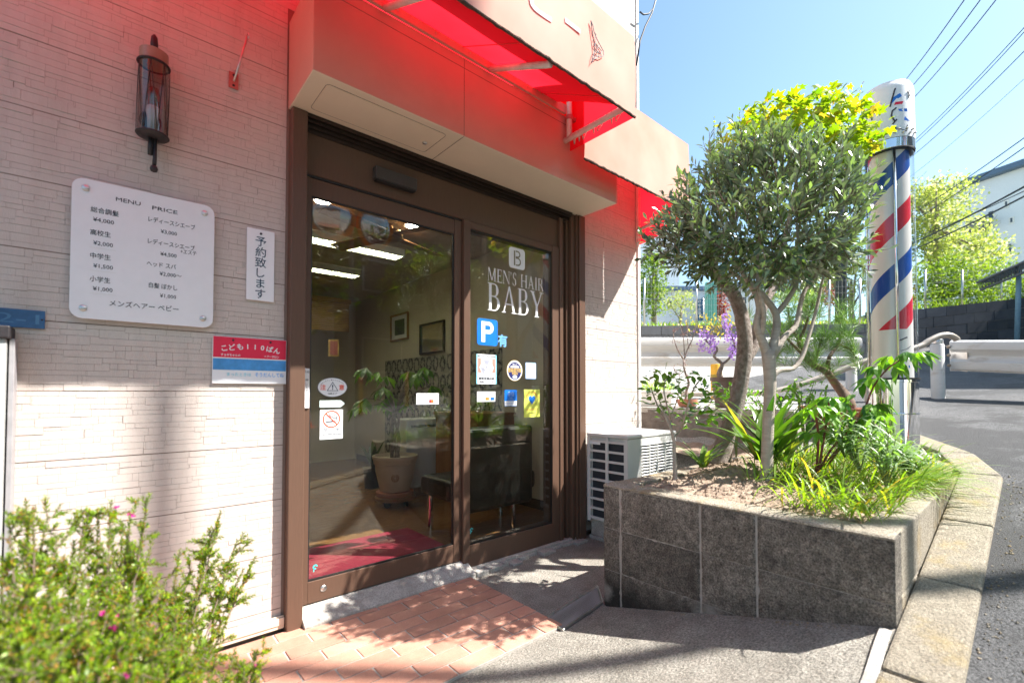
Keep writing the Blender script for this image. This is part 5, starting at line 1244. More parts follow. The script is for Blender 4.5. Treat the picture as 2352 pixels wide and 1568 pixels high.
# ------------------------------------------------------------------ peony with one bud stem leaning across the pole
TP = 2.25
peony = thing('peony_plant', 'peony with drooping bright green leaves and one red bud stem before the barber pole', 'plant', W(1880,1080,TP))
st = MB(); rnd = random.Random(4)
stems = [[(1880,1085),(1910,1030),(1950,990),(1985,940),(2005,890),(2035,850),(2062,830),(2086,818)],[(1880,1085),(1890,1020),(1900,960),(1905,920)],[(1885,1085),(1925,1030),(1970,1000),(2010,985)],[(1890,1080),(1960,990),(1985,960),(2005,935)],[(1875,1085),(1880,1000),(1870,940)]]
nodes_ = []
for pts in stems:
    o = px_tube(st, pts, [TP]*2+[TP+rnd.uniform(-.06,.06) for _ in pts[2:]], [.006,.0055,.005,.0045,.004,.0036,.0034,.003][:len(pts)], 7); nodes_ += o[len(o)//2::2] + [o[-1]]
st.build('stems', M['stem_red'], peony, True)
bd = W(2088,816,TP); b = MB(); b.lathe([(0,-.014),(.010,-.008),(.013,0),(.009,.010),(0,.015)], 12, bd); b.build('bud', pm('bud',(.10,.015,.02),.5), peony, True)
lf = MB()
for q in nodes_[1:]:
    for j in range(3):
        a = rnd.uniform(0,6.283); h = V((math.cos(a), math.sin(a), 0)); r0 = q + h*.05 + V((0,0,.02)); st_ = h + V((0,0,-.25))
        for da in (-.7,0,.7):
            a2 = a + da; d = V((math.cos(a2), math.sin(a2), -.5 + rnd.uniform(-.3,.3))); lf.leaf(r0, d, V((0,0,1))+dirn(rnd)*.3, rnd.uniform(.06,.10), rnd.uniform(.022,.036), rnd.uniform(.2,.6), .25, wide=.42)
for (px, py) in ((2075,830),(2060,840),(2030,835),(2095,835)):
    p = W(px,py,TP); lf.leaf(p, V((rnd.uniform(-1,1),rnd.uniform(-1,1),-.4)), (0,0,1), .05, .016, .3, .2)
for (px, py) in ((1850,935),(1880,915),(1905,945),(1930,920),(1965,905),(1985,880),(2010,870),(1995,985),(1960,960),(1925,975),(1890,985),(2020,940),(1990,925)):
    c = W(px, py, TP + rnd.uniform(-.08,.12)); a = rnd.uniform(0,6.283)
    for da in (-.8,0,.8):
        d = V((math.cos(a+da), math.sin(a+da), -.55+rnd.uniform(-.3,.3))); lf.leaf(c, d, V((0,0,1))+dirn(rnd)*.35, rnd.uniform(.06,.105), rnd.uniform(.024,.038), rnd.uniform(.2,.7), .25, wide=.42)
lf.build('foliage', M['peony_leaf'], peony)

# ------------------------------------------------------------------ heath shrub in the foreground
rnd = random.Random(15)
hb = V((-.72,-1.40,.0)); heath = thing('heath_shrub', 'blurred heath shrub with fine yellow-green needles and pink flowers in the left foreground', 'shrub', (hb.x, hb.y, 0))
st = MB(); lf = MB(); fl = MB()
tips = [((255,1150),1.02),((225,1175),1.0),((195,1190),.98),((300,1180),1.08),((335,1175),1.05),((280,1230),1.1),((345,1260),1.12),((60,1150),.95),((75,1165),.9),((20,1190),.85),((110,1185),.95),((130,1230),.92),((170,1240),.98),
        ((507,1172),1.32),((490,1215),1.30),((545,1240),1.34),((580,1290),1.36),((560,1305),1.34),((520,1300),1.3),((470,1260),1.28),((440,1310),1.24),((410,1290),1.2),((455,1350),1.2),((420,1380),1.15),((380,1330),1.12),((500,1350),1.25),
        ((590,1500),1.05),((560,1530),1.0),((540,1490),1.02),((580,1550),.98),((520,1540),.95),((350,1440),.85),((400,1450),.9),((430,1420),1.0),((300,1400),.85),((250,1400),.8),((220,1360),.85),((180,1410),.75),((120,1390),.75),((60,1370),.75),((30,1400),.7),((90,1440),.68),((20,1470),.66),((60,1520),.62),((150,1480),.66),((220,1500),.68),((280,1480),.72),((330,1510),.74),((390,1520),.8),((440,1510),.88),((480,1480),.95),((300,1330),1.0),((240,1300),.98),((190,1310),.92),((130,1300),.9),((60,1280),.88),((10,1290),.85),((350,1370),1.0),((260,1250),1.0),((0,1350),.75),((200,1550),.62),((300,1560),.66),((120,1560),.6),((400,1565),.76),((340,1340),1.08),((370,1410),1.05),((310,1270),1.1)]
def heath_twig(p, d, L, rnd):
    q1 = p + d*L; st.tube([p, (p+q1)/2 + dirn(rnd)*L*.04, q1], [.0016,.0012,.0007], 4, caps=False); n = int(L/.0017)
    ax = d.orthogonal().normalized(); bx_ = d.cross(ax)
    for i in range(n):
        u = .18 + .82*i/n; q = p + d*L*u; a = i*2.4; o = ax*math.cos(a)+bx_*math.sin(a); Lf = rnd.uniform(.0085,.0135)*(1.05-.3*u)
        lf.leaf4(q, (o*.8 + d*.75), d, Lf, Lf*.42)
for (pxy, tt) in tips:
    tip = W(pxy[0], pxy[1], tt); base = hb + V((rnd.uniform(-.1,.1), rnd.uniform(-.1,.1), .1)); mid = base*.35 + tip*.65 + V((0,0,-.05)) + dirn(rnd)*.03
    if mid.z < .05: mid.z = .05
    path = [base, base*.7+tip*.3+V((0,0,-.03)), mid, tip]; st.tube(path, [.005,.0035,.002,.001], 5, caps=False)
    main = (tip-mid).normalized(); ml = (tip-mid).length; heath_twig(mid*.35+tip*.65, main, ml*.35, rnd)
    low = pxy[1] > 1330
    for k in range(14 if not low else 20):
        u = rnd.uniform(.0,1); q = mid*(1-u)+tip*u; d = (main*.6 + dirn(rnd) + V((0,0,.35))).normalized(); L1 = rnd.uniform(.035,.075)*(1.15-.5*u); heath_twig(q, d, L1, rnd)
        for j in range(2): q2 = q + d*L1*rnd.uniform(.25,.8); heath_twig(q2, (d*.8+dirn(rnd)*.8).normalized(), rnd.uniform(.015,.035), rnd)
for (px, py, tt) in ((295,1178,1.05),(268,1166,1.02),(306,1182,1.06),(77,1172,.95),(20,1305,.85),(235,1408,.8),(275,1412,.82),(258,1440,.8),(262,1442,.78),(355,1450,.86),(295,1548,.66),(598,1545,1.0),(585,1530,1.0)):
    c = W(px, py, tt)
    for k in range(7): fl.leaf4(c, dirn(rnd), dirn(rnd), .0075, .005)
st.build('stems', M['twig'], heath); lf.build('foliage', M['heath_leaf'], heath); fl.build('flowers', M['magenta'], heath)
# ------------------------------------------------------------------ pots and plants behind the planter
rnd = random.Random(50)
RW = W(1590,960,4.2)
t = thing('stone_wall', 'low rough stone retaining wall behind the planter carrying the flower pots', 'wall', (3.15,-.3,.3))
m = MB()
xs = frange(-1.05,1.6,.05); zs = frange(.0,.93,.05); idx = {}
for i, y in enumerate(xs):
    for j, z in enumerate(zs): idx[i,j] = len(m.v); m.v.append(V((3.14 + .05*mnoise.noise(V((y*4,z*4,1))) + .02*mnoise.noise(V((y*12,z*12,4))), y, z)))
for i in range(len(xs)-1):
    for j in range(len(zs)-1): m.f.append((idx[i+1,j],idx[i,j],idx[i,j+1],idx[i+1,j+1])); m.m.append(0)
m.build('stones', M['rock'], t, True)
MB().box(3.12,3.62,-1.05,1.6,.90,.955).build('ledge', M['concrete_pale'], t, bevel=.01); MB().box(3.19,3.62,-1.05,1.6,.1,.899).build('core', M['concrete_pale'], t)
ZL = .957
def pot(name, label, c, r0, r1, h, mat, rim=.012, soil=True, cat='flower pot'):
    t = thing(name, label, cat, c); m = MB(); c = V(c); m.lathe([(r0*.7,0),(r0,.004),(r1,h-.03),(r1+rim,h-.028),(r1+rim,h),(r1-.008,h),(r1-.012,h-.03),(0,h-.031)], 28, c); m.build('body', mat, t, 'auto'); return t
# brown pot with wisteria
cb = onX(1668,930,3.34); cb = V((3.34, cb.y, ZL)); hb_ = W(1668,872,4.0).z
tt = (cb - CAM).dot(FH); hpot = CAM.z + (901-872)/FL*tt - ZL
pot('brown_pot', 'tall dark brown flower pot behind the rough trunk', cb, .085, .115, max(.16, hpot+.02), M['pot_brown'])
wis = thing('wisteria_plant', 'small potted wisteria with purple flower clusters and bronze leaves', 'plant', (cb.x,cb.y,ZL+.15))
tr = MB(); tw_ = tt
px_tube(tr, [(1662,880),(1652,858),(1658,836),(1640,818),(1648,800),(1630,790),(1618,778)], [tw_]*7, [.026,.022,.015,.012,.011,.009,.006], 9)
px_tube(tr, [(1658,836),(1672,826),(1688,800),(1680,770)], [tw_]*4, [.012,.010,.008,.005], 8)
tr.build('trunk', M['bark_rough'], wis, True)
fl = MB(); lf = MB()
for (px, py, h, w) in ((1612,756,50,18),(1628,760,55,16),(1640,770,40,12),(1672,745,45,14),(1690,765,50,16),(1680,790,35,12),(1665,720,30,12),(1700,750,40,14)):
    fl = MB()
    for k in range(75):
        u = rnd.random(); p = W(px + rnd.gauss(0,w*.42*(1-.6*u)), py + u*h, tw_ + rnd.gauss(0,.035)); fl.leaf(p, dirn(rnd), dirn(rnd), .022, .017, .2, .3)
    fl.build('flower_cluster', M['wisteria'], wis)
for k in range(150):
    p = W(rnd.gauss(1650,26), rnd.gauss(740,18), tw_ + rnd.gauss(0,.06)); d = dirn(rnd); d.z -= .3; lf.leaf(p, d, V((0,0,1))+dirn(rnd)*.6, rnd.uniform(.025,.045), .014, .3, .2)
lf.build('foliage', M['bronze_leaf'], wis)
# bare bonsai
cp = onX(1578,940,3.30); tt = (V((3.30,cp.y,ZL)) - CAM).dot(FH)
pot('clay_pot', 'low clay pot holding the bare-branched little tree', (3.30, cp.y, ZL), .07, .085, .07, M['terracotta'])
t = thing('bonsai_tree', 'little leafless tree with thin forked branches and tiny red buds in a clay pot', 'tree', (3.30, cp.y, ZL+.05))
tr = MB(); bd_ = MB()
ends = []
for pts, rr in (([(1578,935),(1576,900),(1582,878),(1572,850),(1570,825)],[.014,.013,.011,.009,.008]),([(1570,825),(1555,800),(1548,775),(1545,750)],[.008,.006,.004,.002]),([(1570,828),(1580,800),(1592,775),(1600,745)],[.008,.006,.004,.002]),([(1572,815),(1570,780),(1562,745)],[.005,.004,.002]),([(1582,800),(1578,770),(1582,740)],[.004,.003,.0015]),([(1572,850),(1560,860),(1548,850)],[.004,.003,.002])):
    o = px_tube(tr, pts, [tt]+[tt+rnd.uniform(-.06,.06) for _ in pts[1:]], rr, 7); ends += o[len(o)//2:]
for q in ends:
    for k in range(2):
        d = (dirn(rnd)+V((0,0,.5))).normalized(); L = rnd.uniform(.04,.09); tr.tube([q, q+d*L*.5+dirn(rnd)*.006, q+d*L], [.0022,.0015,.001], 4)
        for u in (.5,.8,1): bd_.leaf4(q+d*L*u, dirn(rnd), dirn(rnd), .010, .006)
tr.build('trunk', M['bark_rough'], t, True); bd_.build('buds', M['bg_red'], t)
# white planter with grass
cg = onX(1512,890,3.42); t = thing('trough_planter', 'white trough planter with grassy leaves behind the air conditioner', 'planter', (3.42, cg.y, ZL))
m = MB(); m.box(3.33,3.51,cg.y-.19,cg.y+.19,ZL,ZL+.125); m.box(3.32,3.52,cg.y-.20,cg.y+.20,ZL+.125,ZL+.150); m.build('trough', M['trim_white'], t, bevel=.008)
mb = MB()
for k in range(150): a = rnd.uniform(0,6.28); mb.blade((3.42+rnd.uniform(-.07,.07), cg.y+rnd.uniform(-.17,.17), ZL+.15), V((math.cos(a)*.5,math.sin(a)*.5,1)), rnd.uniform(.06,.16), .005, rnd.uniform(.5,1.6), 5)
mb.build('foliage', M['grass_leaf'], t)
# terracotta pots with the pine
cq = V((3.30,-.86,ZL-.18)); TT = (cq-CAM).dot(FH)
ct = W(1945,1000,3.55); ct.z = .70
pot('terracotta_pot', 'wide terracotta pot holding the pine', ct, .13, .165, .27, M['terracotta'], .018)
ct2 = W(1878,990,3.75); ct2.z = .72
pot('terracotta_pot', 'smaller terracotta pot standing left of the pine pot', ct2, .09, .12, .26, M['terracotta'], .016)
ct3 = W(2005,1010,3.35); ct3.z = .70
pot('terracotta_pot', 'tall plain terracotta pot close beside the barber pole base', ct3, .09, .10, .27, M['terracotta'], .008)
pine = thing('pine_tree', 'small crooked pine with long stiff needles behind the olive trunk', 'tree', (ct.x,ct.y,.95))
tr = MB(); tp = 3.55
br = [([(1945,955),(1950,930),(1938,905),(1918,880),(1900,855),(1870,838),(1845,815),(1835,785)],[.05,.045,.038,.03,.026,.022,.018,.014]),
      ([(1900,855),(1905,820),(1925,790),(1935,760)],[.018,.014,.010,.006]),([(1845,815),(1820,790),(1800,770),(1780,755)],[.014,.010,.008,.005]),([(1835,785),(1850,750),(1860,715),(1870,690)],[.014,.010,.008,.005]),
      ([(1870,838),(1880,800),(1890,770)],[.012,.008,.005]),([(1835,785),(1815,740),(1810,700)],[.010,.008,.005]),([(1925,790),(1950,800),(1965,820)],[.008,.006,.004])]
shoots = []
for pts, rr in br:
    o = px_tube(tr, pts, [tp]+[tp+rnd.uniform(-.1,.1) for _ in pts[1:]], rr, 9); shoots += o[len(o)//2:]

nd = MB(); cn = MB()
pts_ = shoots + [W(rnd.uniform(1765,1965), rnd.uniform(660,850), tp + rnd.uniform(-.2,.15)) for _ in range(62)] + [W(px,py,tp) for (px,py) in ((1960,830),(1975,850),(1955,780),(1940,740),(1770,740),(1790,690),(1850,680),(1720,735),(1705,720))]
for q in pts_:
    d0 = (dirn(rnd)*.5 + V((0,0,.9))).normalized()
    for k in range(56):
        u = rnd.uniform(-.06,.02); d = (d0*.9 + dirn(rnd)*.9).normalized(); L = rnd.uniform(.07,.12); nd.leaf4(q+d0*u, d, dirn(rnd), L, .0034)
nd.build('needles', M['pine_needle'], pine); tr.build('trunk', M['twig'], pine, True)
# leafy filler shrubs between the pots and the planter
for (px, py, tt, rx, rz, n, L, mt, lb) in ((1760,930,3.2,.16,.14,150,.05,'citrus_leaf','low leafy shrub hidden behind the two trunks'),(1690,905,3.3,.10,.10,80,.05,'citrus_leaf','leafy seedling beside the brown pot'),(1850,900,3.1,.14,.10,110,.05,'peony_leaf','leafy shrub in front of the pine pot')):
    c = W(px,py,tt); t = thing('leafy_shrub', lb, 'shrub', (c.x,c.y,.62)); lf = MB(); st = MB()
    for k in range(n):
        v = rsph(rnd); p = c + RT*v.x*rx + FH*v.y*rx + UZ*v.z*rz; lf.leaf(p, dirn(rnd)+V((0,0,.2)), V((0,0,1))+dirn(rnd)*.5, L*rnd.uniform(.7,1.2), L*.4, .3, .2)
        if k % 9 == 0: st.tube([(c.x,c.y,.6), (c+p)/2 - V((0,0,.05)), p], [.004,.003,.0015], 5)
    lf.build('foliage', M[mt], t); st.build('stems', M['stem_green'], t)

# ------------------------------------------------------------------ guard rails, hand rail, posts
def wbeam(mb, A, B, h):
    A, B = V(A), V(B); d = (B-A).normalized(); n = V((d.y, -d.x, 0)).normalized()
    if n.dot(CAM - A) < 0: n = -n
    prof = [(-.5,.0),(-.44,.035),(-.34,.045),(-.2,.042),(-.09,.0),(.0,-.012),(.09,.0),(.2,.042),(.34,.045),(.44,.035),(.5,.0)]
    vs = []
    for P_ in (A, B):
        for (z, o) in prof: vs.append(P_ + n*o + UZ*(z*h))
    k = len(prof); fs = [(i, i+k, i+k+1, i+1) for i in range(k-1)]
    vs2 = [v - n*.006 for v in vs]; mb.add(vs, fs); mb.add(vs2, [tuple(reversed(f)) for f in fs])
tR = 5.5
t = thing('guard_rail', 'white guard rail running behind the potted plants to the pine', 'guard rail', W(1720,900,tR))
m = MB(); A, B = W(1430,808,tR), W(1975,808,tR); wbeam(m, A, B, .345); m.build('beam', M['guard'], t, 'auto')
def gpost(x, y, z0, z1, r, name='post', par=None, mat=None):
    m = MB(); m.lathe([(r,z0),(r,z1),(r*.9,z1+.01),(0,z1+.014)], 20, (x,y,0)); return m.build(name, mat or M['guard'], par, 'auto')
p = W(1955,850,tR+.08); gpost(p.x, p.y, .7, W(1955,778,tR).z+.02, .057, par=t)
p = W(1700,850,tR+.08); gpost(p.x, p.y, .6, W(1700,790,tR).z, .057, par=t)
m = MB(); q = W(1963,822,tR-.06); m.lathe([(.035,-.012),(.035,0),(.016,.001),(.014,.016),(0,.018)], 16, q, axis=-FH); m.build('bolt', M['steel'], t, True)
p = W(1646,900,tR-.4); t = thing('yellow_post', 'short yellow post under the guard rail behind the brown pot', 'post', (p.x,p.y,.6)); gpost(p.x, p.y, .6, W(1646,838,tR-.4).z, .06, 'shaft', t, M['yellow_paint'])
MB().lathe([(.062,W(1646,870,tR-.4).z),(.062,W(1646,860,tR-.4).z)], 20, (p.x,p.y,0)).build('band', M['bronze_leaf'], t, 'auto')
# second rail with a big square-ish post and stained beam
tB = 5.0; p = W(2155,913,tB)
t = thing('guard_rail', 'white stained guard rail at the right edge beside the road', 'guard rail', (p.x,p.y,.95))
zt_ = W(2155,792,tB).z; gpost(p.x, p.y, .8, zt_, .060, par=t)
m = MB(); m.lathe([(.052,zt_+.015),(.052,zt_+.055),(.048,zt_+.062),(0,zt_+.064)], 20, (p.x,p.y,0)); m.build('post_cap', M['steel'], t, 'auto')
m = MB(); A, B = W(2186,816,5.05), W(2480,822,4.2); wbeam(m, A, B, .335); m.build('beam', M['guard'], t, 'auto')
m = MB(); d = (B-A).normalized(); m.obox(A + d*.06 + V((0,0,-.01)), d*.075, V((-d.y,d.x,0))*.008, V((0,0,.16))); m.build('end_plate', M['steel'], t)
m = MB()
for zz in (.09,-.0,-.11):
    q = A + V((d.y,-d.x,0))*(-.06 if V((d.y,-d.x,0)).dot(CAM-A) < 0 else .06) + V((0,0,zz)); m.lathe([(.018,0),(.016,.012),(0,.018)], 12, q, axis=(CAM-A))
m.build('bolt', M['guard_stain'], t, True)
# tubular hand rail
t = thing('hand_rail', 'tan tubular hand rail with a downturned end at the guard rail post', 'hand rail', W(1990,850,4.6))
m = MB(); px_tube(m, [(1560,905),(1680,902),(1781,898),(1900,862),(1992,828),(2105,798),(2135,782),(2160,771),(2180,770),(2194,776),(2198,781)], [4.9,4.9,4.85,4.8,4.75,4.75,4.75,4.75,4.75,4.75,4.75], [.03]*11, 14, 4); m.build('tube', M['pipe_tan'], t, True)
for (px, py) in ((1781,898),(1990,829)):
    q = W(px,py,4.8); gpost(q.x, q.y, .6, q.z-.02, .022, 'support', t, M['pipe_tan'])

# ------------------------------------------------------------------ far side of the road: retaining walls, bank, fence, trees, houses
def wall_run(label, s, pxa, pxb, ytop, ybot, mat, bw, rh, step=0):
    a, b = SP(s, pxa), SP(s, pxb); A, B = V((a[0],a[1],0)), V((b[0],b[1],0)); d = (B-A); L = d.length; d.normalize(); n = V((d.y,-d.x,0))
    if n.dot(CAM-A) < 0: n = -n
    z1a, z1b = CAM.z + (901-ytop[0])/FL*s, CAM.z + (901-ytop[1])/FL*s; z0 = CAM.z + (901-ybot)/FL*s - .6
    t = thing('block_wall', label, 'wall', (A.x,A.y,z0)); m = MB(); r = random.Random(3); rows_ = int((max(z1a,z1b)-z0)/rh)+1; nz = 0
    core = MB(); core.add([A-n*.02+UZ*z0, B-n*.02+UZ*z0, B-n*.3+UZ*z0, A-n*.3+UZ*z0, A-n*.02+UZ*(z1a-.02), B-n*.02+UZ*(z1b-.02), B-n*.3+UZ*(z1b-.02), A-n*.3+UZ*(z1a-.02)], [(0,3,2,1),(4,5,6,7),(0,1,5,4),(1,2,6,5),(2,3,7,6),(3,0,4,7)]); core.build('core', M['mortar'], t)
    for i in range(rows_):
        x = -r.uniform(0,bw) if i % 2 else 0
        while x < L:
            xa, xb = max(0,x+.006), min(L,x+bw-.006); x += bw
            if xb-xa < .02: continue
            f = lambda u, k: (z1a+(z1b-z1a)*u/L) - k*rh
            o = n*r.uniform(0,.006); q = [A+d*xa+o, A+d*xb+o]
            zt = (f(xa,i)-.006, f(xb,i)-.006); zb = (f(xa,i+1)+.006, f(xb,i+1)+.006)
            vs = [q[0]+UZ*zb[0], q[1]+UZ*zb[1], q[1]+UZ*zt[1], q[0]+UZ*zt[0]]; vs += [v-n*.1 for v in vs]
            m.add(vs, [(0,1,2,3),(5,4,7,6),(3,2,6,7),(1,0,4,5),(2,1,5,6),(0,3,7,4)])
    m.build('blocks', mat, t); return A, B, n
wall_run('grey block retaining wall topped with grass beyond the guard rail', 9.5, 1380, 2010, (748,742), 830, M['wall_grey'], .42, .2)
wall_run('long dark block retaining wall across the road on the right', 14, 1990, 2620, (722,655), 800, M['wall_dark'], .62, .3)
def slab(name, s0, s1, pa, pb, z0, z1, mat, rough=0):
    m = MB(); n = 24; k = 14
    for i in range(n+1):
        for j in range(k+1):
            s = s0 + (s1-s0)*(j/k)**1.6; px = pa + (pb-pa)*i/n; x, y = SP(s, px); m.v.append(V((x,y,z0+(z1-z0)*(s-s0)/(s1-s0) + rough*mnoise.noise(V((x*.7,y*.7,0))))))
    for i in range(n):
        for j in range(k): a = i*(k+1)+j; m.f.append((a, a+k+1, a+k+2, a+1)); m.m.append(0)
    o = m.build(name, mat, None, True); o['kind'] = 'structure'; return o
M['bank'] = pm('bank', (.10,.13,.04), 1.0, col2=(.20,.22,.08), scale=3, bump=1, bscale=20)
slab('grass_bank', 9.55, 60, 1300, 2010, 2.42, 6.5, M['bank'], .04)
slab('grass_bank', 14.1, 80, 1990, 2900, 3.55, 11.0, M['bank'], .08)
rnd = random.Random(66)
def ground_tuft(label, s, pa, pb, y0, n, h, mat):
    m = MB()
    for k in range(n):
        px = rnd.uniform(pa,pb); ss = s + rnd.uniform(0,.8); p = W(px, lin(px,[pa,pb],y0), ss); a = rnd.uniform(0,6.28); m.blade(p - V((0,0,.03)), V((math.cos(a)*.5,math.sin(a)*.5,1)), rnd.uniform(.4,1)*h, .02, rnd.uniform(.3,1.6), 4)
    tag(m.build('weeds', mat, None), label, 'weeds', kind='stuff')
ground_tuft('short weeds along the top of the grey block wall', 9.6, 1440, 1990, (748,742), 700, .16, M['grass_leaf'])
ground_tuft('creeping weeds on top of the dark block wall', 14.1, 2090, 2420, (712,688), 700, .35, M['bg_leaf'])
def bg_tree(name, label, s, px, ybase, crowns, n, L, mat, trunk=True, tr=.12, limbs=6, tmat='bark_rough', group=None, cat='tree', bare=0):
    c0 = W(px, ybase, s); t = thing(name, label, cat, c0, group); lf = MB(); tk = MB(); k_ = s/FL
    if trunk:
        top = W(crowns[0][0], crowns[0][1], s); mid = (c0+top)/2 + V((rnd.uniform(-.1,.1)*tr*6, rnd.uniform(-.1,.1)*tr*6, 0)); tk.tube([c0 - UZ*.3, mid, top], [tr, tr*.7, tr*.3], 9)
        for i in range(limbs):
            cr = crowns[i % len(crowns)]; e = W(cr[0]+rnd.uniform(-.7,.7)*cr[2], cr[1]+rnd.uniform(-.6,.3)*cr[3], s+rnd.uniform(-.5,.5)*cr[2]*k_); u = rnd.uniform(.35,.9); b0 = c0*(1-u)+top*u; tk.tube([b0, (b0+e)/2 + UZ*rnd.uniform(-.1,.2)*cr[3]*k_, e], [tr*.4, tr*.25, tr*.08], 6)
            for q in range(bare): e2 = e + V((rnd.uniform(-1,1), rnd.uniform(-1,1), rnd.uniform(.2,1)))*cr[3]*k_*.6; tk.tube([e, (e+e2)/2+dirn(rnd)*.05, e2], [tr*.09,tr*.06,tr*.03], 4)
        tk.build('trunk', M[tmat], t, True)
    w = [c[2]*c[3] for c in crowns]
    # leaves gather in clumps so that sky shows between them
    for q in range(max(1, n//14)):
        cr = rnd.choices(crowns, w)[0]; v = rsph(rnd); v = v.normalized()*v.length**.6; c = W(cr[0]+v.x*cr[2], cr[1]-v.z*cr[3], s + v.y*cr[2]*k_*.8); R_ = L*rnd.uniform(1.6,3.2)
        for j in range(14):
            p = c + rsph(rnd)*R_; d = dirn(rnd); lf.leaf4(p, d, V((0,0,.8))+dirn(rnd), L*rnd.uniform(.7,1.3), L*.6)
    lf.build('crown' if trunk else 'foliage', M[mat], t); return t
bg_tree('dogwood_tree', 'pale blossoming tree above the dark wall right of the barber pole', 17, 2150, 700, [(2150,500,70,80),(2190,540,100,60),(2130,590,60,60),(2220,580,110,50),(2170,440,80,45),(2110,480,50,70),(2260,575,50,35)], 8000, .12, 'bg_pale', tr=.16, limbs=14, bare=5)
bg_tree('leafy_tree', 'green leafy tree on the bank under the pale blossoms', 15.5, 2170, 712, [(2160,640,70,45),(2120,660,40,50),(2230,650,80,40),(2290,640,70,40),(2200,610,60,30)], 5200, .09, 'bg_leaf', tr=.14, limbs=9)
bg_tree('ivy_hedge', 'ivy-covered fence hedge along the top of the dark wall', 14.9, 2250, 705, [(2140,685,60,25),(2220,680,60,28),(2300,670,70,28),(2370,660,60,28)], 3600, .08, 'bg_leaf', trunk=False, cat='hedge')
bg_tree('round_tree', 'light green tree left behind the shop corner and the olive', 16, 1500, 760, [(1497,640,34,60),(1490,690,40,40),(1505,600,22,30)], 2600, .10, 'bg_leaf', tr=.12, group=None)
bg_tree('flowering_tree', 'thin pinkish tree beyond the grey wall', 14.5, 1560, 750, [(1565,700,38,32),(1550,690,30,30)], 900, .07, 'bg_pale', tr=.07, bare=3)
bg_tree('red_shrub', 'small red-leaved shrub beside the teal column', 13, 1652, 748, [(1652,700,15,34)], 900, .06, 'bg_red', tr=.04, limbs=4, cat='shrub')
bg_tree('red_shrub', 'red-leaved shrub behind the pine needles near the dark pole', 14, 1905, 745, [(1905,680,22,20)], 600, .07, 'bg_red', tr=.04, limbs=3, cat='shrub')
bg_tree('dark_tree', 'tall dark-leaved tree behind the olive crown', 19, 1850, 740, [(1850,620,80,60),(1800,560,60,60),(1900,600,60,60),(1760,640,50,40)], 4200, .12, 'bg_dark', tr=.16, limbs=9)
bg_tree('pale_tree', 'pale green tree behind the pine left of the barber pole', 17, 1960, 745, [(1955,640,50,45),(1985,600,35,50),(1930,665,40,25),(1890,670,40,25),(1830,680,60,25)], 3400, .09, 'bg_pale', tr=.12, limbs=8)
bg_tree('clipped_hedge', 'clipped yellow-green hedge left of the barber pole', 12, 1965, 800, [(1950,760,25,25),(1975,760,25,25),(1935,770,18,18)], 3000, .05, 'bg_leaf', trunk=False, cat='hedge')
# mesh fence on the grey wall
t = thing('wire_fence', 'grey-green wire mesh fence on posts beyond the guard rail', 'fence', W(1700,745,9.7)); m = MB(); pts_ = []
for px in (1480,1600,1720,1840,1905,1975):
    a, b = W(px,748,9.7), W(px,640,9.7); p = MB(); p.tube([a,b],[.022,.022],8); p.build('post', M['steel'], t, True)
for k in range(8):
    y = 742-14*k; m.tube([W(1470,y,9.7), W(1980,y,9.7)], .002, 4)
for k in range(60): px = 1470+8.6*k; m.tube([W(px,745,9.7), W(px,642,9.7)], .0016, 4)
m.build('mesh', M['steel'], t)
# fence posts by the dark wall
t = thing('wire_fence', 'thin wire fence on pale posts along the dark wall top', 'fence', W(2125,715,14.3)); m = MB()
for px in (2125,2210,2300,2390):
    p = MB(); p.tube([W(px,720,14.3), W(px,620,14.3)], [.03,.03], 8); p.build('post', M['steel'], t, True)
for k in range(5): m.tube([W(2110,712-20*k,14.3), W(2420,690-20*k,14.3)], .006, 4)
m.build('mesh', M['steel'], t)
# houses
def house(name, label, s, pa, pb, ytop, zb, depth, roofmat, windows, balcony=(), roof=(.15,.3), skew=0, wallmat='bld_white', roofrise=0):
    a = W(pa, ytop, s); x0, y0 = a.x, a.y; b = W(pb, ytop, s+skew); d = V((b.x-a.x, b.y-a.y, 0)); L = d.length; d.normalize(); n = V((d.y,-d.x,0))
    if n.dot(CAM-a) < 0: n = -n
    zt = a.z; t = thing(name, label, 'building', (x0,y0,zb)); A = V((a.x,a.y,0)); m = MB()
    def blk(mb, u0, u1, o0, o1, z0, z1): mb.add([A+d*u+n*o+UZ*z for z in (z0,z1) for (u,o) in ((u0,o0),(u1,o0),(u1,o1),(u0,o1))], [(0,1,2,3),(7,6,5,4),(4,5,1,0),(5,6,2,1),(6,7,3,2),(7,4,0,3)])
    blk(m, 0, L, 0, -depth, zb, zt); m.build('wall', M[wallmat], t)
    m = MB(); blk(m, -roof[1], L+roof[1], roof[1], -depth-roof[1], zt+.01, zt+.01+roof[0]); m.build('roof', M[roofmat], t)
    for (px0, py0, px1, py1) in windows:
        def hit(px, py):
            r = ray(px, py); k = (A-CAM).dot(n)/r.dot(n); q = CAM + r*k; return (q-A).dot(d), q.z
        u0, z1 = hit(px0, py0); u1, z0 = hit(px1, py1); m = MB(); blk(m, u0, u1, .05, -.1, z0, z1); wf = m.build('window', M['trim_white'], t)
        g = MB(); blk(g, u0+.07, u1-.07, .056, .0, z0+.07, z1-.07); g.build('pane', M['win_dark'], wf)
    for (px0, py0, px1, py1) in balcony:
        r = ray(px0, py0); q0 = CAM + r*((A-CAM).dot(n)/r.dot(n)); r = ray(px1, py1); q1 = CAM + r*((A-CAM).dot(n)/r.dot(n)); m = MB(); blk(m, (q0-A).dot(d), (q1-A).dot(d), 1.0, .051, q1.z, q0.z); m.build('balcony', M['wall_grey'], t)
    return t
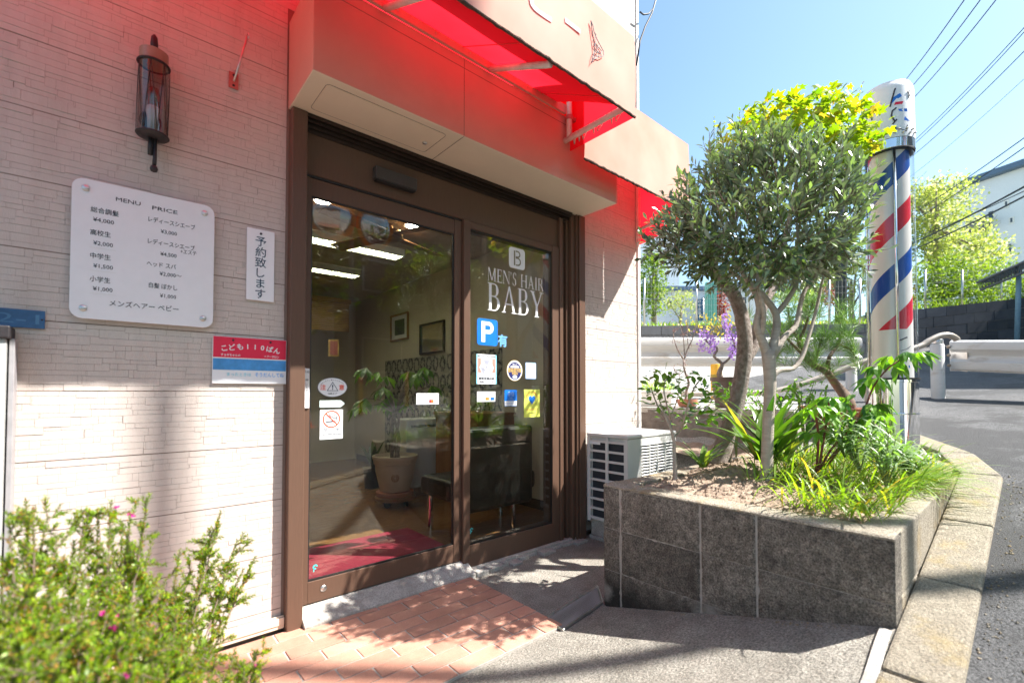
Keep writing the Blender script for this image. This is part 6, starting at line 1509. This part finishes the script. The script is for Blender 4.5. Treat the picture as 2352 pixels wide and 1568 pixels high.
house('apartment_building', 'white apartment block with blue-grey roof edge above the trees at right', 34, 2120, 2520, 462, 3, 10, 'roof_blue', [(2268,486,2286,502),(2226,520,2238,535),(2306,462,2318,476),(2312,560,2328,580),(2250,600,2262,616),(2318,500,2330,512),(2180,500,2196,520)], [(2240,510,2276,528)], (.35,.5), -8)
house('white_building', 'tall plain white building beyond the shop corner at left', 40, 1440, 1560, 520, 3, 10, 'bld_white', [(1500,640,1512,656)], (), (.2,.05), 0)
house('white_building', 'lower white building with dark windows behind the teal column', 30, 1488, 1680, 668, 3, 8, 'roof_blue', [(1530,690,1545,712),(1660,700,1672,720)], (), (.25,.3), 0)
house('pale_house', 'pale house front seen between the olive branches', 26, 1690, 1780, 660, 2.5, 6, 'roof_blue', [(1700,680,1716,700)], (), (.2,.3), 0)
# teal column and name sign
t = thing('teal_column', 'tall ribbed teal metal column beyond the guard rail', 'column', W(1634,750,12.5)); m = MB(); p = W(1634,750,12.5)
z0, z1 = p.z, W(1634,648,12.5).z
for k in range(5): q = W(1624+5*k,750,12.5); m.obox((q.x,q.y,(z0+z1)/2), RT*.025, FH*.03, UZ*((z1-z0)/2))
m.build('ribs', pm('teal',(.16,.48,.42),.5), t); MB().obox((p.x+FH.x*.06,p.y+FH.y*.06,(z0+z1)/2), RT*.14, FH*.02, UZ*((z1-z0)/2-.02)).build('panel', pm('teal_pale',(.36,.62,.56),.5), t)
p = W(1606,712,11.5); t = thing('name_sign', 'narrow dark blue vertical sign with white Japanese writing beyond the guard rail', 'sign', p)
nn = FH; MB().obox(p, RT*.085, FH*.02, UZ*.27).build('panel', M['plate_blue'], t)
def facing_text(body, c, h, mat, par, bold=.02, width=None):
    o = text(body, 0, 0, 0, h, mat, None, 'lettering', bold=bold, width=width); o.parent = par
    o.rotation_euler = (0, 0, YAW - math.pi/2); o.location = V(c) - V(par.location); return o
for k, ch in enumerate('けやき平1'): facing_text(ch, p - FH*.024 + UZ*(.21-.1*k), .065, M['paper'], t)
gp = MB(); gp.tube([p+RT*.1-UZ*.7, p+RT*.1+UZ*.3], .02, 8); gp.build('pole', M['steel'], t, True)
# blue banner signs in the olive branches
p = W(1824,640,11); t = thing('blue_banner', 'bright blue banner sign glimpsed through the olive branches', 'sign', p); m = MB(); m.obox(W(1830,622,11), RT*.10, FH*.01, UZ*.17); m.obox(W(1812,652,11), RT*.11, FH*.01, UZ*.10); m.build('panel', M['blue'], t)
gp = MB(); gp.tube([W(1838,760,11.05), W(1838,560,11.05)], .03, 8); gp.build('pole', M['steel'], t, True)
# poles
p = W(1931,760,12.2); t = thing('utility_pole', 'dark grey utility pole behind the pine left of the barber pole', 'pole', p); m = MB(); m.tube([p-UZ*.5, W(1931,300,12.2)], [.14,.11], 14); m.build('shaft', M['wall_dark'], t, True)
m = MB(); q = W(1931,330,12.2); m.obox(q, RT*.8, FH*.04, UZ*.05); m.build('crossarm', M['wall_grey'], t)
# carport
t = thing('carport', 'carport with grey truss fascia and blue post at the right edge', 'carport', W(2345,780,11.5)); sc = 11.5
A, B = W(2243,650,sc), W(2420,572,sc-1.2); A2, B2 = W(2290,648,sc+2.2), W(2470,560,sc+1.0)
m = MB(); m.add([A,B,B2,A2,A+UZ*.04,B+UZ*.04,B2+UZ*.04,A2+UZ*.04], [(0,3,2,1),(4,5,6,7),(0,1,5,4),(1,2,6,5),(2,3,7,6),(3,0,4,7)]); m.build('roof', M['roof_blue'], t)
m = MB(); C_, D_ = W(2252,666,sc), W(2420,598,sc-1.2); m.tube([A+UZ*.0,B],.03,6); m.tube([C_,D_],.03,6); n_ = 22
for k in range(n_):
    u, w = k/n_, (k+1)/n_; lo = lambda q: C_*(1-q)+D_*q; hi = lambda q: A*(1-q)+B*q; m.tube([lo(u), hi((u+w)/2), lo(w)], .012, 5)
m.build('truss', M['wall_grey'], t, True)
m = MB(); m.tube([W(2336,782,11), W(2340,640,11.1), W(2336,612,11.2)], .05, 10); m.build('post', pm('post_blue',(.20,.33,.42),.5), t, True)
# overhead wires
def wire(label, a, b, sa, sb, r=.011, sag=.15):
    P0, P1 = W(a[0],a[1],sa), W(b[0],b[1],sb); d = P1-P0; P0 = P0 - d*.25; P1 = P1 + d*.35; pts = [P0*(1-u)+P1*u - UZ*sag*4*u*(1-u) + UZ*sag*.6 for u in [i/12 for i in range(13)]]
    m = MB(); m.tube(pts, r, 5, caps=False); o = m.build('overhead_wire', M['wire'], None, True); tag(o, label, 'wire', 'overhead wires')
ws = [((2216,0),(2054,214),'overhead wire, leftmost of the three crossing above the barber pole cap'),((2253,0),(2079,215),'overhead wire, middle of the three crossing above the barber pole cap'),((2289,0),(2092,231),'overhead wire, rightmost of the three crossing above the barber pole cap'),
      ((2352,66),(2096,326),'overhead wire, upper one of the close pair meeting the chrome collar'),((2352,76),(2100,330),'overhead wire, lower one of the close pair meeting the chrome collar'),((2352,120),(2100,354),'single overhead wire just below the close pair at right')]
for a, b, lb in ws: wire(lb, a, b, 8, 13, .010 if b[1] < 300 else .008)
wire('hair-thin overhead wire in the middle of the right sky', (2352,183), (2100,398), 10, 15, .005)
for a, b, lb, r in (((2352,318),(2100,488),'twisted overhead cable, upper line over the blossoming tree',.012),((2352,340),(2100,505),'twisted overhead cable, second line over the blossoming tree',.012),((2352,430),(2100,556),'thick overhead cable crossing before the apartment roof',.022),((2352,452),(2100,572),'thick lower overhead cable crossing before the trees',.02),((2352,440),(2100,546),'thin cable beside the thick one before the apartment',.01)): wire(lb, a, b, 10, 16, r, .1)
m = MB(); q = [onY(px,py,-.05) for (px,py) in ((1462,150),(1470,95),(1482,62),(1498,30),(1512,-20))]; m.tube(q, .008, 6); q = [onY(px,py,-.06) for (px,py) in ((1470,28),(1478,34),(1490,32),(1498,22))]; m.tube(q, .007, 6)
tag(m.build('service_cable', M['wire'], None, True), 'black service cable looping off the building corner at the top', 'cable')
# ------------------------------------------------------------------ inside the shop
FZ, CZ = .12, 2.42
def ip(name, mb, mat, **k): return mb.build(name, mat, shop, **k)
ip('floor', MB().box(-2.5,2.66,.101,4.4,.05,FZ), M['wood_floor'])
ip('ceiling', MB().box(-2.5,2.66,.121,4.4,CZ,CZ+.06), M['int_ceiling'])
ip('back_wall', MB().box(-2.5,2.66,4.401,4.5,.0,2.6), M['int_wall'])
ip('inner_wall', MB().box(-2.6,-2.5,.13,4.4,.0,2.6), M['int_wall'])
XW = 2.05
ip('inner_wall', MB().box(XW,XW+.08,.121,4.4,FZ+.001,CZ-.001), M['int_wall'])
def damask():
    m_, nt, out = nodes('damask'); tc = N(nt,'ShaderNodeTexCoord'); mp = N(nt,'ShaderNodeMapping'); mp.inputs['Scale'].default_value = (7,7,5); nt.links.new(tc.outputs['Object'], mp.inputs[0])
    v = N(nt,'ShaderNodeTexVoronoi'); v.inputs['Scale'].default_value = 1.0; v.inputs['Randomness'].default_value = .15; v.feature = 'F1'; nt.links.new(mp.outputs[0], v.inputs['Vector'])
    n_ = N(nt,'ShaderNodeTexNoise'); n_.inputs['Scale'].default_value = 9; n_.inputs['Detail'].default_value = 3; nt.links.new(mp.outputs[0], n_.inputs['Vector'])
    a = N(nt,'ShaderNodeMath',operation='MULTIPLY_ADD'); nt.links.new(n_.outputs[0], a.inputs[0]); a.inputs[1].default_value = .5; nt.links.new(v.outputs['Distance'], a.inputs[2])
    r = ramp(nt, a.outputs[0], [(.62,(.34,.32,.25)),(.66,(.03,.03,.03)),(.74,(.03,.03,.03)),(.78,(.34,.32,.25))]); b_ = N(nt,'ShaderNodeBsdfPrincipled'); b_.inputs['Roughness'].default_value = .8
    nt.links.new(r.outputs[0], b_.inputs['Base Color']); nt.links.new(b_.outputs[0], out.inputs[0]); return m_
ip('wallpaper', MB().box(XW-.004,XW-.001,1.0,3.4,FZ+.08,1.5), damask())
ip('skirting', MB().box(XW-.014,XW-.0045,.13,4.3,FZ+.001,FZ+.08), M['bronze_dark'])
# framed picture and mirror on the side wall
def onwall(name, label, pa, pb, fr, inner, cat):
    a, b = onX(*pa, XW-.015), onX(*pb, XW-.015); y0, y1 = sorted((a.y,b.y)); z0, z1 = sorted((a.z,b.z)); t = thing(name, label, cat, (XW-.015,(y0+y1)/2,z0))
    m = MB(); m.box(XW-.03,XW-.0045,y0,y1,z0,z0+.02); m.box(XW-.03,XW-.0045,y0,y1,z1-.02,z1); m.box(XW-.03,XW-.0045,y0,y0+.02,z0+.0201,z1-.0201); m.box(XW-.03,XW-.0045,y1-.02,y1,z0+.0201,z1-.0201); m.build('frame', fr, t, bevel=.003)
    MB().box(XW-.012,XW-.005,y0+.02,y1-.02,z0+.02,z1-.02).build('panel', inner, t); return t, y0, y1, z0, z1
t, y0, y1, z0, z1 = onwall('framed_picture', 'small framed picture on the inner wall seen through the door glass', (898,726), (938,778), M['wood'], M['paper'], 'picture')
MB().box(XW-.014,XW-.0125,y0+.09*(y1-y0)/.4,y1-.09*(y1-y0)/.4,z0+.07,z1-.07).build('image', pm('photo_dark',(.08,.08,.07),.4,var=.6,scale=14), t)
onwall('wall_mirror', 'rectangular mirror on the inner wall right of the picture', (965,746), (1021,808), M['bronze_dark'], pm('mirror',(.72,.80,.76),.08,metal=.85,var=.02), 'mirror')
# pot with money tree on a wheeled stand
cp = V((1.20,1.42,FZ)); t = thing('potted_tree', 'money tree in a big cream pot on a wheeled wooden stand inside the shop', 'potted plant', cp)
m = MB(); m.lathe([(.125,.055),(.165,.058),(.17,.085),(.155,.09),(0,.09)], 32, cp); m.build('stand', M['wood'], t, 'auto')
m = MB(); m.lathe([(.13,.0905),(.155,.095),(.158,.125),(.14,.128),(0,.128)], 32, cp); m.build('saucer', M['terracotta'], t, 'auto')
for k in range(4):
    a = k*math.pi/2+.5; m = MB(); m.lathe([(.022,-.012),(.026,-.008),(.026,.008),(.022,.012)], 14, cp + V((math.cos(a)*.11, math.sin(a)*.11, .028)), axis=(math.cos(a+1),math.sin(a+1),0)); m.build('wheel', M['black'], t, 'auto')
m = MB(); m.lathe([(.11,.1285),(.125,.135),(.165,.30),(.168,.36),(.178,.365),(.185,.40),(.19,.405),(.192,.43),(.178,.432),(.170,.40),(0,.395)], 40, cp); m.build('pot', M['pot_cream'], t, 'auto')
q = cp + (CAM-cp).normalized()*0; vv = V((CAM.x-cp.x, CAM.y-cp.y, 0)).normalized(); m = MB()
for r_ in (.012,.022,.030): 
    c_ = cp + vv*.160 + UZ*.26; s_ = V((-vv.y,vv.x,0)); m.tube([c_ + s_*r_*math.cos(2*math.pi*k/18) + UZ*r_*math.sin(2*math.pi*k/18) + vv*(.0 if r_ > .02 else .002) for k in range(19)], .002, 4, caps=False)
m.build('medallion', M['wood'], t)
m = MB(); rnd = random.Random(8)
for k in range(3): m.tube([cp+V((.03*math.cos(k*2.1+u*4),.03*math.sin(k*2.1+u*4),.39+u*.40)) for u in [i/12 for i in range(13)]], [.018-.008*i/12 for i in range(13)], 8)
lf = MB(); topc = cp + UZ*.79
for k in range(16):
    a = rnd.uniform(0,6.28); h = V((math.cos(a),math.sin(a),0)); e = topc + h*rnd.uniform(.12,.34) + UZ*rnd.uniform(.05,.42); m.tube([topc, (topc+e)/2+UZ*.05, e], [.007,.005,.003], 6)
    for j in range(6): a2 = a + (j-2.5)*.6; lf.leaf(e, V((math.cos(a2),math.sin(a2),-.35+rnd.uniform(-.3,.2))), V((0,0,1)), rnd.uniform(.12,.17), .05, .4, .2, wide=.55)
m.build('trunk', M['bark_rough'], t, True); lf.build('foliage', M['citrus_leaf'], t)
# second small black pot
c2 = V((1.36,2.25,FZ)); t = thing('black_pot_plant', 'dark leafy plant in a small black pot behind the cream pot', 'potted plant', c2); MB().lathe([(.07,0),(.085,.2),(.092,.2),(.092,.22),(.08,.22),(0,.20)], 24, c2).build('pot', M['black'], t, 'auto')
mb = MB()
for k in range(12): a = rnd.uniform(0,6.28); mb.blade(c2+UZ*.2, V((math.cos(a)*.4,math.sin(a)*.4,1)), rnd.uniform(.2,.35), .05, .8, 7)
mb.build('foliage', M['bg_dark'], t)
# heater cabinet
t = thing('heater_cabinet', 'white flat-fronted heater cabinet beside the potted tree', 'cabinet', (1.6,1.7,FZ)); MB().box(1.40,1.80,1.60,1.85,FZ+.08,FZ+.72).build('body', M['ac'], t, bevel=.01); MB().box(1.42,1.78,1.62,1.83,FZ,FZ+.08).build('plinth', M['steel'], t); MB().box(1.45,1.75,1.598,1.61,FZ+.64,FZ+.665).build('vent', M['iron'], t)
# black leather bench with its back to the window
t = thing('leather_sofa', 'black leather bench with chrome legs standing with its back to the fixed window', 'sofa', (1.4,.42,FZ))
MB().box(1.0,1.78,.27,.66,.37,.51).build('seat', M['leather'], t, bevel=.035); MB().box(1.02,1.64,.155,.265,.31,.86).build('backrest', M['leather'], t, bevel=.028)
for (x, y) in ((1.06,.60),(1.06,.24),(1.70,.60),(1.52,.24)):
    l = MB(); l.lathe([(.019,FZ+.02),(.019,.375)], 16, (x,y,0)); l.lathe([(.02,FZ),(.02,FZ+.0199)], 16, (x,y,0)); l.build('leg', M['chrome'], t, 'auto')
t = thing('wooden_sideboard', 'dark wooden sideboard deep inside behind the sofa', 'sideboard', (1.75,1.1,FZ)); m = MB(); m.box(1.62,2.02,.80,1.45,FZ,.88); m.box(1.60,2.03,.78,1.47,.881,.915); m.build('body', M['wood'], t, bevel=.004)
t = thing('red_mat', 'dark red doormat on the wooden floor inside the door', 'mat', (.5,.45,FZ)); MB().box(.08,.95,.125,.73,FZ+.001,FZ+.012).build('pile', M['mat_red'], t, bevel=.004)
# ceiling things
def lightbar(label, x0, x1, y):
    t = thing('ceiling_light', label, 'lamp', ((x0+x1)/2,y,CZ-.03), 'louvred ceiling lights'); m = MB(); m.box(x0,x1,y-.088,y-.08,CZ-.065,CZ-.001); m.box(x0,x1,y+.08,y+.088,CZ-.065,CZ-.001); m.box(x0,x0+.008,y-.0799,y+.0799,CZ-.065,CZ-.001); m.box(x1-.008,x1,y-.0799,y+.0799,CZ-.065,CZ-.001); m.build('frame', M['louvre'], t)
    m = MB(); n = int((x1-x0)/.06)
    for k in range(1,n): x = x0+(x1-x0)*k/n; m.box(x-.003,x+.003,y-.079,y+.079,CZ-.065,CZ-.022)
    m.build('louvre', M['louvre'], t)
    for dy in (-.035,.035): MB().tube([(x0+.02,y+dy,CZ-.016),(x1-.02,y+dy,CZ-.016)], .013, 10).build('tube', M['tube_on'], t, True)
lightbar('nearer louvred fluorescent ceiling light seen through the door', -.1, 1.39, 1.72); lightbar('farther louvred fluorescent ceiling light seen through the door', .0, 1.37, 2.68)
for (x, y, lb) in ((.43,1.0,'left round ceiling downlight just inside the door'),(1.13,1.02,'right round ceiling downlight beside the fan hub')):
    t = thing('downlight', lb, 'lamp', (x,y,CZ)); MB().lathe([(.065,-.008),(.065,-.001),(.0,-.001)], 28, (x,y,CZ)).build('rim', M['white'], t, 'auto'); MB().lathe([(.0,-.012),(.045,-.012),(.045,-.0085)], 28, (x,y,CZ)).build('bulb', M['lamp_on'], t, 'auto')
t = thing('ceiling_fan', 'dark wooden ceiling fan with brass hub inside the shop', 'fan', (.99,1.12,CZ)); m = MB(); m.lathe([(.03,-.001),(.03,-.05),(.10,-.06),(.10,-.11),(.06,-.13),(0,-.135)][::-1], 24, (.99,1.12,CZ)); m.build('hub', pm('brass',(.35,.2,.08),.3,metal=.8), t, 'auto')
for k in range(4):
    a = math.radians(200+90*k); h = V((math.cos(a),math.sin(a),0)); s_ = V((-h.y,h.x,0)); m = MB(); m.obox(V((.99,1.12,CZ-.09))+h*.36, h*.26, s_*.06+UZ*.012, s_.cross(h)*.004); m.build('blade', M['wood'], t)
t = thing('bamboo_blind', 'rolled bamboo blind at the back of the shop', 'blind', (.9,3.6,1.8)); m = MB()
for k in range(16): m.box(-.4,1.62,3.55,3.56,1.86+.022*k,1.878+.022*k)
m.box(-.42,1.64,3.53,3.60,2.22,2.27); m.build('slats', M['blind'], t)
t = thing('hanging_picture', 'small reddish hanging picture deep inside the shop', 'picture', (1.3,3.3,1.6)); MB().box(1.28,1.40,3.30,3.315,1.52,1.72).build('frame', M['gold'], t); MB().box(1.295,1.385,3.294,3.299,1.535,1.705).build('image', M['brick_red_metal'], t)

# ------------------------------------------------------------------ what the glass mirrors: the far side of the street
def across(y): return gz
def fzz(x): return fz(x)
rnd = random.Random(90)
def far_tree(label, x, y, h, r, n, L, mat):
    z0 = fz(x); t = thing('street_tree', label, 'tree', (x,y,z0)); tk = MB(); tk.tube([(x,y,z0-.2),(x+.1,y,z0+h*.5),(x,y,z0+h*.85)], [.16,.12,.05], 9); tk.build('trunk', M['bark_rough'], t, True); lf = MB()
    for q in range(n//14):
        v = rsph(rnd); c = V((x+v.x*r, y+v.y*r, z0+h*.65+v.z*h*.38))
        for j in range(14): lf.leaf4(c+rsph(rnd)*L*2.4, dirn(rnd), V((0,0,.8))+dirn(rnd), L*rnd.uniform(.7,1.3), L*.6)
    lf.build('crown', M[mat], t)
far_tree('big dark street tree opposite the shop', 2.2, -10, 7.5, 2.4, 6500, .2, 'bg_dark')
far_tree('dark street tree beside the big one opposite the shop', -2.5, -9.5, 7.0, 2.6, 5000, .2, 'bg_dark')
far_tree('low bushy street tree before the grey house opposite', 7.6, -11, 4.6, 2.0, 4200, .16, 'bg_leaf')
def box_house(label, x0, x1, y0, y1, h, mat, wins):
    z0 = fz(x0)-.3; t = thing('street_house', label, 'building', ((x0+x1)/2,y1,z0)); MB().box(x0,x1,y0,y1,z0,z0+h).build('wall', mat, t); MB().box(x0-.3,x1+.3,y0-.3,y1+.3,z0+h+.01,z0+h+.2).build('roof', M['roof_blue'], t)
    for (u, z, w, hh) in wins:
        f = MB().box(x0+u,x0+u+w,y1,y1+.05,z0+z,z0+z+hh).build('window', M['trim_white'], t); MB().box(x0+u+.06,x0+u+w-.06,y1+.01,y1+.056,z0+z+.06,z0+z+hh-.06).build('pane', M['win_dark'], f)
box_house('grey house opposite the shop with two rows of windows', 5.2, 14, -24, -14, 8.5, M['wall_grey'], [(1,1.2,1.6,1.3),(4.2,1.2,1.6,1.3),(1,4.2,1.6,1.2),(4.2,4.2,1.6,1.2)])
box_house('pale house opposite further down the street', -14, -4.5, -26, -15, 7, M['bld_white'], [(1,1.5,1.6,1.2),(4,1.5,1.6,1.2)])
x, y = 2.75,-6.3; z0 = fz(x); t = thing('traffic_mirror', 'round traffic mirror pair on a grey pole across the road', 'mirror', (x,y,z0)); MB().tube([(x,y,z0-.1),(x,y,z0+4.3)], .038, 12).build('pole', M['wall_grey'], t, True)
for dx in (-.42,.42):
    m = MB(); c = V((x+dx,y+.12,z0+3.7)); m.lathe([(.40,-.05),(.42,-.02),(.42,.02),(.39,.025)], 32, c, axis=(.25*(1 if dx>0 else -1),1,-.15)); m.build('rim', M['orange'], t, 'auto'); m = MB(); m.lathe([(.385,.028),(.30,.055),(.15,.078),(0,.085)], 32, c, axis=(.25*(1 if dx>0 else -1),1,-.15)); m.build('glass', M['chrome'], t, True)
x, y = 1.9,-6.2; z0 = fz(x); t = thing('traffic_cone', 'red and white striped traffic cone across the road', 'cone', (x,y,z0)); m = MB(); m.box(x-.18,x+.18,y-.18,y+.18,z0,z0+.03); m.build('base', M['redor'], t); 
for k in range(7): m = MB(); r0, r1 = .13-.014*k, .13-.014*(k+1); m.lathe([(r0,.03+.1*k),(r1,.03+.1*(k+1))], 20, (x,y,z0)); m.build('stripe', M['redor'] if k % 2 == 0 else M['white'], t, 'auto')
for (x, y, lb) in ((3.0,-6.4,'orange topped road marker post right of the traffic cone'),(4.1,-6.6,'orange topped road marker post farthest up the street')):
    z0 = fz(x); t = thing('marker_post', lb, 'post', (x,y,z0)); MB().lathe([(.04,0),(.04,.62)], 14, (x,y,z0)).build('shaft', M['yellow_paint'], t, 'auto'); MB().lathe([(.042,.621),(.042,.72),(.03,.74),(0,.745)], 14, (x,y,z0)).build('top', M['redor'], t, 'auto')
# street lamp pole that throws the soft bar of shade on the wall
b = V((-.50,0,0)); k_ = 8.5; x, y = b.x + SDIR.x/math.hypot(SDIR.x,SDIR.y)*k_, SDIR.y/math.hypot(SDIR.x,SDIR.y)*k_
z0 = fz(x); t = thing('street_lamp', 'tall concrete street pole across the road beyond the right edge', 'pole', (x,y,z0)); MB().tube([(x,y,z0-.2),(x,y,14)], [.07,.055], 14).build('shaft', M['concrete_pale'], t, True); MB().obox((x,y+.5,12.5), V((.05,0,0)), V((0,.5,0)), V((0,0,.04))).build('arm', M['wall_grey'], t)

box_house('tall house across the street beyond the right edge shading the far road', 13.8, 26, -14, -6.6, 10.5, M['bld_white'], [(1,4.2,1.6,1.3),(5,4.2,1.6,1.3)])
# grit and dead leaves in the gutter and by the planter
rnd = random.Random(12); m = MB()
for k in range(420):
    if k < 260: x = rnd.uniform(.3,3.0); y = -2.11 - abs(rnd.gauss(0,.05)); z = fz(x)-.004
    else: x = 1.228 - abs(rnd.gauss(0,.03)); y = rnd.uniform(-1.88,-.8); z = yard(x,y)
    clod(m, x, y, z, rnd.choice((.002,.003,.004,.006)))
tag(m.build('grit', M['block_side'], None), 'loose grit lying along the kerb and the planter foot', 'grit', kind='stuff')
D.objects.remove(_to)
